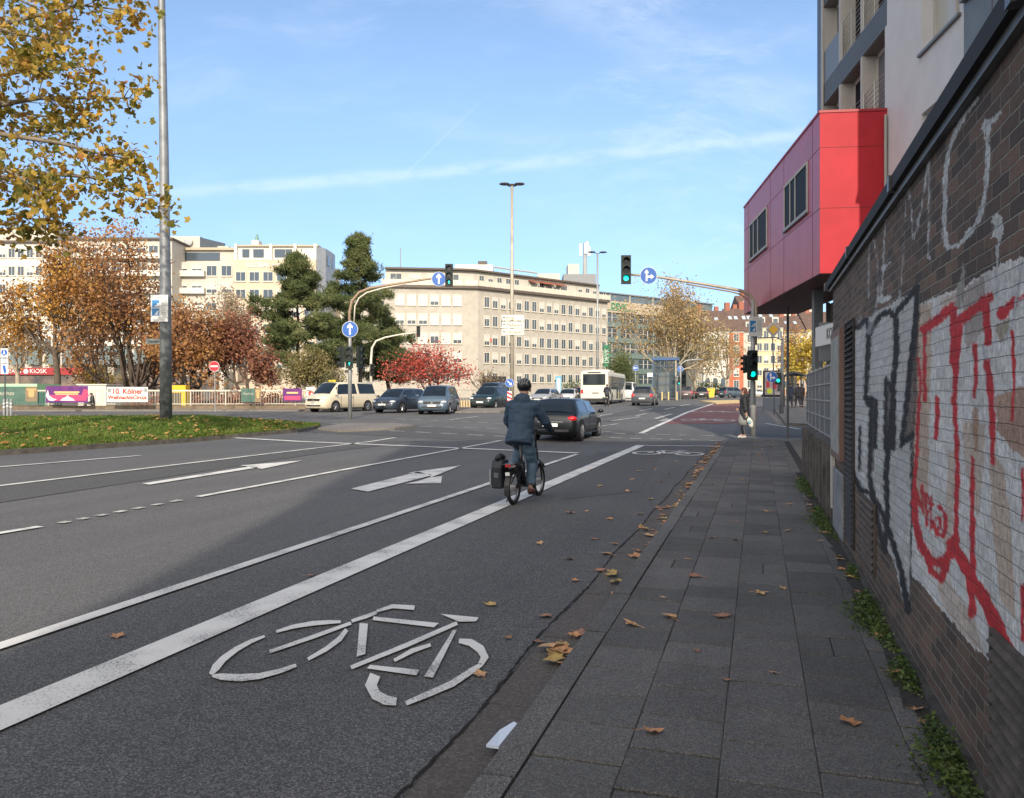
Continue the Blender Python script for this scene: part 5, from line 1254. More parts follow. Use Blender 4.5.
cm_=MB().tube([(.09,.42,.29),(.10,.40,.13)],.011,6).tube([(-.09,.42,.29),(-.10,.45,.45)],.011,6).box((.145,.40,.125),(.09,.08,.025)).box((-.145,.45,.455),(.09,.08,.025)); cm_.build('cranks',bkm,bk)
MB().tube([(-.03,-.02,wrd-.03),(-.13,.04,.03)],.009,5).build('kickstand',bkm,bk)
pn=empty('pannier_bag',(0,0,0),0,'black roll-top pannier bag hanging on the left of the electric bicycle','bag')
pn.location=Matrix.Rotation(rot_r,3,'Z')@Vector((-.20,-.02,0))+Vector((RL.x,RL.y,0)); pn.rotation_euler=(0,0,rot_r)
MB().prism([(-.15,.24),(.13,.24),(.16,.56),(.13,.66),(-.12,.66),(-.17,.55)],(-.085,0,0),(0,1,0),(0,0,1),(1,0,0),.17).build('bag_body',mat('pannier',(.014,.018,.022),.55,bump=.4,bs=20),pn,auto=.03)
MB().tube([(-.0,-.14,.68),(-.0,.0,.715),(-.0,.13,.68)],[.035,.04,.035],8).build('rolled_top',mat('pannier'),pn,True)
MB().prism([(-.13,.28),(.09,.28),(.10,.52),(-.13,.52)],(-.095,0,0),(0,1,0),(0,0,1),(-1,0,0),.03).build('side_pocket',mat('pannier_grey',(.30,.33,.35),.5),pn,auto=.02)
MB().box((0,-.165,.44),(.07,.01,.07)).build('reflector',mat('pannier_refl',(.10,.11,.12),.3),pn)
rd=empty('person',(RL.x,RL.y,0),rot_r,'cyclist in a navy hooded jacket, blue jeans and a black helmet riding away','person')
J=dict(pelvis=(0,.26,1.0),spine=(0,.31,1.18),chest=(0,.39,1.40),neck=(0,.43,1.55),headb=(0,.45,1.63),head=(0,.46,1.70),
 ls=(-.19,.40,1.44),le=(-.30,.52,1.20),lw=(-.30,.76,1.07),lh=(-.29,.82,1.065),rs=(.19,.40,1.44),re=(.32,.52,1.20),rw=(.31,.76,1.07),rh=(.30,.82,1.065),
 lhip=(-.10,.28,.95),lk=(-.13,.62,.82),la=(-.135,.42,.52),lt=(-.145,.50,.475),rhip=(.10,.28,.95),rk=(.125,.47,.58),ra=(.135,.34,.22),rt=(.145,.44,.155))
rb_=body_mesh(J,rd)
face(rb_,(0,.49,1.69),(0,1,-.05))
def ell(mb,pts,rad,n=16):
    """tube with elliptical sections: rad = (half width, half depth)"""
    pts=[Vector(p) for p in pts]; o=len(mb.v); k=len(pts)
    for i,p in enumerate(pts):
        t=(pts[min(i+1,k-1)]-pts[max(i-1,0)]).normalized(); X=Vector((1,0,0)); X=(X-t*X.dot(t)).normalized(); Yv=t.cross(X)
        a,b=rad[i] if isinstance(rad[i],tuple) else (rad[i],rad[i])
        for j in range(n): th=2*math.pi*j/n; mb.v.append(tuple(p+X*math.cos(th)*a+Yv*math.sin(th)*b))
    for i in range(k-1):
        for j in range(n): a=o+i*n+j;b=o+i*n+(j+1)%n; mb.f.append((a,b,b+n,a+n)); mb.m.append(0)
    mb.f.append(tuple(o+j for j in reversed(range(n)))); mb.f.append(tuple(o+(k-1)*n+j for j in range(n))); mb.m+=[0,0]
def fuse(name,mb,m,parent,vox=.013,sm=3):
    """weld overlapping closed pieces into one continuous garment"""
    o=mb.build(name,m); r=o.modifiers.new('r','REMESH'); r.mode='VOXEL'; r.voxel_size=vox; r.use_smooth_shade=True
    s_=o.modifiers.new('s','SMOOTH'); s_.factor=.5; s_.iterations=sm
    me2=bpy.data.meshes.new_from_object(o.evaluated_get(bpy.context.evaluated_depsgraph_get())); bpy.data.objects.remove(o)
    from mathutils import noise as mn
    nn_=[v_.normal.copy() for v_ in me2.vertices]
    for v_,nv in zip(me2.vertices,nn_):
        c_=v_.co.copy(); a_=mn.noise(Vector((c_.x*9,c_.y*9,c_.z*15))); b_=abs(mn.noise(Vector((c_.x*6+5,c_.y*6,c_.z*24))))
        v_.co=c_+nv*(.008*a_-.010*b_+.003)
    me2.materials.clear(); me2.materials.append(m); me2.polygons.foreach_set('use_smooth',[True]*len(me2.polygons))
    o=bpy.data.objects.new(name,me2); col.objects.link(o); o.parent=parent; return o
def legs(parent,J,m,r=(.105,.075,.058),nm='trousers'):
    mb=MB(); P_=lambda n:Vector(J[n])
    for s in 'lr':
        h,k_,a=P_(s+'hip'),P_(s+'k'),P_(s+'a')
        h2=h+Vector((0,0,.05)); f=Vector((0,.02,0))
        ell(mb,[h2,h.lerp(k_,.35),h.lerp(k_,.7),k_,k_.lerp(a,.35),k_.lerp(a,.9)],[r[0],r[0]*.95,(r[0]+r[1])/2*.97,r[1],r[1]*.92,r[2]],12)
    p=P_('pelvis'); ell(mb,[p+Vector((0,0,-.10)),p+Vector((0,0,.0)),p+Vector((0,0,.10))],[(.155,.13),(.17,.14),(.155,.12)])
    return fuse(nm,mb,m,parent)
legs(rb_,J,jeans,(.108,.086,.070))
def shoes(parent,J,m,fw=(0,1,0)):
    for s in 'lr':
        a=Vector(J[s+'a']);t=Vector(J[s+'t']); h=a-Vector((0,0,.05)); f=(t-a); f.z=0; f=f.normalized() if f.length>.01 else Vector(fw)
        p,e_,r_=chain((tuple(h-f*.05-Vector((0,0,.0))),.045),(tuple(h+f*.05),.046),(tuple(h+f*.15-Vector((0,0,.01))),.038)); skin('shoe',p,e_,r_,m,parent,1)
shoes(rb_,J,mat('shoe_maroon',(.09,.025,.02),.6))
# jacket
def jacket(parent,J,m,hem,wd=(.205,.165),nm='jacket',arm=(.085,.066,.05),hood=True):
    h=Vector(hem); P_=lambda n:Vector(J[n]); mb=MB(); a,b=wd
    c,s_,p,n_=P_('chest'),P_('spine'),P_('pelvis'),P_('neck')
    top=c+(n_-c)*.55
    ell(mb,[h,h.lerp(p.lerp(s_,.3),.5),p.lerp(s_,.4),s_.lerp(c,.4),c,c+(n_-c)*.35,top+(n_-top)*.6,n_+Vector((0,0,.01))],[(a*.98,b*.95),(a*1.0,b*1.0),(a*.90,b*.92),(a*.95,b*.95),(a*1.0,b*.95),(a*.92,b*.85),(a*.52,b*.62),(a*.40,b*.50)])
    for s in 'lr':
        sh,el,w_=P_(s+'s'),P_(s+'e'),P_(s+'w'); mb.sphere(tuple(sh),arm[0]*1.04,12,8); mb.sphere(tuple(sh.lerp(c,.4)+Vector((0,0,.012))),(arm[0]*1.1,arm[0]*1.05,arm[0]*.9),12,8); ell(mb,[sh+(c-sh)*.45+Vector((0,0,.005)),sh,sh.lerp(el,.5),el,el.lerp(w_,.5),el.lerp(w_,.95)],[arm[0]*.95,arm[0],(arm[0]+arm[1])/2,arm[1],(arm[1]+arm[2])/2*1.02,arm[2]],12)
    if hood: # folded hood and collar
        mb.sphere(tuple(n_+Vector((0,-.085,-.02))),(.135,.085,.10),14,9); mb.sphere(tuple(n_+Vector((0,-.03,.02))),(.105,.095,.065),14,9)
    return fuse(nm,mb,m,parent)
jk=jacket(rb_,J,navy,(0,.20,.87),wd=(.215,.165),arm=(.088,.070,.052))
gl=mat('glove_black',(.015,.015,.017),.7)
hand(rb_,(-.305,.75,1.075),(0.05,1,.0),(0,0,-1),True,mt=gl); hand(rb_,(.305,.75,1.075),(-.05,1,.0),(0,0,-1),True,mt=gl)
hl=MB(); n_=16
for i in range(8):
    pass
hm=MB().sphere((0,.455,1.745),(.108,.135,.105),18,12)
hm.v=[(x,y,max(z,1.70-(.03 if y<.46 else 0))) for x,y,z in hm.v]
hm.build('helmet',mat('helmet_black',(.012,.012,.014),.35),rb_,True)
hs_=MB()
for a in(-.07,-.035,.0,.035,.07): hs_.tube([(a,.455+.12*math.cos(t)*math.sqrt(max(.05,1-(a/.108)**2))*1.06,1.745+.112*math.sin(t)*math.sqrt(max(.05,1-(a/.108)**2))) for t in [R(60+q*15) for q in range(8)]],.009,5)
hs_.build('helmet_rib',mat('helmet_grey',(.20,.20,.19),.5),rb_)
# ---- waiting woman -------------------------------------------------
wp=W((744.5-512)/F*27.2,27.2); wz=gz(wp.x,wp.y)+.118
wo_=empty('person',(wp.x,wp.y,wz),YAW+R(75),'woman in a dark coat and white trainers holding a light bag, waiting at the kerb','person')
J=dict(pelvis=(0,0,.93),spine=(0,-.01,1.10),chest=(0,0,1.30),neck=(0,.01,1.44),headb=(0,.03,1.53),head=(0,.04,1.60),
 ls=(-.17,0,1.35),le=(-.20,-.02,1.07),lw=(-.21,-.05,.86),lh=(-.21,-.07,.79),rs=(.17,0,1.35),re=(.21,0,1.07),rw=(.18,.16,.97),rh=(.16,.22,.98),
 lhip=(-.085,0,.88),lk=(-.09,.03,.48),la=(-.09,-.02,.09),lt=(-.09,.10,.05),rhip=(.085,0,.88),rk=(.09,.06,.48),ra=(.09,.08,.09),rt=(.09,.2,.05))
b_=body_mesh(J,wo_); face(b_,(0,.045,1.585),(0,1,-.1))
legs(b_,J,mat('leggings',(.05,.055,.07),.8),(.09,.06,.045)); shoes(b_,J,mat('trainer_white',(.6,.58,.54),.6))
coat=mat('coat_black',(.018,.019,.022),.7,var=.3,vs=10,bump=.5,bs=14)
jk=jacket(b_,J,coat,(0,-.02,.62),wd=(.20,.17),nm='coat',hood=True)
cyl_on([(0,.0,.80),(0,.02,.60),(0,.03,.44)],[.17,.19,.20],'skirt',mat('coat_grey',(.22,.22,.21),.8),b_)
hr=MB().sphere((0,.015,1.61),(.098,.11,.115),14,10); hr.v=[(x,min(y,.075 if z<1.64 else 9),z) for x,y,z in hr.v]; hr.sphere((0,-.05,1.55),(.08,.06,.10),10,8)
hr.build('hair',mat('hair_auburn',(.10,.035,.02),.6,bump=.5,bs=80),b_,True)
hand(b_,(-.21,-.05,.86),(0,-.1,-1),(1,0,0)); hand(b_,(.18,.17,.97),(-.2,1,.1),(-1,0,0))
bg_=empty('shopping_bag',tuple(wo_.matrix_basis@Vector((0,0,0))),YAW+R(75),'light cloth shopping bag with a blue print in the hand of the waiting woman','bag')
m=MB().sphere((-.24,-.12,.54),(.05,.095,.17),12,8); m.v=[(x,y+(.78-z)*-.25,z) for x,y,z in m.v]; m.build('bag_body',mat('bag_cream',(.62,.60,.50),.7,c2=(.50,.52,.48),vs=6),bg_,True)
MB().tube([(-.23,-.16,.68),(-.21,-.08,.78),(-.23,-.04,.70)],.012,6).build('handle',mat('bag_cream'),bg_)
MB().sphere((-.28,-.16,.55),(.03,.06,.07),8,6).build('print',mat('bag_blue',(.20,.36,.42),.6),bg_,True)
# ---- generic standing/walking figure
def walker(px,D,rz,label,top,low,h=1.75,z=None,stride=.18,pose='walk',group=None):
    p=P(px,D,(gd(D) if z is None else z)); e=empty('person',p,rz,label,'person',group); e.scale=(h/1.72,)*3
    s=stride
    J=dict(pelvis=(0,0,.93),spine=(0,0,1.10),chest=(0,0,1.32),neck=(0,.01,1.46),headb=(0,.02,1.55),head=(0,.03,1.62),
     ls=(-.18,0,1.37),le=(-.22,-.04,1.10),lw=(-.20,.06,.88),lh=(-.20,.08,.80),rs=(.18,0,1.37),re=(.22,-.04,1.10),rw=(.20,.02,.88),rh=(.20,.04,.80),
     lhip=(-.085,0,.88),lk=(-.09,s*.7,.50),la=(-.09,s,.09),lt=(-.09,s+.13,.05),rhip=(.085,0,.88),rk=(.09,-s*.2,.48),ra=(.09,-s*1.1,.12),rt=(.09,-s*1.1+.13,.05))
    if pose=='bike':
        J.update(pelvis=(0,-.1,.95),lhip=(-.09,-.08,.9),rhip=(.09,-.08,.9),lk=(-.12,.28,.72),la=(-.13,.12,.36),lt=(-.13,.24,.32),rk=(.12,.12,.52),ra=(.13,.05,.14),rt=(.13,.17,.10),lw=(-.24,.40,1.0),lh=(-.24,.46,1.0),rw=(.24,.40,1.0),rh=(.24,.46,1.0),le=(-.28,.15,1.1),re=(.28,.15,1.1),chest=(0,.06,1.32))
    if pose=='sit':
        J.update(pelvis=(0,0,.42),spine=(0,.02,.60),chest=(0,.05,.80),neck=(0,.08,.94),headb=(0,.10,1.02),head=(0,.11,1.09),ls=(-.18,.05,.86),rs=(.18,.05,.86),le=(-.22,.1,.6),re=(.22,.1,.6),lw=(-.12,.3,.5),lh=(-.1,.35,.48),rw=(.12,.3,.5),rh=(.1,.35,.48),lhip=(-.09,.03,.40),rhip=(.09,.03,.40),lk=(-.1,.45,.46),rk=(.1,.45,.46),la=(-.1,.46,.09),ra=(.1,.46,.09),lt=(-.1,.58,.05),rt=(.1,.58,.05))
    b=body_mesh(J,e); legs(b,J,mat('trousers_'+low[0],low[1],.8)); jacket(b,J,mat('coat_'+top[0],top[1],.8),tuple(Vector(J['pelvis'])-Vector((0,.0,.16))),wd=(.2,.15))
    shoes(b,J,mat('shoe_dark',(.03,.03,.03),.6))
    hc=Vector(J['head']); MB().sphere((hc.x,hc.y-.015,hc.z+.015),(.085,.10,.10),12,8).build('hair',mat('hair_dark',(.03,.02,.015),.6),b,True)
    return e
walker(790,56,YAW-R(2),'person in a dark blue coat walking away past the advertising display',('navy',(.03,.04,.07)),('dark',(.03,.035,.05)),1.75,z=gd(56)+.12)
walker(798,58,YAW+R(10),'person in dark clothes standing under the bus shelter, left one',('brownish',(.04,.035,.04)),('dark2',(.04,.04,.05)),1.72,z=gd(58)+.12)
walker(802,59,YAW-R(60),'person in dark clothes standing under the bus shelter, right one',('dim',(.05,.04,.04)),('dark2',(.04,.04,.05)),1.70,z=gd(59)+.12)
walker(752,62,YAW+R(160),'person with a dark head and coat far behind the waiting woman',('dim',(.05,.04,.04)),('dark2',(.04,.04,.05)),1.70)
# second cyclist
D=66; c2=P(607,D)
walker(607,D,heading(17),'second cyclist in dark clothes riding behind the bus',('blueblack',(.03,.035,.045)),('dark2',(.04,.04,.05)),1.7,z=gd(D)+.12,pose='bike')
b2=empty('bicycle',c2,heading(17),'dark bicycle under the second cyclist behind the bus','bicycle')
for y in(-.52,.55):
    o=MB().tube([(0,y+math.cos(2*math.pi*q/20)*.33,.35+math.sin(2*math.pi*q/20)*.33) for q in range(21)],.022,6,cap=False).build('wheel',tyre,b2); MB().disc((0,y,.35),(1,0,0),.03,.1,8).build('hub',grey_,o)
MB().tube([(0,-.52,.35),(0,-.05,.32),(0,-.18,.85)],.018,6).tube([(0,-.05,.32),(0,.42,.85),(0,-.15,.80)],.018,6).tube([(0,.55,.35),(0,.40,1.0)],.018,6).tube([(-.27,.36,1.05),(.27,.36,1.05)],.014,6).box((0,-.18,.93),(.16,.25,.06)).build('frame',bkm,b2)
MB().box((-.2,-.45,.6),(.16,.32,.32)).build('saddlebag',mat('pannier'),b2,auto=.03)
walker(93,57,YAW+R(120),'person in black crouching behind the railing between the two banners',('black',(.02,.022,.03)),('dark2',(.04,.04,.05)),1.7,pose='sit')
# ================================================================ BUILDINGS
wfr=mat('win_frame_cream',(.60,.57,.48),.6); wgl=mat('far_glass',(.05,.07,.09),.15,spec=.9); wbl=mat('far_blind',(.52,.51,.46),.6)
def winmesh(w_,h_,style,frm=None,gl=None):
    """window in local coords: centre of sill line at origin, facing -Y"""
    b=.11; m=MB(); m.cm=0
    m.bb((-w_/2-b,-.10,-b),(w_/2+b,-.02,0)).bb((-w_/2-b,-.10,h_),(w_/2+b,-.02,h_+b)).bb((-w_/2-b,-.10,0),(-w_/2,-.02,h_)).bb((w_/2,-.10,0),(w_/2+b,-.02,h_)).bb((-w_/2-b*1.3,-.20,-b-.07),(w_/2+b*1.3,-.02,-b-.002))
    if style!=2: m.bb((-.03,-.07,0),(.03,-.021,h_))
    m.cm=1; m.bb((-w_/2,-.045,0),(w_/2,-.022,h_))
    if style==1: m.cm=2; m.bb((-w_/2,-.055,h_*.35),(w_/2,-.046,h_))
    if style==2: m.cm=2; m.bb((-w_/2,-.055,0),(w_/2,-.046,h_))
    if style==3: m.cm=2; m.bb((-w_/2,-.055,h_*.7),(w_/2,-.046,h_))
    o=m.build('window',[frm or wfr,gl or wgl,wbl]); me=o.data; bpy.data.objects.remove(o); return me
WM={}
def wget(w_,h_,s,frm=None,gl=None):
    k_=(w_,h_,s,frm.name if frm else 0,gl.name if gl else 0)
    if k_ not in WM: WM[k_]=winmesh(w_,h_,s,frm,gl)
    return WM[k_]
wr_=random.Random(11)
def putwin(parent,frame,x,z,w_,h_,s,count,frm=None,gl=None):
    """frame: 4x4 local frame of the facade"""
    o=bpy.data.objects.new('window',wget(w_,h_,s,frm,gl)); col.objects.link(o); o.parent=parent
    o.matrix_local=frame@Matrix.Translation((x,0,z)); count.append(o)
def merge_extra(parent,wins,maxn=98):
    """keep the largest maxn windows as parts and join the remaining ones"""
    if len(wins)<=maxn: return
    ex=wins[maxn:]; bm=bmesh.new(); 
    me=bpy.data.meshes.new('window'); 
    for o in ex:
        t=o.data.copy(); t.transform(o.matrix_basis); bm.from_mesh(t)
    bm.to_mesh(me); bm.free()
    for m in ex[0].data.materials: me.materials.append(m)
    n=bpy.data.objects.new('window_row',me); col.objects.link(n); n.parent=parent; n['kind']='stuff'
    for o in ex: bpy.data.objects.remove(o)
def facade_frame(a,b,z=0):
    """local frame with +X from a to b and -Y out of the wall"""
    a=Vector((a[0],a[1],0));b=Vector((b[0],b[1],0)); x=(b-a).normalized(); y=Vector((0,0,1)).cross(x)
    m=Matrix.Identity(4); m.col[0][:3]=x; m.col[1][:3]=y; m.col[2][:3]=(0,0,1); m.col[3][:3]=(a.x,a.y,z); return m,(b-a).length
stone=mat('travertine',(.355,.325,.275),.85,c2=(.45,.415,.355),vs=.9,bump=.3,bs=4,detail=8)
creamw=mat('cream_plaster',(.50,.47,.405),.8,var=.06,vs=.4); whitew=mat('white_plaster',(.60,.58,.52),.8,var=.06,vs=.4); peach=mat('peach_plaster',(.53,.43,.32),.8,var=.06,vs=.4)
darkc=mat('cornice_dark',(.10,.08,.065),.7)
# ---- central stone office block.  Origin at its visible corner (px 478)
D=139; cb=empty('office_block',P(478,D,0),YAW,'large travertine office block with rows of square windows behind the junction','building')
s0=D/F
def cam2loc(px,D_,x0=478,D0=139): return ((px-512)/F*D_-(x0-512)/F*D0, D_-D0)
Rr=cam2loc(607.5,160); Lw=cam2loc(384,137); Cl=cam2loc(464,138.6); Cr=(0,0)
gb=1.05
foot=[Lw,Cl,Cr,Rr,(Rr[0]-9,Rr[1]+12),(Lw[0]+2,Lw[1]+22)]
ztop=Z(289,139); 
MB().prism([Vector(p) for p in foot],(0,0,0),(1,0,0),(0,1,0),(0,0,1),ztop).build('wall',stone,cb)
foot2=[(Lw[0]-.3,Lw[1]-.5),(Cl[0],Cl[1]-.6),(.1,-.7),(Rr[0]+.5,Rr[1]-.4),(Rr[0]-8.6,Rr[1]+12),(Lw[0]+2,Lw[1]+22)]
MB().prism(foot2,(0,0,ztop),(1,0,0),(0,1,0),(0,0,1),.45).build('cornice',darkc,cb)
# terrace storey with railing
fin=lambda p,d:(p[0]+(0 if p[0]<-5 else -d*.4),p[1]+d)
t0=ztop+.45
foot3=[fin(Lw,1.6),fin(Cl,1.6),fin(Cr,1.9),(Rr[0]-1.5,Rr[1]+1.2),(Rr[0]-9,Rr[1]+11),(Lw[0]+2,Lw[1]+21)]
MB().prism(foot3,(0,0,t0),(1,0,0),(0,1,0),(0,0,1),2.9).build('terrace_storey',creamw,cb)
MB().prism([(a-.0,b-.9) for a,b in foot3[:4]]+foot3[4:],(0,0,t0+2.9),(1,0,0),(0,1,0),(0,0,1),.3).build('roof',darkc,cb)
rl=MB()
for a,b in ((foot2[0],foot2[1]),(foot2[1],foot2[2]),(foot2[2],foot2[3])):
    a=Vector((a[0],a[1]+.25,0));b=Vector((b[0],b[1]+.25,0)); n=max(1,int((b-a).length/1.9))
    rl.add([(a.x,a.y,t0+.12),(b.x,b.y,t0+.12),(b.x,b.y,t0+1.0),(a.x,a.y,t0+1.0)],[(0,1,2,3)])
    for i in range(n+1): p=a.lerp(b,i/n); rl.box((p.x,p.y-.04,t0+.6),(.10,.10,1.3))
rl.build('terrace_rail',mat('rail_panel',(.56,.52,.43),.6),cb)
wins=[]
fR,Lr_=facade_frame(Cr,Rr); n=17
rowsR=[Z(y,139)-.0 for y in (306.5,325.5,344.5,362.5,381.5)]
for r_,zb in enumerate(rowsR):
    for i in range(n):
        if r_==4 and i in(2,3): continue
        x=1.9+(Lr_-3.0)*i/(n-1); putwin(cb,fR,x,zb,1.05,(1.75 if r_<4 else 1.5),wr_.choice([0,0,0,0,1,3,3]),wins)
fL,Ll_=facade_frame(Lw,Cl)
for r_,zb in enumerate(rowsR[:3]):
    for i in range(6): putwin(cb,fL,Ll_-1.15-i*1.97,zb+.15,1.35,1.7,wr_.choice([2,2,2,1,3]),wins)
for i in range(7): putwin(cb,fL,Ll_-1.15-i*1.97,rowsR[4],1.1,1.7,0,wins)
for i in range(7): putwin(cb,fL,Ll_-1.15-i*1.97,rowsR[3],1.35,1.7,wr_.choice([1,2,0]),wins)
merge_extra(cb,wins)
f3,l3=facade_frame(foot3[2],foot3[3]); tw=[]
for i in range(15): putwin(cb,f3,1.6+(l3-3)*i/14,t0+.9,1.0,1.35,wr_.choice([0,1,3]),tw)
f4,l4=facade_frame(foot3[0],foot3[1])
for i in range(4): putwin(cb,f4,1.8+i*3.3,t0+.9,1.9,1.3,wr_.choice([0,1]),tw)
o_=tw[0]
mb=MB()
for i,x in enumerate((13.5,16,17.8,20.2)):
    p=f3@Vector((x,0,0)); 
    q=f3@Vector((x,-.9,0)); mb.box((q.x,q.y,t0+2.2),(1.9,1.6,.10),rz=math.atan2(fR.col[0][1],fR.col[0][0]),rx=R(18))
mb.build('awning',mat('awning_red',(.36,.12,.07),.7),cb)
ins=MB()
dk=f3
MB().prism([(2.6,1),(6.2,1),(6.2,5),(2.6,5)],Vector((cam2loc(478,139)[0]-13.5,3,t0+3.2)),(1,0,0),(0,1,0),(0,0,1),.01).build('roof_slab',darkc,cb)
def roofbox(px0,px1,D_,y0,y1,m,nm,dep=5):
    a=cam2loc(px0,D_);b=cam2loc(px1,D_); z1=Z(y0,D_);z0=Z(y1,D_)-1.0
    return MB().bb((a[0],a[1],z0),(b[0],a[1]+dep,z1)).build(nm,m,cb)
roofbox(455,493,150,264.5,276,whitew,'roof_house'); roofbox(478,487,151,261,264.3,darkc,'roof_hatch',2); roofbox(538,560,158,273.5,285,creamw,'roof_house')
roofbox(563.5,596,164,274,290,mat('plant_grey',(.20,.21,.22),.6,var=.1),'plant_room'); roofbox(568,579,167,264,273,creamw,'roof_tank')
roofbox(397,402,142,267,271,dkb,'chimney',1)
m=MB()
a=cam2loc(494,152);b=cam2loc(537,157); m.tube([(a[0],a[1],Z(267,152)),(b[0],b[1],Z(273,157))],.18,5)
for t in range(8): p=Vector((*a,Z(267,152))).lerp(Vector((*b,Z(273,157))),t/7); m.tube([p,(p.x,p.y,t0+3)],.06,4)
m.build('roof_rail',mat('rail_grey',(.4,.4,.38),.5),cb)
m=MB(); a=cam2loc(585,168); m.tube([(a[0],a[1],Z(275,168)),(a[0],a[1],Z(243,168))],[.45,.35],8)
for dx in(-.9,.9): m.tube([(a[0]+dx*.4,a[1],Z(262,168)),(a[0],a[1],Z(250,168))],.1,4)
mo=m.build('antenna_mast',mat('antenna_grey',(.33,.34,.34),.5),cb)
m=MB()
for dx,dz,hh in((-.95,-1.2,2.6),(.1,-.9,2.2),(.8,-1.5,2.0),(.4,.0,1.0)): m.box((a[0]+dx,a[1]-.4,Z(247,168)+dz+.5),(.55,.5,hh))
m.build('antenna',mat('antenna_white',(.62,.63,.62),.5),mo)
dr=fR@Vector((4.3,-.05,0)); MB().box((dr.x,dr.y-.1,gb+1.9),(3.6,.5,3.6),rz=math.atan2(fR.col[0][1],fR.col[0][0])).build('entrance',mat('entrance_dark',(.03,.03,.03),.4),cb)
pd=fR@Vector((2.6,-.09,rowsR[2])); MB().disc((pd.x,pd.y-.05,rowsR[2]+.9),(0,1,0),.38,.05,12).build('window_picture',mat('pic_red',(.55,.12,.08),.6),cb)
m=MB(); p=cam2loc(399,138); m.tube([(p[0],p[1]+2,Z(270,138)),(p[0],p[1]+2,Z(246,138))],.09,5); m.build('flag_pole',pole,cb)
# ---- DEVK block
D=176; de=empty('insurance_office',P(607,D,0),YAW,'green and stone office building with DEVK in green letters on its top edge','building')
c2l=lambda px,D_:((px-512)/F*D_-(607-512)/F*D, D_-D)
A=(-6,0);B=c2l(716,205)
fE,lE=facade_frame(A,B); zt=Z(298,D)
MB().prism([A,B,(B[0]-6,B[1]+14),(A[0]-4,A[1]+14)],(0,0,0),(1,0,0),(0,1,0),(0,0,1),zt-1.3).build('wall',mat('green_panel',(.14,.175,.17),.5,var=.15,vs=.6),de)
fa=MB(); fa.cm=0
def along(x0,x1,y0,y1,z0,z1,nm,m_):
    mb=MB().bb((x0,y0,z0),(x1,y1,z1)); 
    o=mb.build(nm,m_,de); o.matrix_local=fE; return o
along(0,lE,-.5,3,zt-2.6,zt,'parapet',mat('devk_stone',(.45,.38,.28),.8,var=.06))
along(0,lE,1.2,9,zt,zt+1.9,'attic_storey',mat('attic_glass',(.11,.15,.18),.2,var=.2,vs=.5)); along(-.5,lE+.5,.8,9.5,zt+1.9,zt+2.15,'roof',mat('roof_grey_blue',(.22,.26,.29),.5))
for k_ in range(6): along(1+k_*lE/6,1.25+k_*lE/6,1.0,1.19,zt,zt+1.9,'attic_post',creamw)
for k_ in range(1,6):
    z=zt-2.4-k_*3.5; along(.4,lE,-.3,0,z,z+1.2,'spandrel',mat('devk_green_band',(.15,.205,.19),.5))
    for q in range(8):
        x=1+q*lE/8; o=MB().bb((x,-.18,z+1.25),(x+lE/8*.72,-.02,z+3.2)).build('window',wgl,de); o.matrix_local=fE
        w_=lE/8*.72; o2=MB().bb((x+w_*.3,-.24,z+1.25),(x+w_*.34,-.181,z+3.2)).bb((x+w_*.64,-.24,z+1.25),(x+w_*.68,-.181,z+3.2)).bb((x,-.24,z+2.2),(x+w_,-.181,z+2.27)).build('window_bar',whitew,o)
t=text('DEVK',1.9,mat('devk_letters',(.0,.20,.09),.5),de,(0,0,0),bold=.05); t.matrix_local=fE@Matrix.Translation((11.6,-.6,zt-1.2))@Matrix.Rotation(R(90),4,'X')@Matrix.Diagonal((1.05,1,1,1))
along(7.9,17.0,-.56,-.501,zt-2.15,zt-2.0,'underline',mat('devk_letters'))
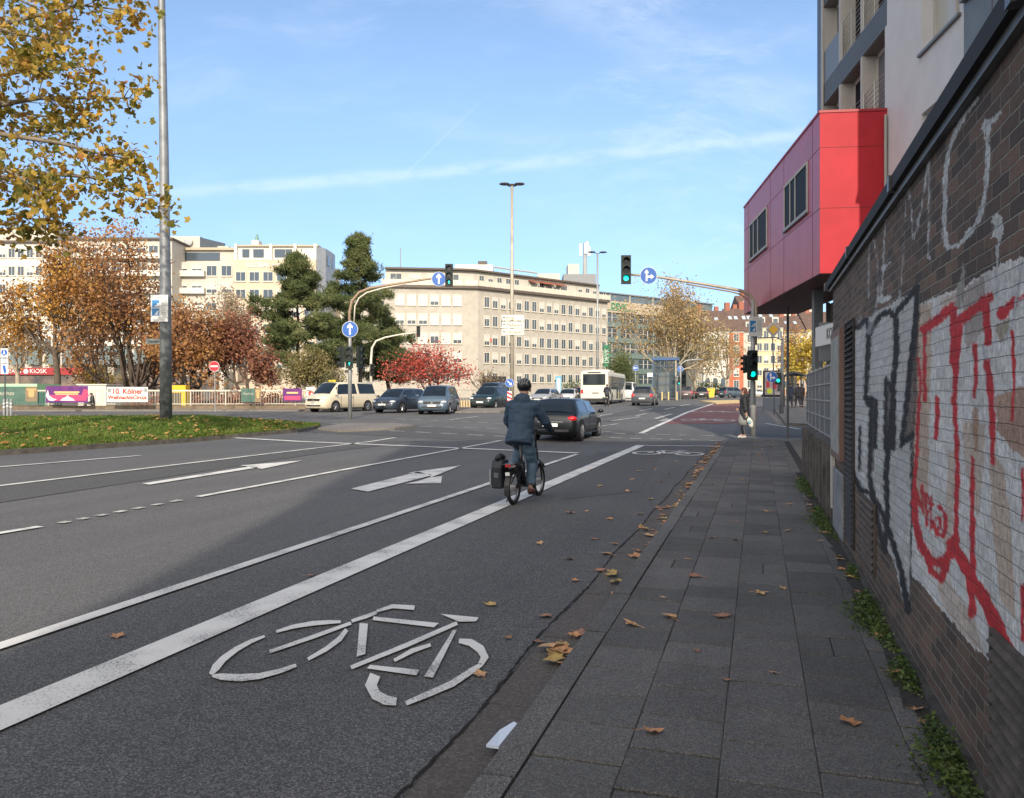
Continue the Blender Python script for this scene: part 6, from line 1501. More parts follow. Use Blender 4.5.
# ---- row houses at the right: (px0,px1,D,eaves y, ridge y, material, nrows, ncols)
tilem=mat('roof_tile',(.115,.075,.06),.8,var=.25,vs=1.2); orange=mat('orange_plaster',(.44,.13,.07),.8,var=.06,vs=.6); yel=mat('yellow_plaster',(.58,.50,.30),.8,var=.06,vs=.5); brownp=mat('brown_plaster',(.40,.24,.15),.8,var=.06,vs=.5)
def rowhouse(px0,px1,D_,ye,yr,m,nr,nc,label,attic=None,base=None,ww=1.05,wh=1.7):
    p0=P(px0,D_,0); e=empty('town_house',p0,YAW,label,'house','town houses along the far street')
    W_=(px1-px0)/F*D_; z0=0; ze=Z(ye,D_); zr=Z(yr,D_+6)
    MB().bb((0,0,-.5),(W_,11,ze)).build('wall',m,e)
    r=MB().prism([(-.5,ze+.0),(-.4,ze+.25),(5.5,zr),(11.5,ze+.2),(11.5,ze)],(-.05,0,0),(0,1,0),(0,0,1),(1,0,0),W_+.1).build('roof',tilem,e)
    wn=[]; fm_=Matrix.Identity(4); zg=gd(D_)+1.0
    for i in range(nr):
        for j in range(nc):
            putwin(e,fm_,W_*(j+.5)/nc,zg+ (ze-zg-.6)*i/nr+.9,ww,min(wh,(ze-zg)/nr*.6),wr_.choice([0,0,1,3]),wn)
    MB().bb((-.02,-.12,ze-.35),(W_+.02,-.003,ze-.02)).build('cornice',whitew,e)
    if attic:
        for j in range(attic):
            x=W_*(j+.5)/attic; MB().bb((x-.75,.6,ze+.3),(x+.75,3,ze+2.4)).build('dormer',creamw,r)
            MB().bb((x-.5,.55,ze+.8),(x+.5,.598,ze+2.0)).build('dormer_window',wgl,r)
    if base: MB().bb((-.01,-.06,-.4),(W_+.01,-.002,gd(D_)+base)).build('base_storey',mat('base_stone',(.30,.25,.19),.8),e)
    sk_=MB(); 
    for j in range(2): 
        x=W_*(.3+.4*j); t=.55; yq=-.4+5.9*t; zq=ze+.25+(zr-ze-.25)*t; sk_.prism([(-.4,-.6),(.4,-.6),(.4,.6),(-.4,.6)],(x,yq,zq+.04),(1,0,0),Vector((0,5.9,zr-ze-.25)).normalized(),Vector((0,-(zr-ze-.25),5.9)).normalized(),.06)
    sk_.build('skylight',mat('skylight',(.40,.46,.50),.2),r)
    MB().bb((W_*.15,5,zr-1.2),(W_*.15+1.1,6,zr+1.4)).build('chimney',mat('chimney_brick',(.30,.11,.07),.85),r); MB().bb((W_*.75,5.5,zr-1.2),(W_*.75+.9,6.3,zr+1.0)).build('chimney',mat('chimney_brick'),r)
    return e
h1=rowhouse(697,729,178,331,311,whitew,4,4,'white house with a bay and arched windows left of the orange house',base=2.2)
W1=(729-697)/F*178
MB().prism([(-3.5,0),(3.5,0),(2.6,-2),(-2.6,-2)],(W1*.5,0,0),(1,0,0),(0,1,0),(0,0,1),Z(372,178)).build('bay',whitew,h1)
for q in range(3):
    x=W1*.5-1.7+q*1.7; MB().prism([(-.5,-.9),(.5,-.9),(.5,.7),(.3,1.0),(0,1.15),(-.3,1.0),(-.5,.7)],(x,-2.003,Z(383,178)),(1,0,0),(0,0,1),(0,-1,0),.05).build('arched_window',wgl,h1)
MB().prism([(-3.8,0),(3.8,0),(2.9,-2.3),(-2.9,-2.3)],(W1*.5,0,Z(372,178)),(1,0,0),(0,1,0),(0,0,1),.9).build('balcony_parapet',whitew,h1)
rowhouse(729,743.5,180,331,309,orange,5,1,'narrow orange town house with white windows',base=None)
rowhouse(743.5,756,181,332,308,creamw,5,1,'cream town house between the orange and the yellow house',attic=1)
rowhouse(756,783,186,327,308,yel,5,4,'pale yellow town house with red chimneys behind the diamond sign',attic=2)
rowhouse(783,806,192,333,316,brownp,5,3,'brown brick town house behind the yellow tree at the right')
rowhouse(806,850,196,330,312,whitew,5,5,'pale town house seen through the glazed ground floor at the right')
rowhouse(660,698,232,322,305,creamw,4,5,'cream town house behind the yellow plane tree')
rowhouse(740,775,235,309,296,brownp,4,4,'roof of a brown house rising behind the town house row',attic=3)
rowhouse(775,812,240,309,300,creamw,4,5,'cream house rising behind the brown town house')
# ---- far left blocks
def block(px0,px1,D_,ytop,name,label,m,rows,ncol,ww,wh,step=3.0,side=None,D1=None,style=(0,0,1,3),zshift=0,group=None):
    D1=D1 or D_; p0=P(px0,D_,0); e=empty(name,p0,YAW,label,'building')
    a=(0,0); b=((px1-512)/F*D1-(px0-512)/F*D_, D1-D_); z=Z(ytop,D_)
    dep=12; MB().prism([a,b,(b[0]+(side or 0),b[1]+dep),(a[0],a[1]+dep)],(0,0,0),(1,0,0),(0,1,0),(0,0,1),z).build('wall',m,e)
    fm_,l_=facade_frame(a,b); wn=[]
    for i in range(rows):
        for j in range(ncol): putwin(e,fm_,l_*(j+.5)/ncol,z-2.4-i*step-zshift,ww,wh,wr_.choice(style),wn)
    wn.sort(key=lambda o:-o.matrix_basis.translation.z); merge_extra(e,wn)
    return e,fm_,l_,z
e,fm_,l_,z=block(-120,62,132,243,'apartment_block','white apartment block with window rows above the red kiosk sign',whitew,7,20,1.0,1.45,2.95)
MB().bb((-.3,-.5,z),(l_+.3,12,z+.35)).build('cornice',darkc,e); MB().bb((2,2,z+.35),(l_-2,11,z+2.9)).build('roof_storey',creamw,e)
s_=MB().bb((l_-36,-1.2,Z(375,132)),(l_+4,-.3,Z(368,132))).build('shop_fascia',mat('fascia_red',(.30,.02,.025),.5),e)
text('MIAMI',1.0,swhite,s_,(l_-7.3,-1.23,Z(371.5,132)),ext=.02); text('KIOSK',1.0,swhite,s_,(l_-3.2,-1.23,Z(371.5,132)),ext=.02)
MB().disc((l_-5.2,-1.23,Z(371.5,132)),(0,1,0),.42,.05,20).build('round_emblem',mat('emblem_grey',(.5,.5,.5),.5),s_)
MB().bb((-2,-1.0,gd(132)-1),(l_+26,-.31,Z(376,132))).build('shop_front',mat('shopfront_dark',(.05,.05,.055),.3,c2=(.22,.16,.12),vs=.5),e)
m=MB()
for k_ in range(24): m.bb((l_-34+k_*2.9,-1.1,Z(365,132)),(l_-32.2+k_*2.9,-.31,Z(347,132)))
m.build('large_window',mat('shop_glass',(.14,.18,.18),.2),e)
e,fm_,l_,z=block(62,172,136,240,'apartment_block','cream balcony block behind the brown autumn trees',creamw,7,9,1.5,1.4,2.95)
for i in range(7): MB().bb((1,-1.3,z-3.3-i*2.95),(l_-1,-.2,z-2.4-i*2.95)).build('balcony',whitew,e)
MB().bb((-.3,-.5,z),(l_+.3,12,z+.35)).build('cornice',darkc,e)
e,fm_,l_,z=block(160,234,140,262,'apartment_block','cream block with set-back roof flats and a satellite dish',creamw,6,5,1.7,1.7,3.0,style=(0,1,3))
for i in range(6):
    MB().bb((2.5,-.9,z-2.6-i*3.0),(8,-.15,z-1.6-i*3.0)).build('balcony',whitew,e)
MB().bb((1,1.5,z),(l_-.5,10,Z(250,141))).build('roof_storey',creamw,e); MB().bb((-.3,.9,Z(250,141)),(l_,10,Z(247.5,141))).build('roof',mat('roof_trim',(.42,.36,.26),.7),e)
MB().bb((1.0,1.35,z+.5),(l_-3,1.48,z+1.9)).build('window_band',wgl,e)
o=MB().bb((0,3,Z(247.4,141)),(5.8,10,Z(234,141))).build('penthouse',creamw,e); MB().sphere((3.9,2.5,Z(240,141)),(.75,.12,.75),14,8).build('satellite_dish',mat('dish',(.35,.37,.36),.5),o)
MB().prism([(5.8,3),(8.2,9),(5.8,10)],(0,0,Z(247.4,141)),(1,0,0),(0,1,0),(0,0,1),2.2).build('penthouse_side',slate,o)
MB().bb((8.6,4,Z(247.4,141)),(10.6,6,Z(243,141))).build('chimney',creamw,e)
e,fm_,l_,z=block(234,316,138,259.5,'apartment_block','peach block with the pale letters GLOBAL ACT under a white roof storey',peach,6,6,1.6,1.5,3.0,side=1.5,zshift=1.3)
text('GLOBAL ❖ ACT'.replace('❖','+'),1.1,mat('letters_pale',(.85,.82,.72),.6),e,(l_*.42,-.12,z-1.0),ext=.03)
MB().bb((.2,.8,z),(l_,10,Z(247,139))).build('roof_storey',whitew,e); MB().bb((-.1,.4,Z(247,139)),(l_+.3,10,Z(245.3,139))).build('roof',mat('roof_trim'),e)
m=MB()
for x0,x1 in((1.2,2.4),(3.1,4.9),(6.8,8.6),(8.7,9.8)): MB().bb((x0,.68,z+.5),(x1,.79,z+1.9)).build('window_band',wgl,e)
for x in(-.1,6,10.2,l_-.5): MB().bb((x,.3,z),(x+.5,.79,Z(245.3,139)+.15)).build('fin',whitew,e)
o=MB().bb((2.4,2,Z(247,139)),(3.6,4,Z(239,139))).build('chimney',whitew,e); MB().lathe([(.35,0),(.35,.6),(.2,.9),(.2,1.2)],(3,3,Z(239,139)),10).build('cowl',mat('copper',(.15,.28,.24),.6),o)
# curved grey side
MB().prism([(l_+.0,0.2),(l_+1.1,2.5),(l_+1.3,6),(l_+1.3,9),(l_-.0,9)],(0,0,0),(1,0,0),(0,1,0),(0,0,1),Z(247,139)).build('side_wall',mat('zinc',(.34,.36,.38),.5,var=.1,vs=1),e)
for yy_ in(3.2,6.5): MB().bb((l_+1.0,yy_,z-.5),(l_+1.36,yy_+1.2,z+1.2)).build('side_window',wgl,e)
e,fm_,l_,z=block(318,392,150,296,'low_building','low pale building behind the pines left of the stone office block',creamw,5,6,1.5,1.5,3.0)
# low shop building behind railing at far left + kiosk
D=66; e=empty('kiosk',P(-40,D,gd(D)),YAW,'pale green kiosk roof above the green banner at the left edge','kiosk')
w_=(38+40)/F*D; MB().bb((0,0,0),(w_,3,1.3)).build('body',mat('kiosk_green',(.06,.14,.10),.6),e); MB().bb((-.1,-.3,1.3),(w_+.1,3.2,1.85)).build('roof',mat('kiosk_roof',(.36,.62,.36),.6),e); MB().bb((.5,-.31,1.5),(w_-.5,-.301,1.62)).build('stripe',mat('kiosk_green'),e)
D=62; e=empty('storage_container',P(39,D,gd(D)),YAW,'dark green metal container right of the pale green kiosk','container')
w_=9/F*D; m=MB().bb((0,0,0),(w_,2,1.45)); 
for k_ in range(7): m.bb((w_*k_/7+.02,-.03,.05),(w_*k_/7+.06,0,1.4))
m.build('body',mat('container_green',(.03,.13,.10),.5),e)
# yellow cabinet
D=57; e=empty('parcel_locker',P(178.5,D,gd(D)+.2),YAW,'yellow cabinet standing behind the railing right of the tall mast','cabinet')
w_=14/F*D; m=MB().bb((-w_/2,0,0),(w_/2,.8,1.52)).build('body',mat('cabinet_yellow',(.72,.42,.01),.5),e,auto=.02)
MB().bb((-w_/2+.03,-.015,.02),(w_/2-.3,-.001,1.0)).build('door',mat('cabinet_dark',(.10,.08,.05),.6),m); MB().bb((-w_*.45,-.02,1.1),(w_*.1,-.002,1.2)).build('red_strip',sred,m)
# pale site cabin row behind the railing
D=63; e=empty('site_cabin',P(78,D,gd(D)),YAW,'low pale cabin behind the railing between the two big banners','cabin')
w_=28/F*D; MB().bb((0,0,0),(w_,2.5,1.75)).build('body',mat('cabin_pale',(.55,.54,.47),.7,var=.1),e); MB().bb((-.1,-.1,1.75),(w_+.1,2.6,1.83)).build('roof',whitew,e)
# ---- railing with low wall, straight across the back of the road
D=53.5
XL,XR=P(-60,D),P(492,62)
rail=empty('railing',P(-60,D),0,'long cream metal railing on a low stone kerb across the back of the road','railing')
pA=P(-60,D);pB=P(330,55);pC=P(492,68)
def railseg(a,b,rows_bars=True):
    d=(b-a); Lh=Vector((d.x,d.y,0)).length; n=int(Lh/2.2); base=pA
    mw=MB();mp=MB();mbz=MB()
    for i in range(n):
        p=a.lerp(b,i/n);q=a.lerp(b,(i+1)/n); p=p-base;q=q-base
        dd=(q-p).normalized(); nn=Vector((-dd.y,dd.x,0))
        for (z0,z1,t,mm) in((-.25,.34,.16,mw),(1.30,1.40,.04,mp),(.42,.47,.03,mp)):
            mm.add([p-nn*t+Vector((0,0,z0)),q-nn*t+Vector((0,0,z0)),q+nn*t+Vector((0,0,z0)),p+nn*t+Vector((0,0,z0)),p-nn*t+Vector((0,0,z1)),q-nn*t+Vector((0,0,z1)),q+nn*t+Vector((0,0,z1)),p+nn*t+Vector((0,0,z1))],[(0,1,5,4),(2,3,7,6),(4,5,6,7),(0,4,7,3),(1,2,6,5)])
        mp.box((p.x,p.y,p.z+.85),(.07,.07,1.1))
        for k_ in range(1,13): r_=p.lerp(q,k_/13); mbz.box((r_.x,r_.y,r_.z+.88),(.02,.02,.86))
    return mw,mp,mbz
railw=mat('low_wall_stone',(.17,.13,.085),.9,var=.3,vs=2,bump=.4); railc=mat('railing_cream',(.56,.53,.43),.5)
for a,b in((pA,pB),(pB,pC)):
    mw,mp,mbz=railseg(a,b); mw.build('low_wall',railw,rail); mp.build('rail',railc,rail); mbz.build('baluster',railc,rail)
slab_area('back_pavement',[tuple(P(-600,52.6)[:2]),tuple(P(300,52.6)[:2]),tuple(P(420,60.1)[:2]),tuple(P(470,66.1)[:2]),tuple(P(500,80)[:2]),tuple(P(300,90)[:2]),tuple(P(-600,90)[:2])],.10,paving)
# pale planks/boards behind the far railing and yellow kerb teeth
m=MB()
for k_ in range(16):
    p=P(441+k_*2.6,59.5); m.box((p.x,p.y,p.z+.35),(.12,.12,.5))
o=m.build('guard_posts',mat('guard_wood',(.55,.42,.25),.7)); tag(o,'row of short wooden posts beside the grey-blue people carrier','guard rail')
# banners
def banner(px0,px1,y0,y1,D,label,m):
    e=empty('banner',P((px0+px1)/2,D),YAW,label,'banner'); w_=(px1-px0)/F*D; z1=Z(y0,D)-gd(D);z0=Z(y1,D)-gd(D)
    o=MB().bb((-w_/2,-.02,z0),(w_/2,0,z1)).build('cloth',m,e); return e,w_,z0,z1
D=53
e,w_,z0,z1=banner(-14,25.5,386.5,401.5,D,'dark green cafe banner hung on the railing at the left edge',mat('banner_green',(.05,.11,.09),.7,c2=(.09,.16,.12),vs=2))
MB().bb((w_/2+.003,-.02,z0),(w_/2+12*D/F,0,z1)).build('picture_panel',mat('banner_brown',(.15,.13,.09),.7,c2=(.3,.2,.1),vs=2),e)
text('Paulines',.38,mat('ink_gold',(.50,.47,.38),.6),e,(-.05,-.03,(z0+z1)/2+.05),shear=.3)
x=w_/2+6*D/F; MB().prism([(-.28,.36),(.28,.36),(.33,.24),(-.33,.24)],(x,-.02,(z0+z1)/2),(1,0,0),(0,0,1),(0,-1,0),.01).prism([(-.2,.23),(.2,.23),(.16,-.2),(-.16,-.2)],(x,-.02,(z0+z1)/2),(1,0,0),(0,0,1),(0,-1,0),.01).build('lantern_picture',mat('banner_tan',(.55,.33,.14),.6),e)
e,w_,z0,z1=banner(46,88,386,402.5,D,'purple and pink show banner on the railing',mat('banner_purple',(.17,.025,.16),.7,c2=(.07,.015,.14),vs=1.5))
pk=mat('banner_pink',(.48,.05,.14),.6); zc=(z0+z1)/2
MB().bb((-w_*.42,-.028,z0+.12),(w_*.47,-.022,zc-.05)).prism([(-.2,-.3),(.1,-.35),(.35,-.1),(.25,.3),(0,.35),(-.1,0)],(w_*.40,-.022,zc),(1,0,0),(0,0,1),(0,-1,0),.01).build('pink_band',pk,e)
MB().prism([(-.25,.3),(-.15,-.1),(.15,-.3),(.35,-.32),(.1,-.45),(-.2,-.4),(-.38,-.1)],(-w_*.36,-.029,zc),(1,0,0),(0,0,1),(0,-1,0),.008).prism([(-.5,-.42),(.5,-.42),(.3,-.25),(.12,-.2),(0,-.05),(-.12,-.2),(-.3,-.25)],(w_*.02,-.03,zc),(1,0,0),(0,0,1),(0,-1,0),.008).build('white_picture',swhite,e)
MB().bb((-w_*.3,-.032,zc+.08),(w_*.3,-.03,zc+.19)).bb((-w_*.27,-.032,zc-.03),(w_*.27,-.03,zc+.05)).build('headline_bar',mat('banner_gold',(.62,.45,.18),.5),e)
e,w_,z0,z1=banner(107,148,387,402,D,'white Christmas circus banner with red lettering on the railing',mat('banner_white',(.70,.68,.60),.6))
zc=(z0+z1)/2; rdm=mat('banner_red',(.48,.03,.03),.6)
text('10. Kölner',.50,rdm,e,(.0,-.03,zc+.20),xs=.95,bold=.012); text('WeihnachtsCircus',.36,rdm,e,(0,-.03,zc-.20),xs=.95,bold=.01)
MB().bb((-w_*.42,-.03,z0+.07),(w_*.42,-.022,z0+.10)).build('small_print',mat('print_grey'),e); MB().disc((-w_*.44,-.028,zc+.28),(0,1,0),.14,.01,14).bb((w_*.41,-.03,zc+.15),(w_*.48,-.022,zc+.42)).build('emblem',mat('emblem_dk',(.25,.27,.26),.5),e)
e,w_,z0,z1=banner(241,255,388.5,402,54,'small dark green banner in the middle of the railing',mat('banner_green'))
MB().bb((w_/2+.003,-.02,z0),(w_/2+6*54/F,0,z1)).build('picture_panel',mat('banner_brown'),e); text('Paulines',.22,mat('ink_gold'),e,(0,-.03,(z0+z1)/2+.1),shear=.3)
x=w_/2+3*54/F; MB().prism([(-.14,.36),(.14,.36),(.17,.24),(-.17,.24)],(x,-.02,(z0+z1)/2),(1,0,0),(0,0,1),(0,-1,0),.01).prism([(-.1,.23),(.1,.23),(.08,-.2),(-.08,-.2)],(x,-.02,(z0+z1)/2),(1,0,0),(0,0,1),(0,-1,0),.01).build('lantern_picture',mat('banner_tan'),e)
e,w_,z0,z1=banner(283,302,388.5,401,54.5,'small purple show banner beside the taxi van',mat('banner_purple'))
MB().bb((-w_*.42,-.028,z0+.08),(w_*.42,-.022,z0+.35)).build('pink_band',pk,e); MB().bb((-w_*.3,-.032,z0+.5),(w_*.3,-.03,z0+.62)).build('headline_bar',mat('banner_gold'),e)
e,w_,z0,z1=banner(306,316,387,400,57,'small pale banner with a red heart just above the taxi bonnet',mat('banner_white'))
MB().disc((0,-.028,(z0+z1)/2),(0,1,0),.2,.01,12).build('emblem',rdm,e)
# ================================================================ TREES
tr=random.Random(42)
def rv(s=1): return Vector((tr.uniform(-s,s),tr.uniform(-s,s),tr.uniform(-s,s)))
def grow(tips,segs,p,d,L,r,lev,maxlev,spread,up,kids,wig=.18):
    n=4; pts=[p]; rs=[r]
    for i in range(n):
        d=(d+rv(wig)+Vector((0,0,up))).normalized(); p=p+d*(L/n); pts.append(p); rs.append(r*(1-.55*(i+1)/n))
    segs.append((pts,rs,lev))
    if lev>=maxlev: tips.append(p); tips.append(pts[2]); return
    for k_ in range(kids):
        t=tr.uniform(.35,1.0); i=min(int(t*n),n-1); q=pts[i].lerp(pts[i+1],t*n-i)
        ax=rv().normalized(); dd=(d+ax*spread+Vector((0,0,.1))).normalized()
        grow(tips,segs,q,dd,L*tr.uniform(.55,.8),rs[i]*.62,lev+1,maxlev,spread,up*.8,kids,wig)
    tips.append(p)
def leafcloud(tips,n,rad,size,shape=0,flat=1.0,drop=0.0):
    V=[];Fc=[]
    tips=list(tips)
    for i in range(n):
        t=tips[tr.randrange(len(tips))]; g_=Vector((tr.gauss(0,rad),tr.gauss(0,rad),tr.gauss(0,rad*flat)-drop)); p=t+g_
        a=Vector((tr.gauss(0,1),tr.gauss(0,1),tr.gauss(0,1)+.5)).normalized(); u_=a.orthogonal().normalized(); v_=a.cross(u_); th=tr.uniform(0,6.28)
        u_,v_=u_*math.cos(th)+v_*math.sin(th),v_*math.cos(th)-u_*math.sin(th); s=size*tr.uniform(.5,1.4); k_=len(V)
        if shape==0:
            V+=[p-u_*s*.5,p+v_*s*.35,p+u_*s*.5,p-v_*s*.35]; Fc.append((k_,k_+1,k_+2,k_+3))
        elif shape==1: # lobed leaf
            f_=[tr.uniform(.75,1.15) for _ in range(10)]; rr=[x*y for x,y in zip([.30,.52,.42,.62,.46,.68,.46,.62,.42,.52],f_)]; cu=tr.uniform(-.25,.35); q=[]
            for j in range(10):
                an=2*math.pi*j/10-math.pi/2; q.append(p+(u_*math.cos(an)+v_*math.sin(an))*s*rr[j]+a*(abs(math.cos(an))*s*cu))
            V+=q; Fc.append(tuple(range(k_,k_+10)))
        elif shape==2: # needle tuft: three thin blades
            for q in range(3):
                dd=(rv()+Vector((0,0,.4))).normalized()*s; w2=dd.orthogonal().normalized()*s*.11; V+=[p-w2,p+w2,p+dd]; Fc.append((k_+3*q,k_+3*q+1,k_+3*q+2))
    return [tuple(v) for v in V],Fc
barks={}
def finish(e,segs,V,Fc,bark,leaf,scale_to=None,minr=.012,crownname='crown'):
    mt=MB(); mlimb=MB()
    for pts,rs,lev in segs:
        (mt if lev==0 else mlimb).tube(pts,[max(minr,x) for x in rs],8 if lev==0 else (5 if lev<2 else 3),cap=False)
    t=mt.build('trunk',bark,e,True); 
    if mlimb.v: mlimb.build('limbs',bark,e,True)
    if V:
        c=MB(); c.v=V; c.f=Fc; c.m=[0]*len(Fc); c.build(crownname,leaf,e)
def tree(name,label,px,D,ytop,x0,x1,ybot,leaf,bark,n,size,kids=4,levels=3,spread=.85,rad=.35,trunk_y=None,group='trees',r0=.28,up=.10,limbs=6,lean=0,forks=1,shape=0,z0=None):
    """tree fitted to a crown box given in picture units at depth D"""
    base=P(px,D); e=empty(name,base,tr.uniform(0,6) if 0 else YAW,label,'tree',group)
    s0=D/F; Hh=Z(ytop,D)-gd(D); zc=Z(ybot,D)-gd(D); tips=[];segs=[]
    zt=max(.6,(Z(trunk_y,D)-gd(D)) if trunk_y else zc*1.05)
    for fk in range(forks):
        th=fk/max(1,forks)*6.28; off=Vector((math.cos(th),math.sin(th),0))*(.35 if forks>1 else 0)
        top=Vector((lean,0,zt))+off*zt*.8
        pts=[off*.3,off*.3+(top-off*.3)*.5+rv(.06),top]; segs.append((pts,[r0*1.25/forks**.4,r0/forks**.4,r0*.85/forks**.4],0))
        nl=max(2,limbs//forks)
        for k_ in range(nl):
            a=k_/nl*6.28+tr.uniform(-.4,.4)+th; q=pts[1].lerp(pts[2],tr.uniform(.78,1)); el=tr.uniform(.25,1.1)
            d=Vector((math.cos(a)*math.cos(el),math.sin(a)*math.cos(el),math.sin(el)))
            grow(tips,segs,q,d,(Hh-zt)*tr.uniform(.42,.6),r0*.5,1,levels,spread,up,kids)
        grow(tips,segs,top,Vector((0,0,1)),(Hh-zt)*.5,r0*.6,1,levels,spread*.8,up,kids)
    # fit extents
    xs=sorted(t.x for t in tips); zs_=sorted(t.z for t in tips); ys_=sorted(t.y for t in tips)
    lo,hi=xs[int(len(xs)*.01)],xs[int(len(xs)*.99)]; X0=(x0-px)*s0;X1=(x1-px)*s0
    zlo,zhi=zs_[int(len(zs_)*.02)],zs_[-1]; ZL,ZH=zc,Hh-rad*.8
    ym=max(abs(ys_[0]),abs(ys_[-1])); ky=min(1.2,max(.3,((X1-X0)/2)/ym))
    def fit(p):
        if p.z<=zt*.6: return p
        w_=min(1,max(0,(p.z-zt*.6)/(zt*.6+.5)))
        fx=X0+rad+(p.x-lo)/(hi-lo)*(X1-X0-2*rad); fz=ZL+(p.z-zlo)/(zhi-zlo)*(ZH-ZL)
        return Vector((p.x*(1-w_)+fx*w_,p.y*(1-w_+ky*w_),p.z*(1-w_)+max(fz,p.z*.3)*w_))
    tips=[fit(t) for t in tips]; segs=[([fit(p) for p in pts],rs,lv) for pts,rs,lv in segs]
    V,Fc=leafcloud(tips,n,rad,size,shape)
    finish(e,segs,V,Fc,bark,leaf,minr=.02)
    return e
bark=mat('bark_brown',(.10,.075,.055),.9,var=.35,vs=4,bump=.6,bs=12); barkp=mat('bark_pale',(.30,.25,.18),.85,c2=(.42,.36,.26),vs=2.5); barkd=mat('bark_dark',(.04,.03,.025),.9)
rust=leafmat('leaf_rust',[(.13,.06,.04),(.25,.115,.055),(.36,.18,.07),(.46,.26,.08)],.35)
redb=leafmat('leaf_redbrown',[(.11,.045,.035),(.20,.08,.055),(.29,.125,.075),(.36,.19,.10)],.5)
orng=leafmat('leaf_orange',[(.16,.07,.03),(.32,.15,.04),(.48,.24,.05),(.55,.36,.09)],.4)
olive=leafmat('leaf_olive',[(.07,.075,.03),(.14,.135,.05),(.24,.20,.075),(.33,.26,.12)],.6)
redl=leafmat('leaf_red',[(.20,.03,.03),(.40,.06,.05),(.55,.12,.08),(.5,.22,.16)],.9)
pine=leafmat('needle',[(.03,.045,.02),(.065,.09,.032),(.11,.135,.05),(.19,.19,.08)],.5,.1)
yelb=leafmat('leaf_yellowbrown',[(.19,.13,.06),(.31,.21,.09),(.42,.30,.14),(.46,.37,.19)],.25)
tan=leafmat('leaf_tan',[(.25,.18,.11),(.38,.29,.18),(.46,.37,.24)],.4)
yel_=leafmat('leaf_yellow',[(.22,.18,.03),(.42,.30,.05),(.58,.42,.07),(.50,.46,.12)],.5)
GL='autumn trees behind the railing'
tree('broadleaf_tree','large rust and orange tree with a straight trunk left of the tall mast',128,74,212,58,196,372,rust,bark,12500,.27,kids=4,levels=3,trunk_y=368,rad=.55,group=GL,r0=.42,limbs=8)
tree('broadleaf_tree','brown tree with a pale trunk above the purple banner',57,72,226,-8,104,352,orng,bark,8000,.26,kids=4,trunk_y=345,rad=.5,group=GL,r0=.27,limbs=7)
tree('broadleaf_tree','rust-brown low tree with dark forked trunk right of the tall mast',194,69,292,150,232,378,rust,barkd,7000,.27,kids=4,trunk_y=382,rad=.45,group=GL,r0=.36,limbs=6,forks=2)
tree('broadleaf_tree','dark red-brown tree behind the no-entry sign',243,70,308,205,275,380,redb,bark,7500,.25,kids=4,trunk_y=378,rad=.45,group=GL,r0=.22,limbs=5,forks=2)
tree('broadleaf_tree','small purple-brown tree behind the foot of the tall mast',154,80,352,135,178,384,redb,barkd,2600,.24,kids=3,trunk_y=384,rad=.4,group=GL,r0=.2,limbs=5)
tree('broadleaf_tree','thin brown tree crown rising behind the pale-trunked tree',92,88,224,56,128,330,rust,bark,4500,.30,kids=4,trunk_y=340,rad=.5,group=GL,r0=.3,limbs=6)
tree('broadleaf_tree','half bare beige tree in front of the peach block',226,98,284,192,262,345,tan,barkp,3800,.28,kids=5,trunk_y=350,rad=.5,group=GL,r0=.25,limbs=7)
tree('broadleaf_tree','half bare tree behind the cream balcony block trees',18,95,300,-30,50,360,orng,barkp,2200,.30,kids=4,trunk_y=360,rad=.6,group=GL,r0=.25,limbs=6)
tree('broadleaf_tree','small yellow-green bush tree under the large rust tree',92,84,366,74,124,388,yel_,bark,1800,.22,kids=3,trunk_y=386,rad=.4,group=GL,r0=.12,limbs=5)
tree('broadleaf_tree','round olive-grey tree left behind the signal pole and taxi',312,64,345,281,345,384,olive,barkp,9000,.16,kids=4,trunk_y=384,rad=.35,group=GL,r0=.12,limbs=6,forks=3,spread=.7)
tree('broadleaf_tree','small spreading tree with bright red leaves above the parked cars',431,66,343,384,476,378,redl,bark,5200,.17,kids=5,trunk_y=381,rad=.5,group=GL,r0=.14,limbs=8,forks=4,spread=.6,up=.03)
tree('broadleaf_tree','grey-brown leafless bush by the office entrance',487,84,366,468,508,390,tan,bark,900,.14,kids=5,trunk_y=392,rad=.35,group=GL,r0=.08,limbs=6,forks=3)
tree('broadleaf_tree','tall spreading yellow-brown plane tree behind the glass lift',664,120,271,612,722,362,yelb,barkp,9500,.32,kids=5,trunk_y=368,rad=.8,group='trees right of the office block',r0=.40,limbs=9)
tree('broadleaf_tree','thin yellow-brown tree in front of the white and orange houses',727,150,318,703,752,372,yelb,barkp,1800,.34,kids=4,trunk_y=380,rad=.8,group='trees right of the office block',r0=.3,limbs=6)
tree('broadleaf_tree','green-brown tree right behind the far signal pole',696,135,300,672,722,372,olive,barkp,4200,.32,kids=4,trunk_y=380,rad=.7,group='trees right of the office block',r0=.3,limbs=6)
tree('broadleaf_tree','yellow-green tree above the bus shelter',808,85,333,792,842,378,yel_,bark,6500,.24,kids=4,trunk_y=384,rad=.5,group='trees right of the office block',r0=.2,limbs=6)
tree('broadleaf_tree','light orange tree left of the yellow-green one over the shelter',795,115,322,778,812,372,orng,bark,2200,.28,kids=4,trunk_y=382,rad=.5,group='trees right of the office block',r0=.2,limbs=6)
tree('broadleaf_tree','dark blue-green fir left of the bus front',618,112,352,606,634,388,pine,barkd,6000,.3,kids=3,trunk_y=392,rad=.7,group='trees right of the office block',r0=.2,limbs=6,shape=2)
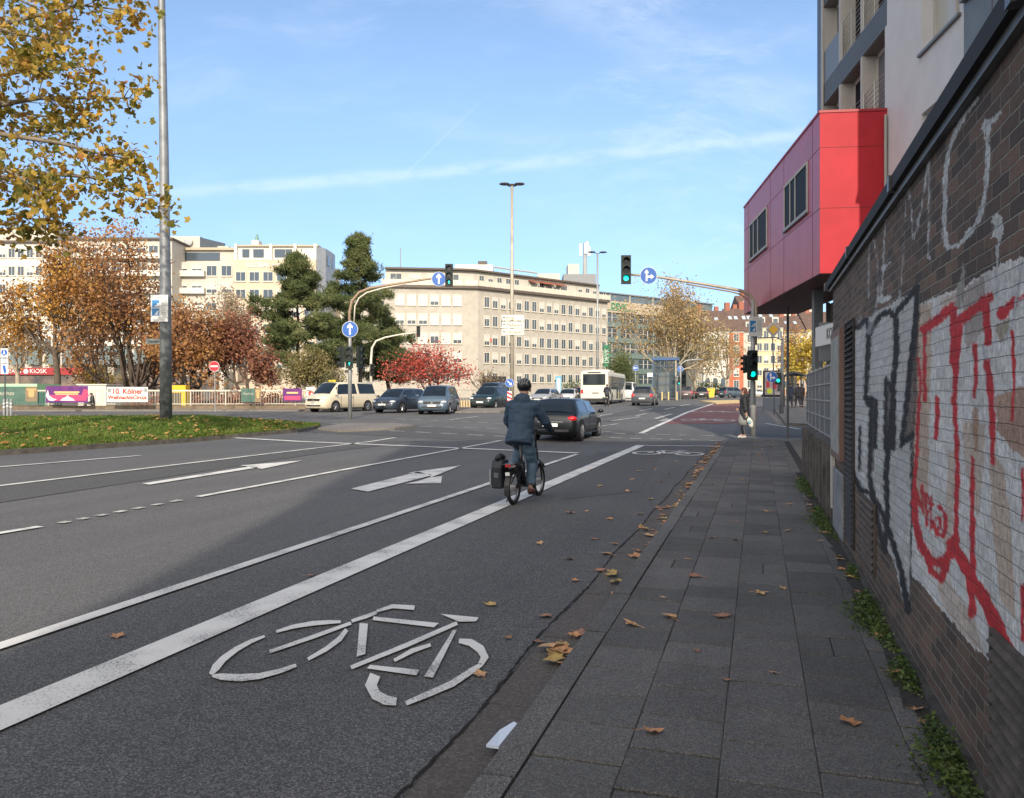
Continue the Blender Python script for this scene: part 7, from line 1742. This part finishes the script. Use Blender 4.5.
def hedge(px0,px1,D,h,label,m,n):
    a=P(px0,D);b=P(px1,D); e=empty('hedge',(a+b)/2,YAW,label,'hedge'); w_=(b-a).length; V=[];tips=[Vector((tr.uniform(-w_/2,w_/2),tr.uniform(-1,1),h*tr.uniform(.1,1)*(1-.5*abs(tr.uniform(-1,1))**3))) for _ in range(200)]
    V,Fc=leafcloud(tips,n,.25,.22); c=MB(); c.v=V;c.f=Fc;c.m=[0]*len(Fc); c.build('foliage',m,e)
hedgem=leafmat('leaf_green',[(.03,.06,.02),(.06,.11,.03),(.11,.16,.05)],.6)
hedge(698,722,160,3.0,'round green hedge in front of the white house',hedgem,2500); hedge(565,600,122,2.6,'green hedge at the foot of the stone office block',hedgem,2000)
hedge(215,290,60,1.3,'brown undergrowth behind the railing under the red-brown tree',redb,1500)
hedge(130,205,62,.9,'dark undergrowth behind the railing beside the yellow cabinet',redb,900)
# pines
def pinetree(px,D,ytop,halfw,label,lean=0,seed=1,bare=0):
    tr.seed(seed); base=P(px,D); e=empty('pine_tree',base,YAW,label,'tree','dark pines behind the taxi'); s0=D/F; Hh=Z(ytop,D)-gd(D); segs=[];tips=[]
    tp=[Vector((lean*t*t,0,Hh*t))+rv(.12)*(t>0) for t in [i/8 for i in range(9)]]; segs.append((tp,[.26*(1-.85*i/8) for i in range(9)],0))
    nb=44
    for k_ in range(nb):
        t=.24+.74*k_/nb; a=k_*2.4+tr.uniform(-.4,.4); q=tp[min(int(t*8),7)].lerp(tp[min(int(t*8)+1,8)],t*8-int(t*8))
        prof=(min(1,(1-t)*1.4)**.85)*(.88+.20*math.sin(t*19+seed)); L=halfw*s0*prof*tr.uniform(.5,1.3)
        d=Vector((math.cos(a),math.sin(a),tr.uniform(.0,.35))); pts=[q]
        for i in range(4): d=(d+rv(.16)).normalized(); pts.append(pts[-1]+d*L/4)
        segs.append((pts,[.06,.045,.035,.025,.015],1))
        for i in (2,3,4):
            for j in range(5): tips.append(pts[i]+Vector((tr.gauss(0,.5),tr.gauss(0,.5),tr.gauss(.12,.26)))*(.25+.75*prof))
    tips+=[tp[-1]+Vector((tr.gauss(0,.1),tr.gauss(0,.1),-abs(tr.gauss(0,.6)))) for _ in range(8)]
    V,Fc=leafcloud(tips,24000,.27,.36,2,flat=.7); finish(e,segs,V,Fc,barkd,pine,minr=.02)
pinetree(298,82,255,58,'dark pine with an open crown left of the taller pine',seed=3)
pinetree(360,86,235,58,'tallest dark pine, directly left of the stone office block',seed=8)
pinetree(388,92,318,26,'lower brownish pine edge between the tallest pine and the red tree',seed=5)
# ---- plane tree reaching in from the left
tr.seed(77)
D=20; base=P(-130,D); pt=empty('plane_tree',(base.x,base.y,base.z),YAW,'yellow-green autumn plane tree whose branches hang in from the left','tree')
q=lambda px,py,dd: Vector(((px-512)/F*dd-(-130-512)/F*D,dd-D,Z(py,dd)-base.z))
segs=[([q(-130,430,20),q(-132,250,20),q(-128,120,20),q(-126,0,20),q(-120,-150,20)],[.34,.28,.25,.2,.12],0)]; tips=[]
LB=[[(-130,180,20),(-60,150,20),(0,134,19.8),(60,143,19.5),(105,155,19.4),(140,150,19.3)],
 [(-128,60,20),(-60,40,20),(20,20,20),(80,5,20),(122,10,20)],[(-130,220,20),(-50,190,20),(30,172,19.6),(100,178,19.4),(150,200,19.2)],
 [(-130,240,20),(-50,215,20),(10,212,20),(50,224,20)],[(-128,110,20),(-50,85,20),(20,72,20),(85,66,19.6)],[(-129,140,20),(-40,112,20),(40,98,19.8),(100,98,19.6),(132,98,19.5)],
 [(-127,0,20),(-50,-30,20),(30,-30,20),(90,-24,20)],[(-128,40,20),(-70,30,18.5),(-10,28,18),(50,40,18)],[(-130,200,20),(-70,190,18.5),(-10,160,18.2),(40,190,18.2)],[(-125,20,20),(-70,0,21.5),(0,-10,22),(60,20,22)],[(-129,160,20),(-70,140,21.5),(0,110,22),(70,120,21.8)],
 [(-130,120,20),(-200,90,20),(-270,60,20)],[(-128,60,20),(-200,0,20),(-260,-60,20)],[(-128,80,20),(-135,40,17),(-140,20,15)],[(-128,20,20),(-120,-60,22),(-90,-150,24)],[(-126,-60,20),(-60,-130,20),(0,-170,20)],[(-130,200,20),(-190,170,21),(-240,160,22)],[(-128,-20,20),(-180,-120,19),(-220,-180,18)]]
for bi,lb in enumerate(LB):
    pts=[q(*p) for p in lb]; r0=.10
    segs.append((pts,[r0*(1-.85*i/(len(pts)-1)) for i in range(len(pts))],1))
    for i in range(len(pts)-1):
        nt_=7 if bi<11 else 3
        for k_ in range(nt_):
            t=tr.random(); a=pts[i].lerp(pts[i+1],t); dm=(pts[i+1]-pts[i]).normalized(); frac=(i+t)/(len(pts)-1)
            if frac<.12: continue
            d=(dm*.8+rv(.75)+Vector((0,0,-.12))).normalized(); L=tr.uniform(.5,1.25)*(1.15-.55*frac)
            b=a; tp=[a]
            for s in range(3): d=(d+rv(.25)+Vector((0,0,-.08))).normalized(); b=b+d*L/3; tp.append(b)
            segs.append((tp,[.018,.013,.009,.005],2)); tips+= [tp[2],tp[3],tp[3]]
            if tr.random()<.5:
                dd=(d+rv(.8)).normalized(); segs.append(([tp[2],tp[2]+dd*.3,tp[2]+dd*.5+Vector((0,0,-.06))],[.009,.006,.004],2)); tips.append(tp[2]+dd*.5)
    tips.append(pts[-1])
V,Fc=leafcloud(tips,6200,.22,.15,1,drop=.05)
platan=leafmat('leaf_plane',[(.07,.085,.02),(.16,.16,.03),(.32,.24,.05),(.52,.34,.06),(.34,.15,.045)],1.3,.35)
finish(pt,segs,V,Fc,mat('bark_plane',(.17,.14,.10),.85,var=.4,vs=3),platan,minr=.004)
# ================================================================ LEAVES ON THE GROUND
lg=random.Random(9)
lmats=[mat('dry_leaf_a',(.42,.21,.09),.7,var=.35,vs=30),mat('dry_leaf_b',(.50,.30,.14),.7,var=.3,vs=30),mat('dry_leaf_c',(.42,.28,.08),.7,var=.25,vs=30),mat('dry_leaf_d',(.30,.15,.08),.7,var=.3,vs=30)]
def leafmesh(sd,m):
    r=random.Random(sd); rr=[.35,.72,.55,.9,.58,1.0,.58,.9,.55,.72]; mb=MB(); ctr=(0,0,.02); V=[ctr]
    for j in range(10):
        an=2*math.pi*j/10-math.pi/2+r.uniform(-.12,.12); q_=rr[j]*r.uniform(.8,1.1); V.append((math.cos(an)*q_*.5*r.uniform(.8,1),math.sin(an)*q_*.5,.10*q_*r.uniform(-.1,1.6)+.02))
    mb.add(V,[(0,1+j,1+(j+1)%10) for j in range(10)]); mb.tube([(0,-.04,.02),(.03,-.35,.05),(.1,-.62,.02)],.012,4)
    o=mb.build('fallen_leaf',m); me=o.data; bpy.data.objects.remove(o); return me
LM=[leafmesh(i,lmats[i%4]) for i in range(12)]
def put_leaf(x,y,z,s,label,group,k=None):
    o=bpy.data.objects.new('fallen_leaf',LM[lg.randrange(12) if k is None else k]); col.objects.link(o); o.location=(x,y,z+.006); o.rotation_euler=(lg.uniform(-.15,.15),lg.uniform(-.15,.15),lg.uniform(0,6.28)); o.scale=(s,s,s*lg.uniform(.6,1.3))
    tag(o,label,'leaf',group)
spots_side=[(695,577,.14),(670,618,.13),(632,626,.12),(722,617,.13),(760,594,.11),(651,733,.10),(850,723,.12),(697,652,.05),(726,681,.05),(774,674,.05),(783,589,.07),(663,598,.06),(712,538,.09),(767,512,.11),(765,533,.10),(735,540,.10),(817,468,.2),(787,531,.09),(736,522,.06),(688,560,.07),(840,560,.10),(700,470,.14),(760,460,.16),(742,480,.1),(790,505,.1)]
for px,py,s in spots_side:
    p=G(px,py,.118); put_leaf(p.x,p.y,.119,s*1.25,'dry brown leaf lying on the dark pavement slabs','dry leaves on the pavement slabs')
spots_road=[(570,514,.16),(587,512,.1),(569,560,.12),(600,572,.14),(546,618,.13),(490,606,.13),(480,677,.11),(117,638,.12),(538,644,.10),(508,640,.08),(575,582,.1),(639,472,.16),(632,480,.14),(660,482,.12),(620,466,.15),(650,462,.14),(668,474,.13),(610,520,.12),(627,492,.13),(312,577,.12),(540,545,.11),(595,540,.12),(650,500,.13),(640,515,.12),(615,545,.11),(660,455,.12),(690,450,.14),(676,462,.12),(655,470,.1),(600,487,.12),(590,470,.12)]
for px,py,s in spots_road:
    p=G(px,py); put_leaf(p.x,p.y,.008,s*1.15,'dry brown leaf lying on the dark bike lane asphalt','dry leaves on the bike lane')
for px,py,s in [(550,650,.2),(558,655,.19),(556,663,.18),(566,656,.17),(554,658,.2),(562,648,.15)]:
    p=G(px,py,.01); put_leaf(p.x,p.y,.03,s,'leaf in the small orange pile of leaves in the gutter','leaf pile in the gutter')
for i in range(175):
    y=4+23*(lg.random()**.75); x=SWX0-abs(lg.gauss(.05,.13))-.01
    if y<9 and lg.random()<.6: continue
    put_leaf(x,y,.012 if x>SWX0-.3 else .006,lg.uniform(.10,.20),'dry brown leaf in the gutter beside the kerb stones','dry leaves along the gutter')
for i in range(30):
    y=lg.uniform(20,27.5); put_leaf(lg.uniform(-.7,.7),y,.12,lg.uniform(.08,.14),'dry leaf on the far end of the pavement','dry leaves at the pavement end')
for i in range(26):
    y=lg.uniform(3.2,16); put_leaf(WX-.10-abs(lg.gauss(0,.05)),y,.125,lg.uniform(.07,.13),'dry leaf caught in the weeds at the wall foot','dry leaves at the wall foot')
# white litter
p=G(505,741,.02); lit=MB().prism([(-.04,-.13),(.02,-.14),(.035,.0),(.045,.11),(.02,.14),(-.03,.06)],(0,0,0),(1,0,0),(0,1,0),(0,0,1),.012); 
lit.v=[(x,y,z+.03*math.sin(y*14)**2) for x,y,z in lit.v]
o=lit.build('paper_scrap',mat('paper',(.62,.68,.76),.5)); o.location=(p.x-.01,p.y,.016); o.rotation_euler=(.0,R(-5),R(3)); tag(o,'pale blue-white scrap of paper in the gutter at the kerb','litter')
# ---- weeds at the wall foot
weed=leafmat('weed',[(.025,.045,.012),(.055,.09,.02),(.10,.15,.035),(.14,.17,.06)],6,.25)
wd_=random.Random(4)
def weed_patch(y0,y1,n,wdt,label):
    V=[];Fc=[]; c=Vector((WX-.06,(y0+y1)/2,.115))
    for i in range(int(n*1.9)):
        y=(y0+y1)/2+ (wd_.random()+wd_.random()-1)*(y1-y0)/2; env=1-abs(2*(y-(y0+y1)/2)/(y1-y0))**2
        x=WX-.04-abs(wd_.gauss(0,wdt))*env; z=.115+abs(wd_.gauss(0,.026))*(.6+env); s=wd_.uniform(.006,.017)
        p=Vector((x,y,z)); a=Vector((wd_.gauss(0,.7),wd_.gauss(0,.7),1)).normalized(); u_=a.orthogonal().normalized(); v_=a.cross(u_); th=wd_.uniform(0,6.28); u_,v_=u_*math.cos(th)+v_*math.sin(th),v_*math.cos(th)-u_*math.sin(th)
        k_=len(V); V+=[p-u_*s,p+v_*s*.5,p+u_*s,p-v_*s*.5]; Fc.append((k_,k_+1,k_+2,k_+3))
    mb=MB(); mb.v=[tuple(Vector(v)-c) for v in V]; mb.f=Fc; mb.m=[0]*len(Fc); o=mb.build('weed_patch',weed); o.location=c; tag(o,label,'weeds',kind='stuff')
for y0,y1,n,wdt,lb in((3.0,4.15,900,.075,'green weeds at the wall foot nearest the camera'),(4.3,5.0,420,.06,'small green weeds between the two larger wall foot patches'),(5.0,6.6,1500,.09,'large green weed patch at the wall foot with caught leaves'),(6.9,7.5,260,.04,'thin weeds at the wall foot before the louvre'),(8.6,11.5,1500,.10,'weeds at the foot of the stained concrete wall, nearer stretch'),(11.8,15.6,1300,.10,'weeds at the foot of the stained concrete wall, farther stretch')):
    weed_patch(y0,y1,n,wdt,lb)
o=MB()
for y in np.arange(-3,16,.3): o.add([(WX-.11-wd_.uniform(0,.05),y,.1195),(WX-.02,y,.13),(WX-.02,y+.3,.13),(WX-.11-wd_.uniform(0,.05),y+.3,.1195)],[(0,1,2,3)])
o=o.build('dirt_strip',dirt); o['kind']='structure'
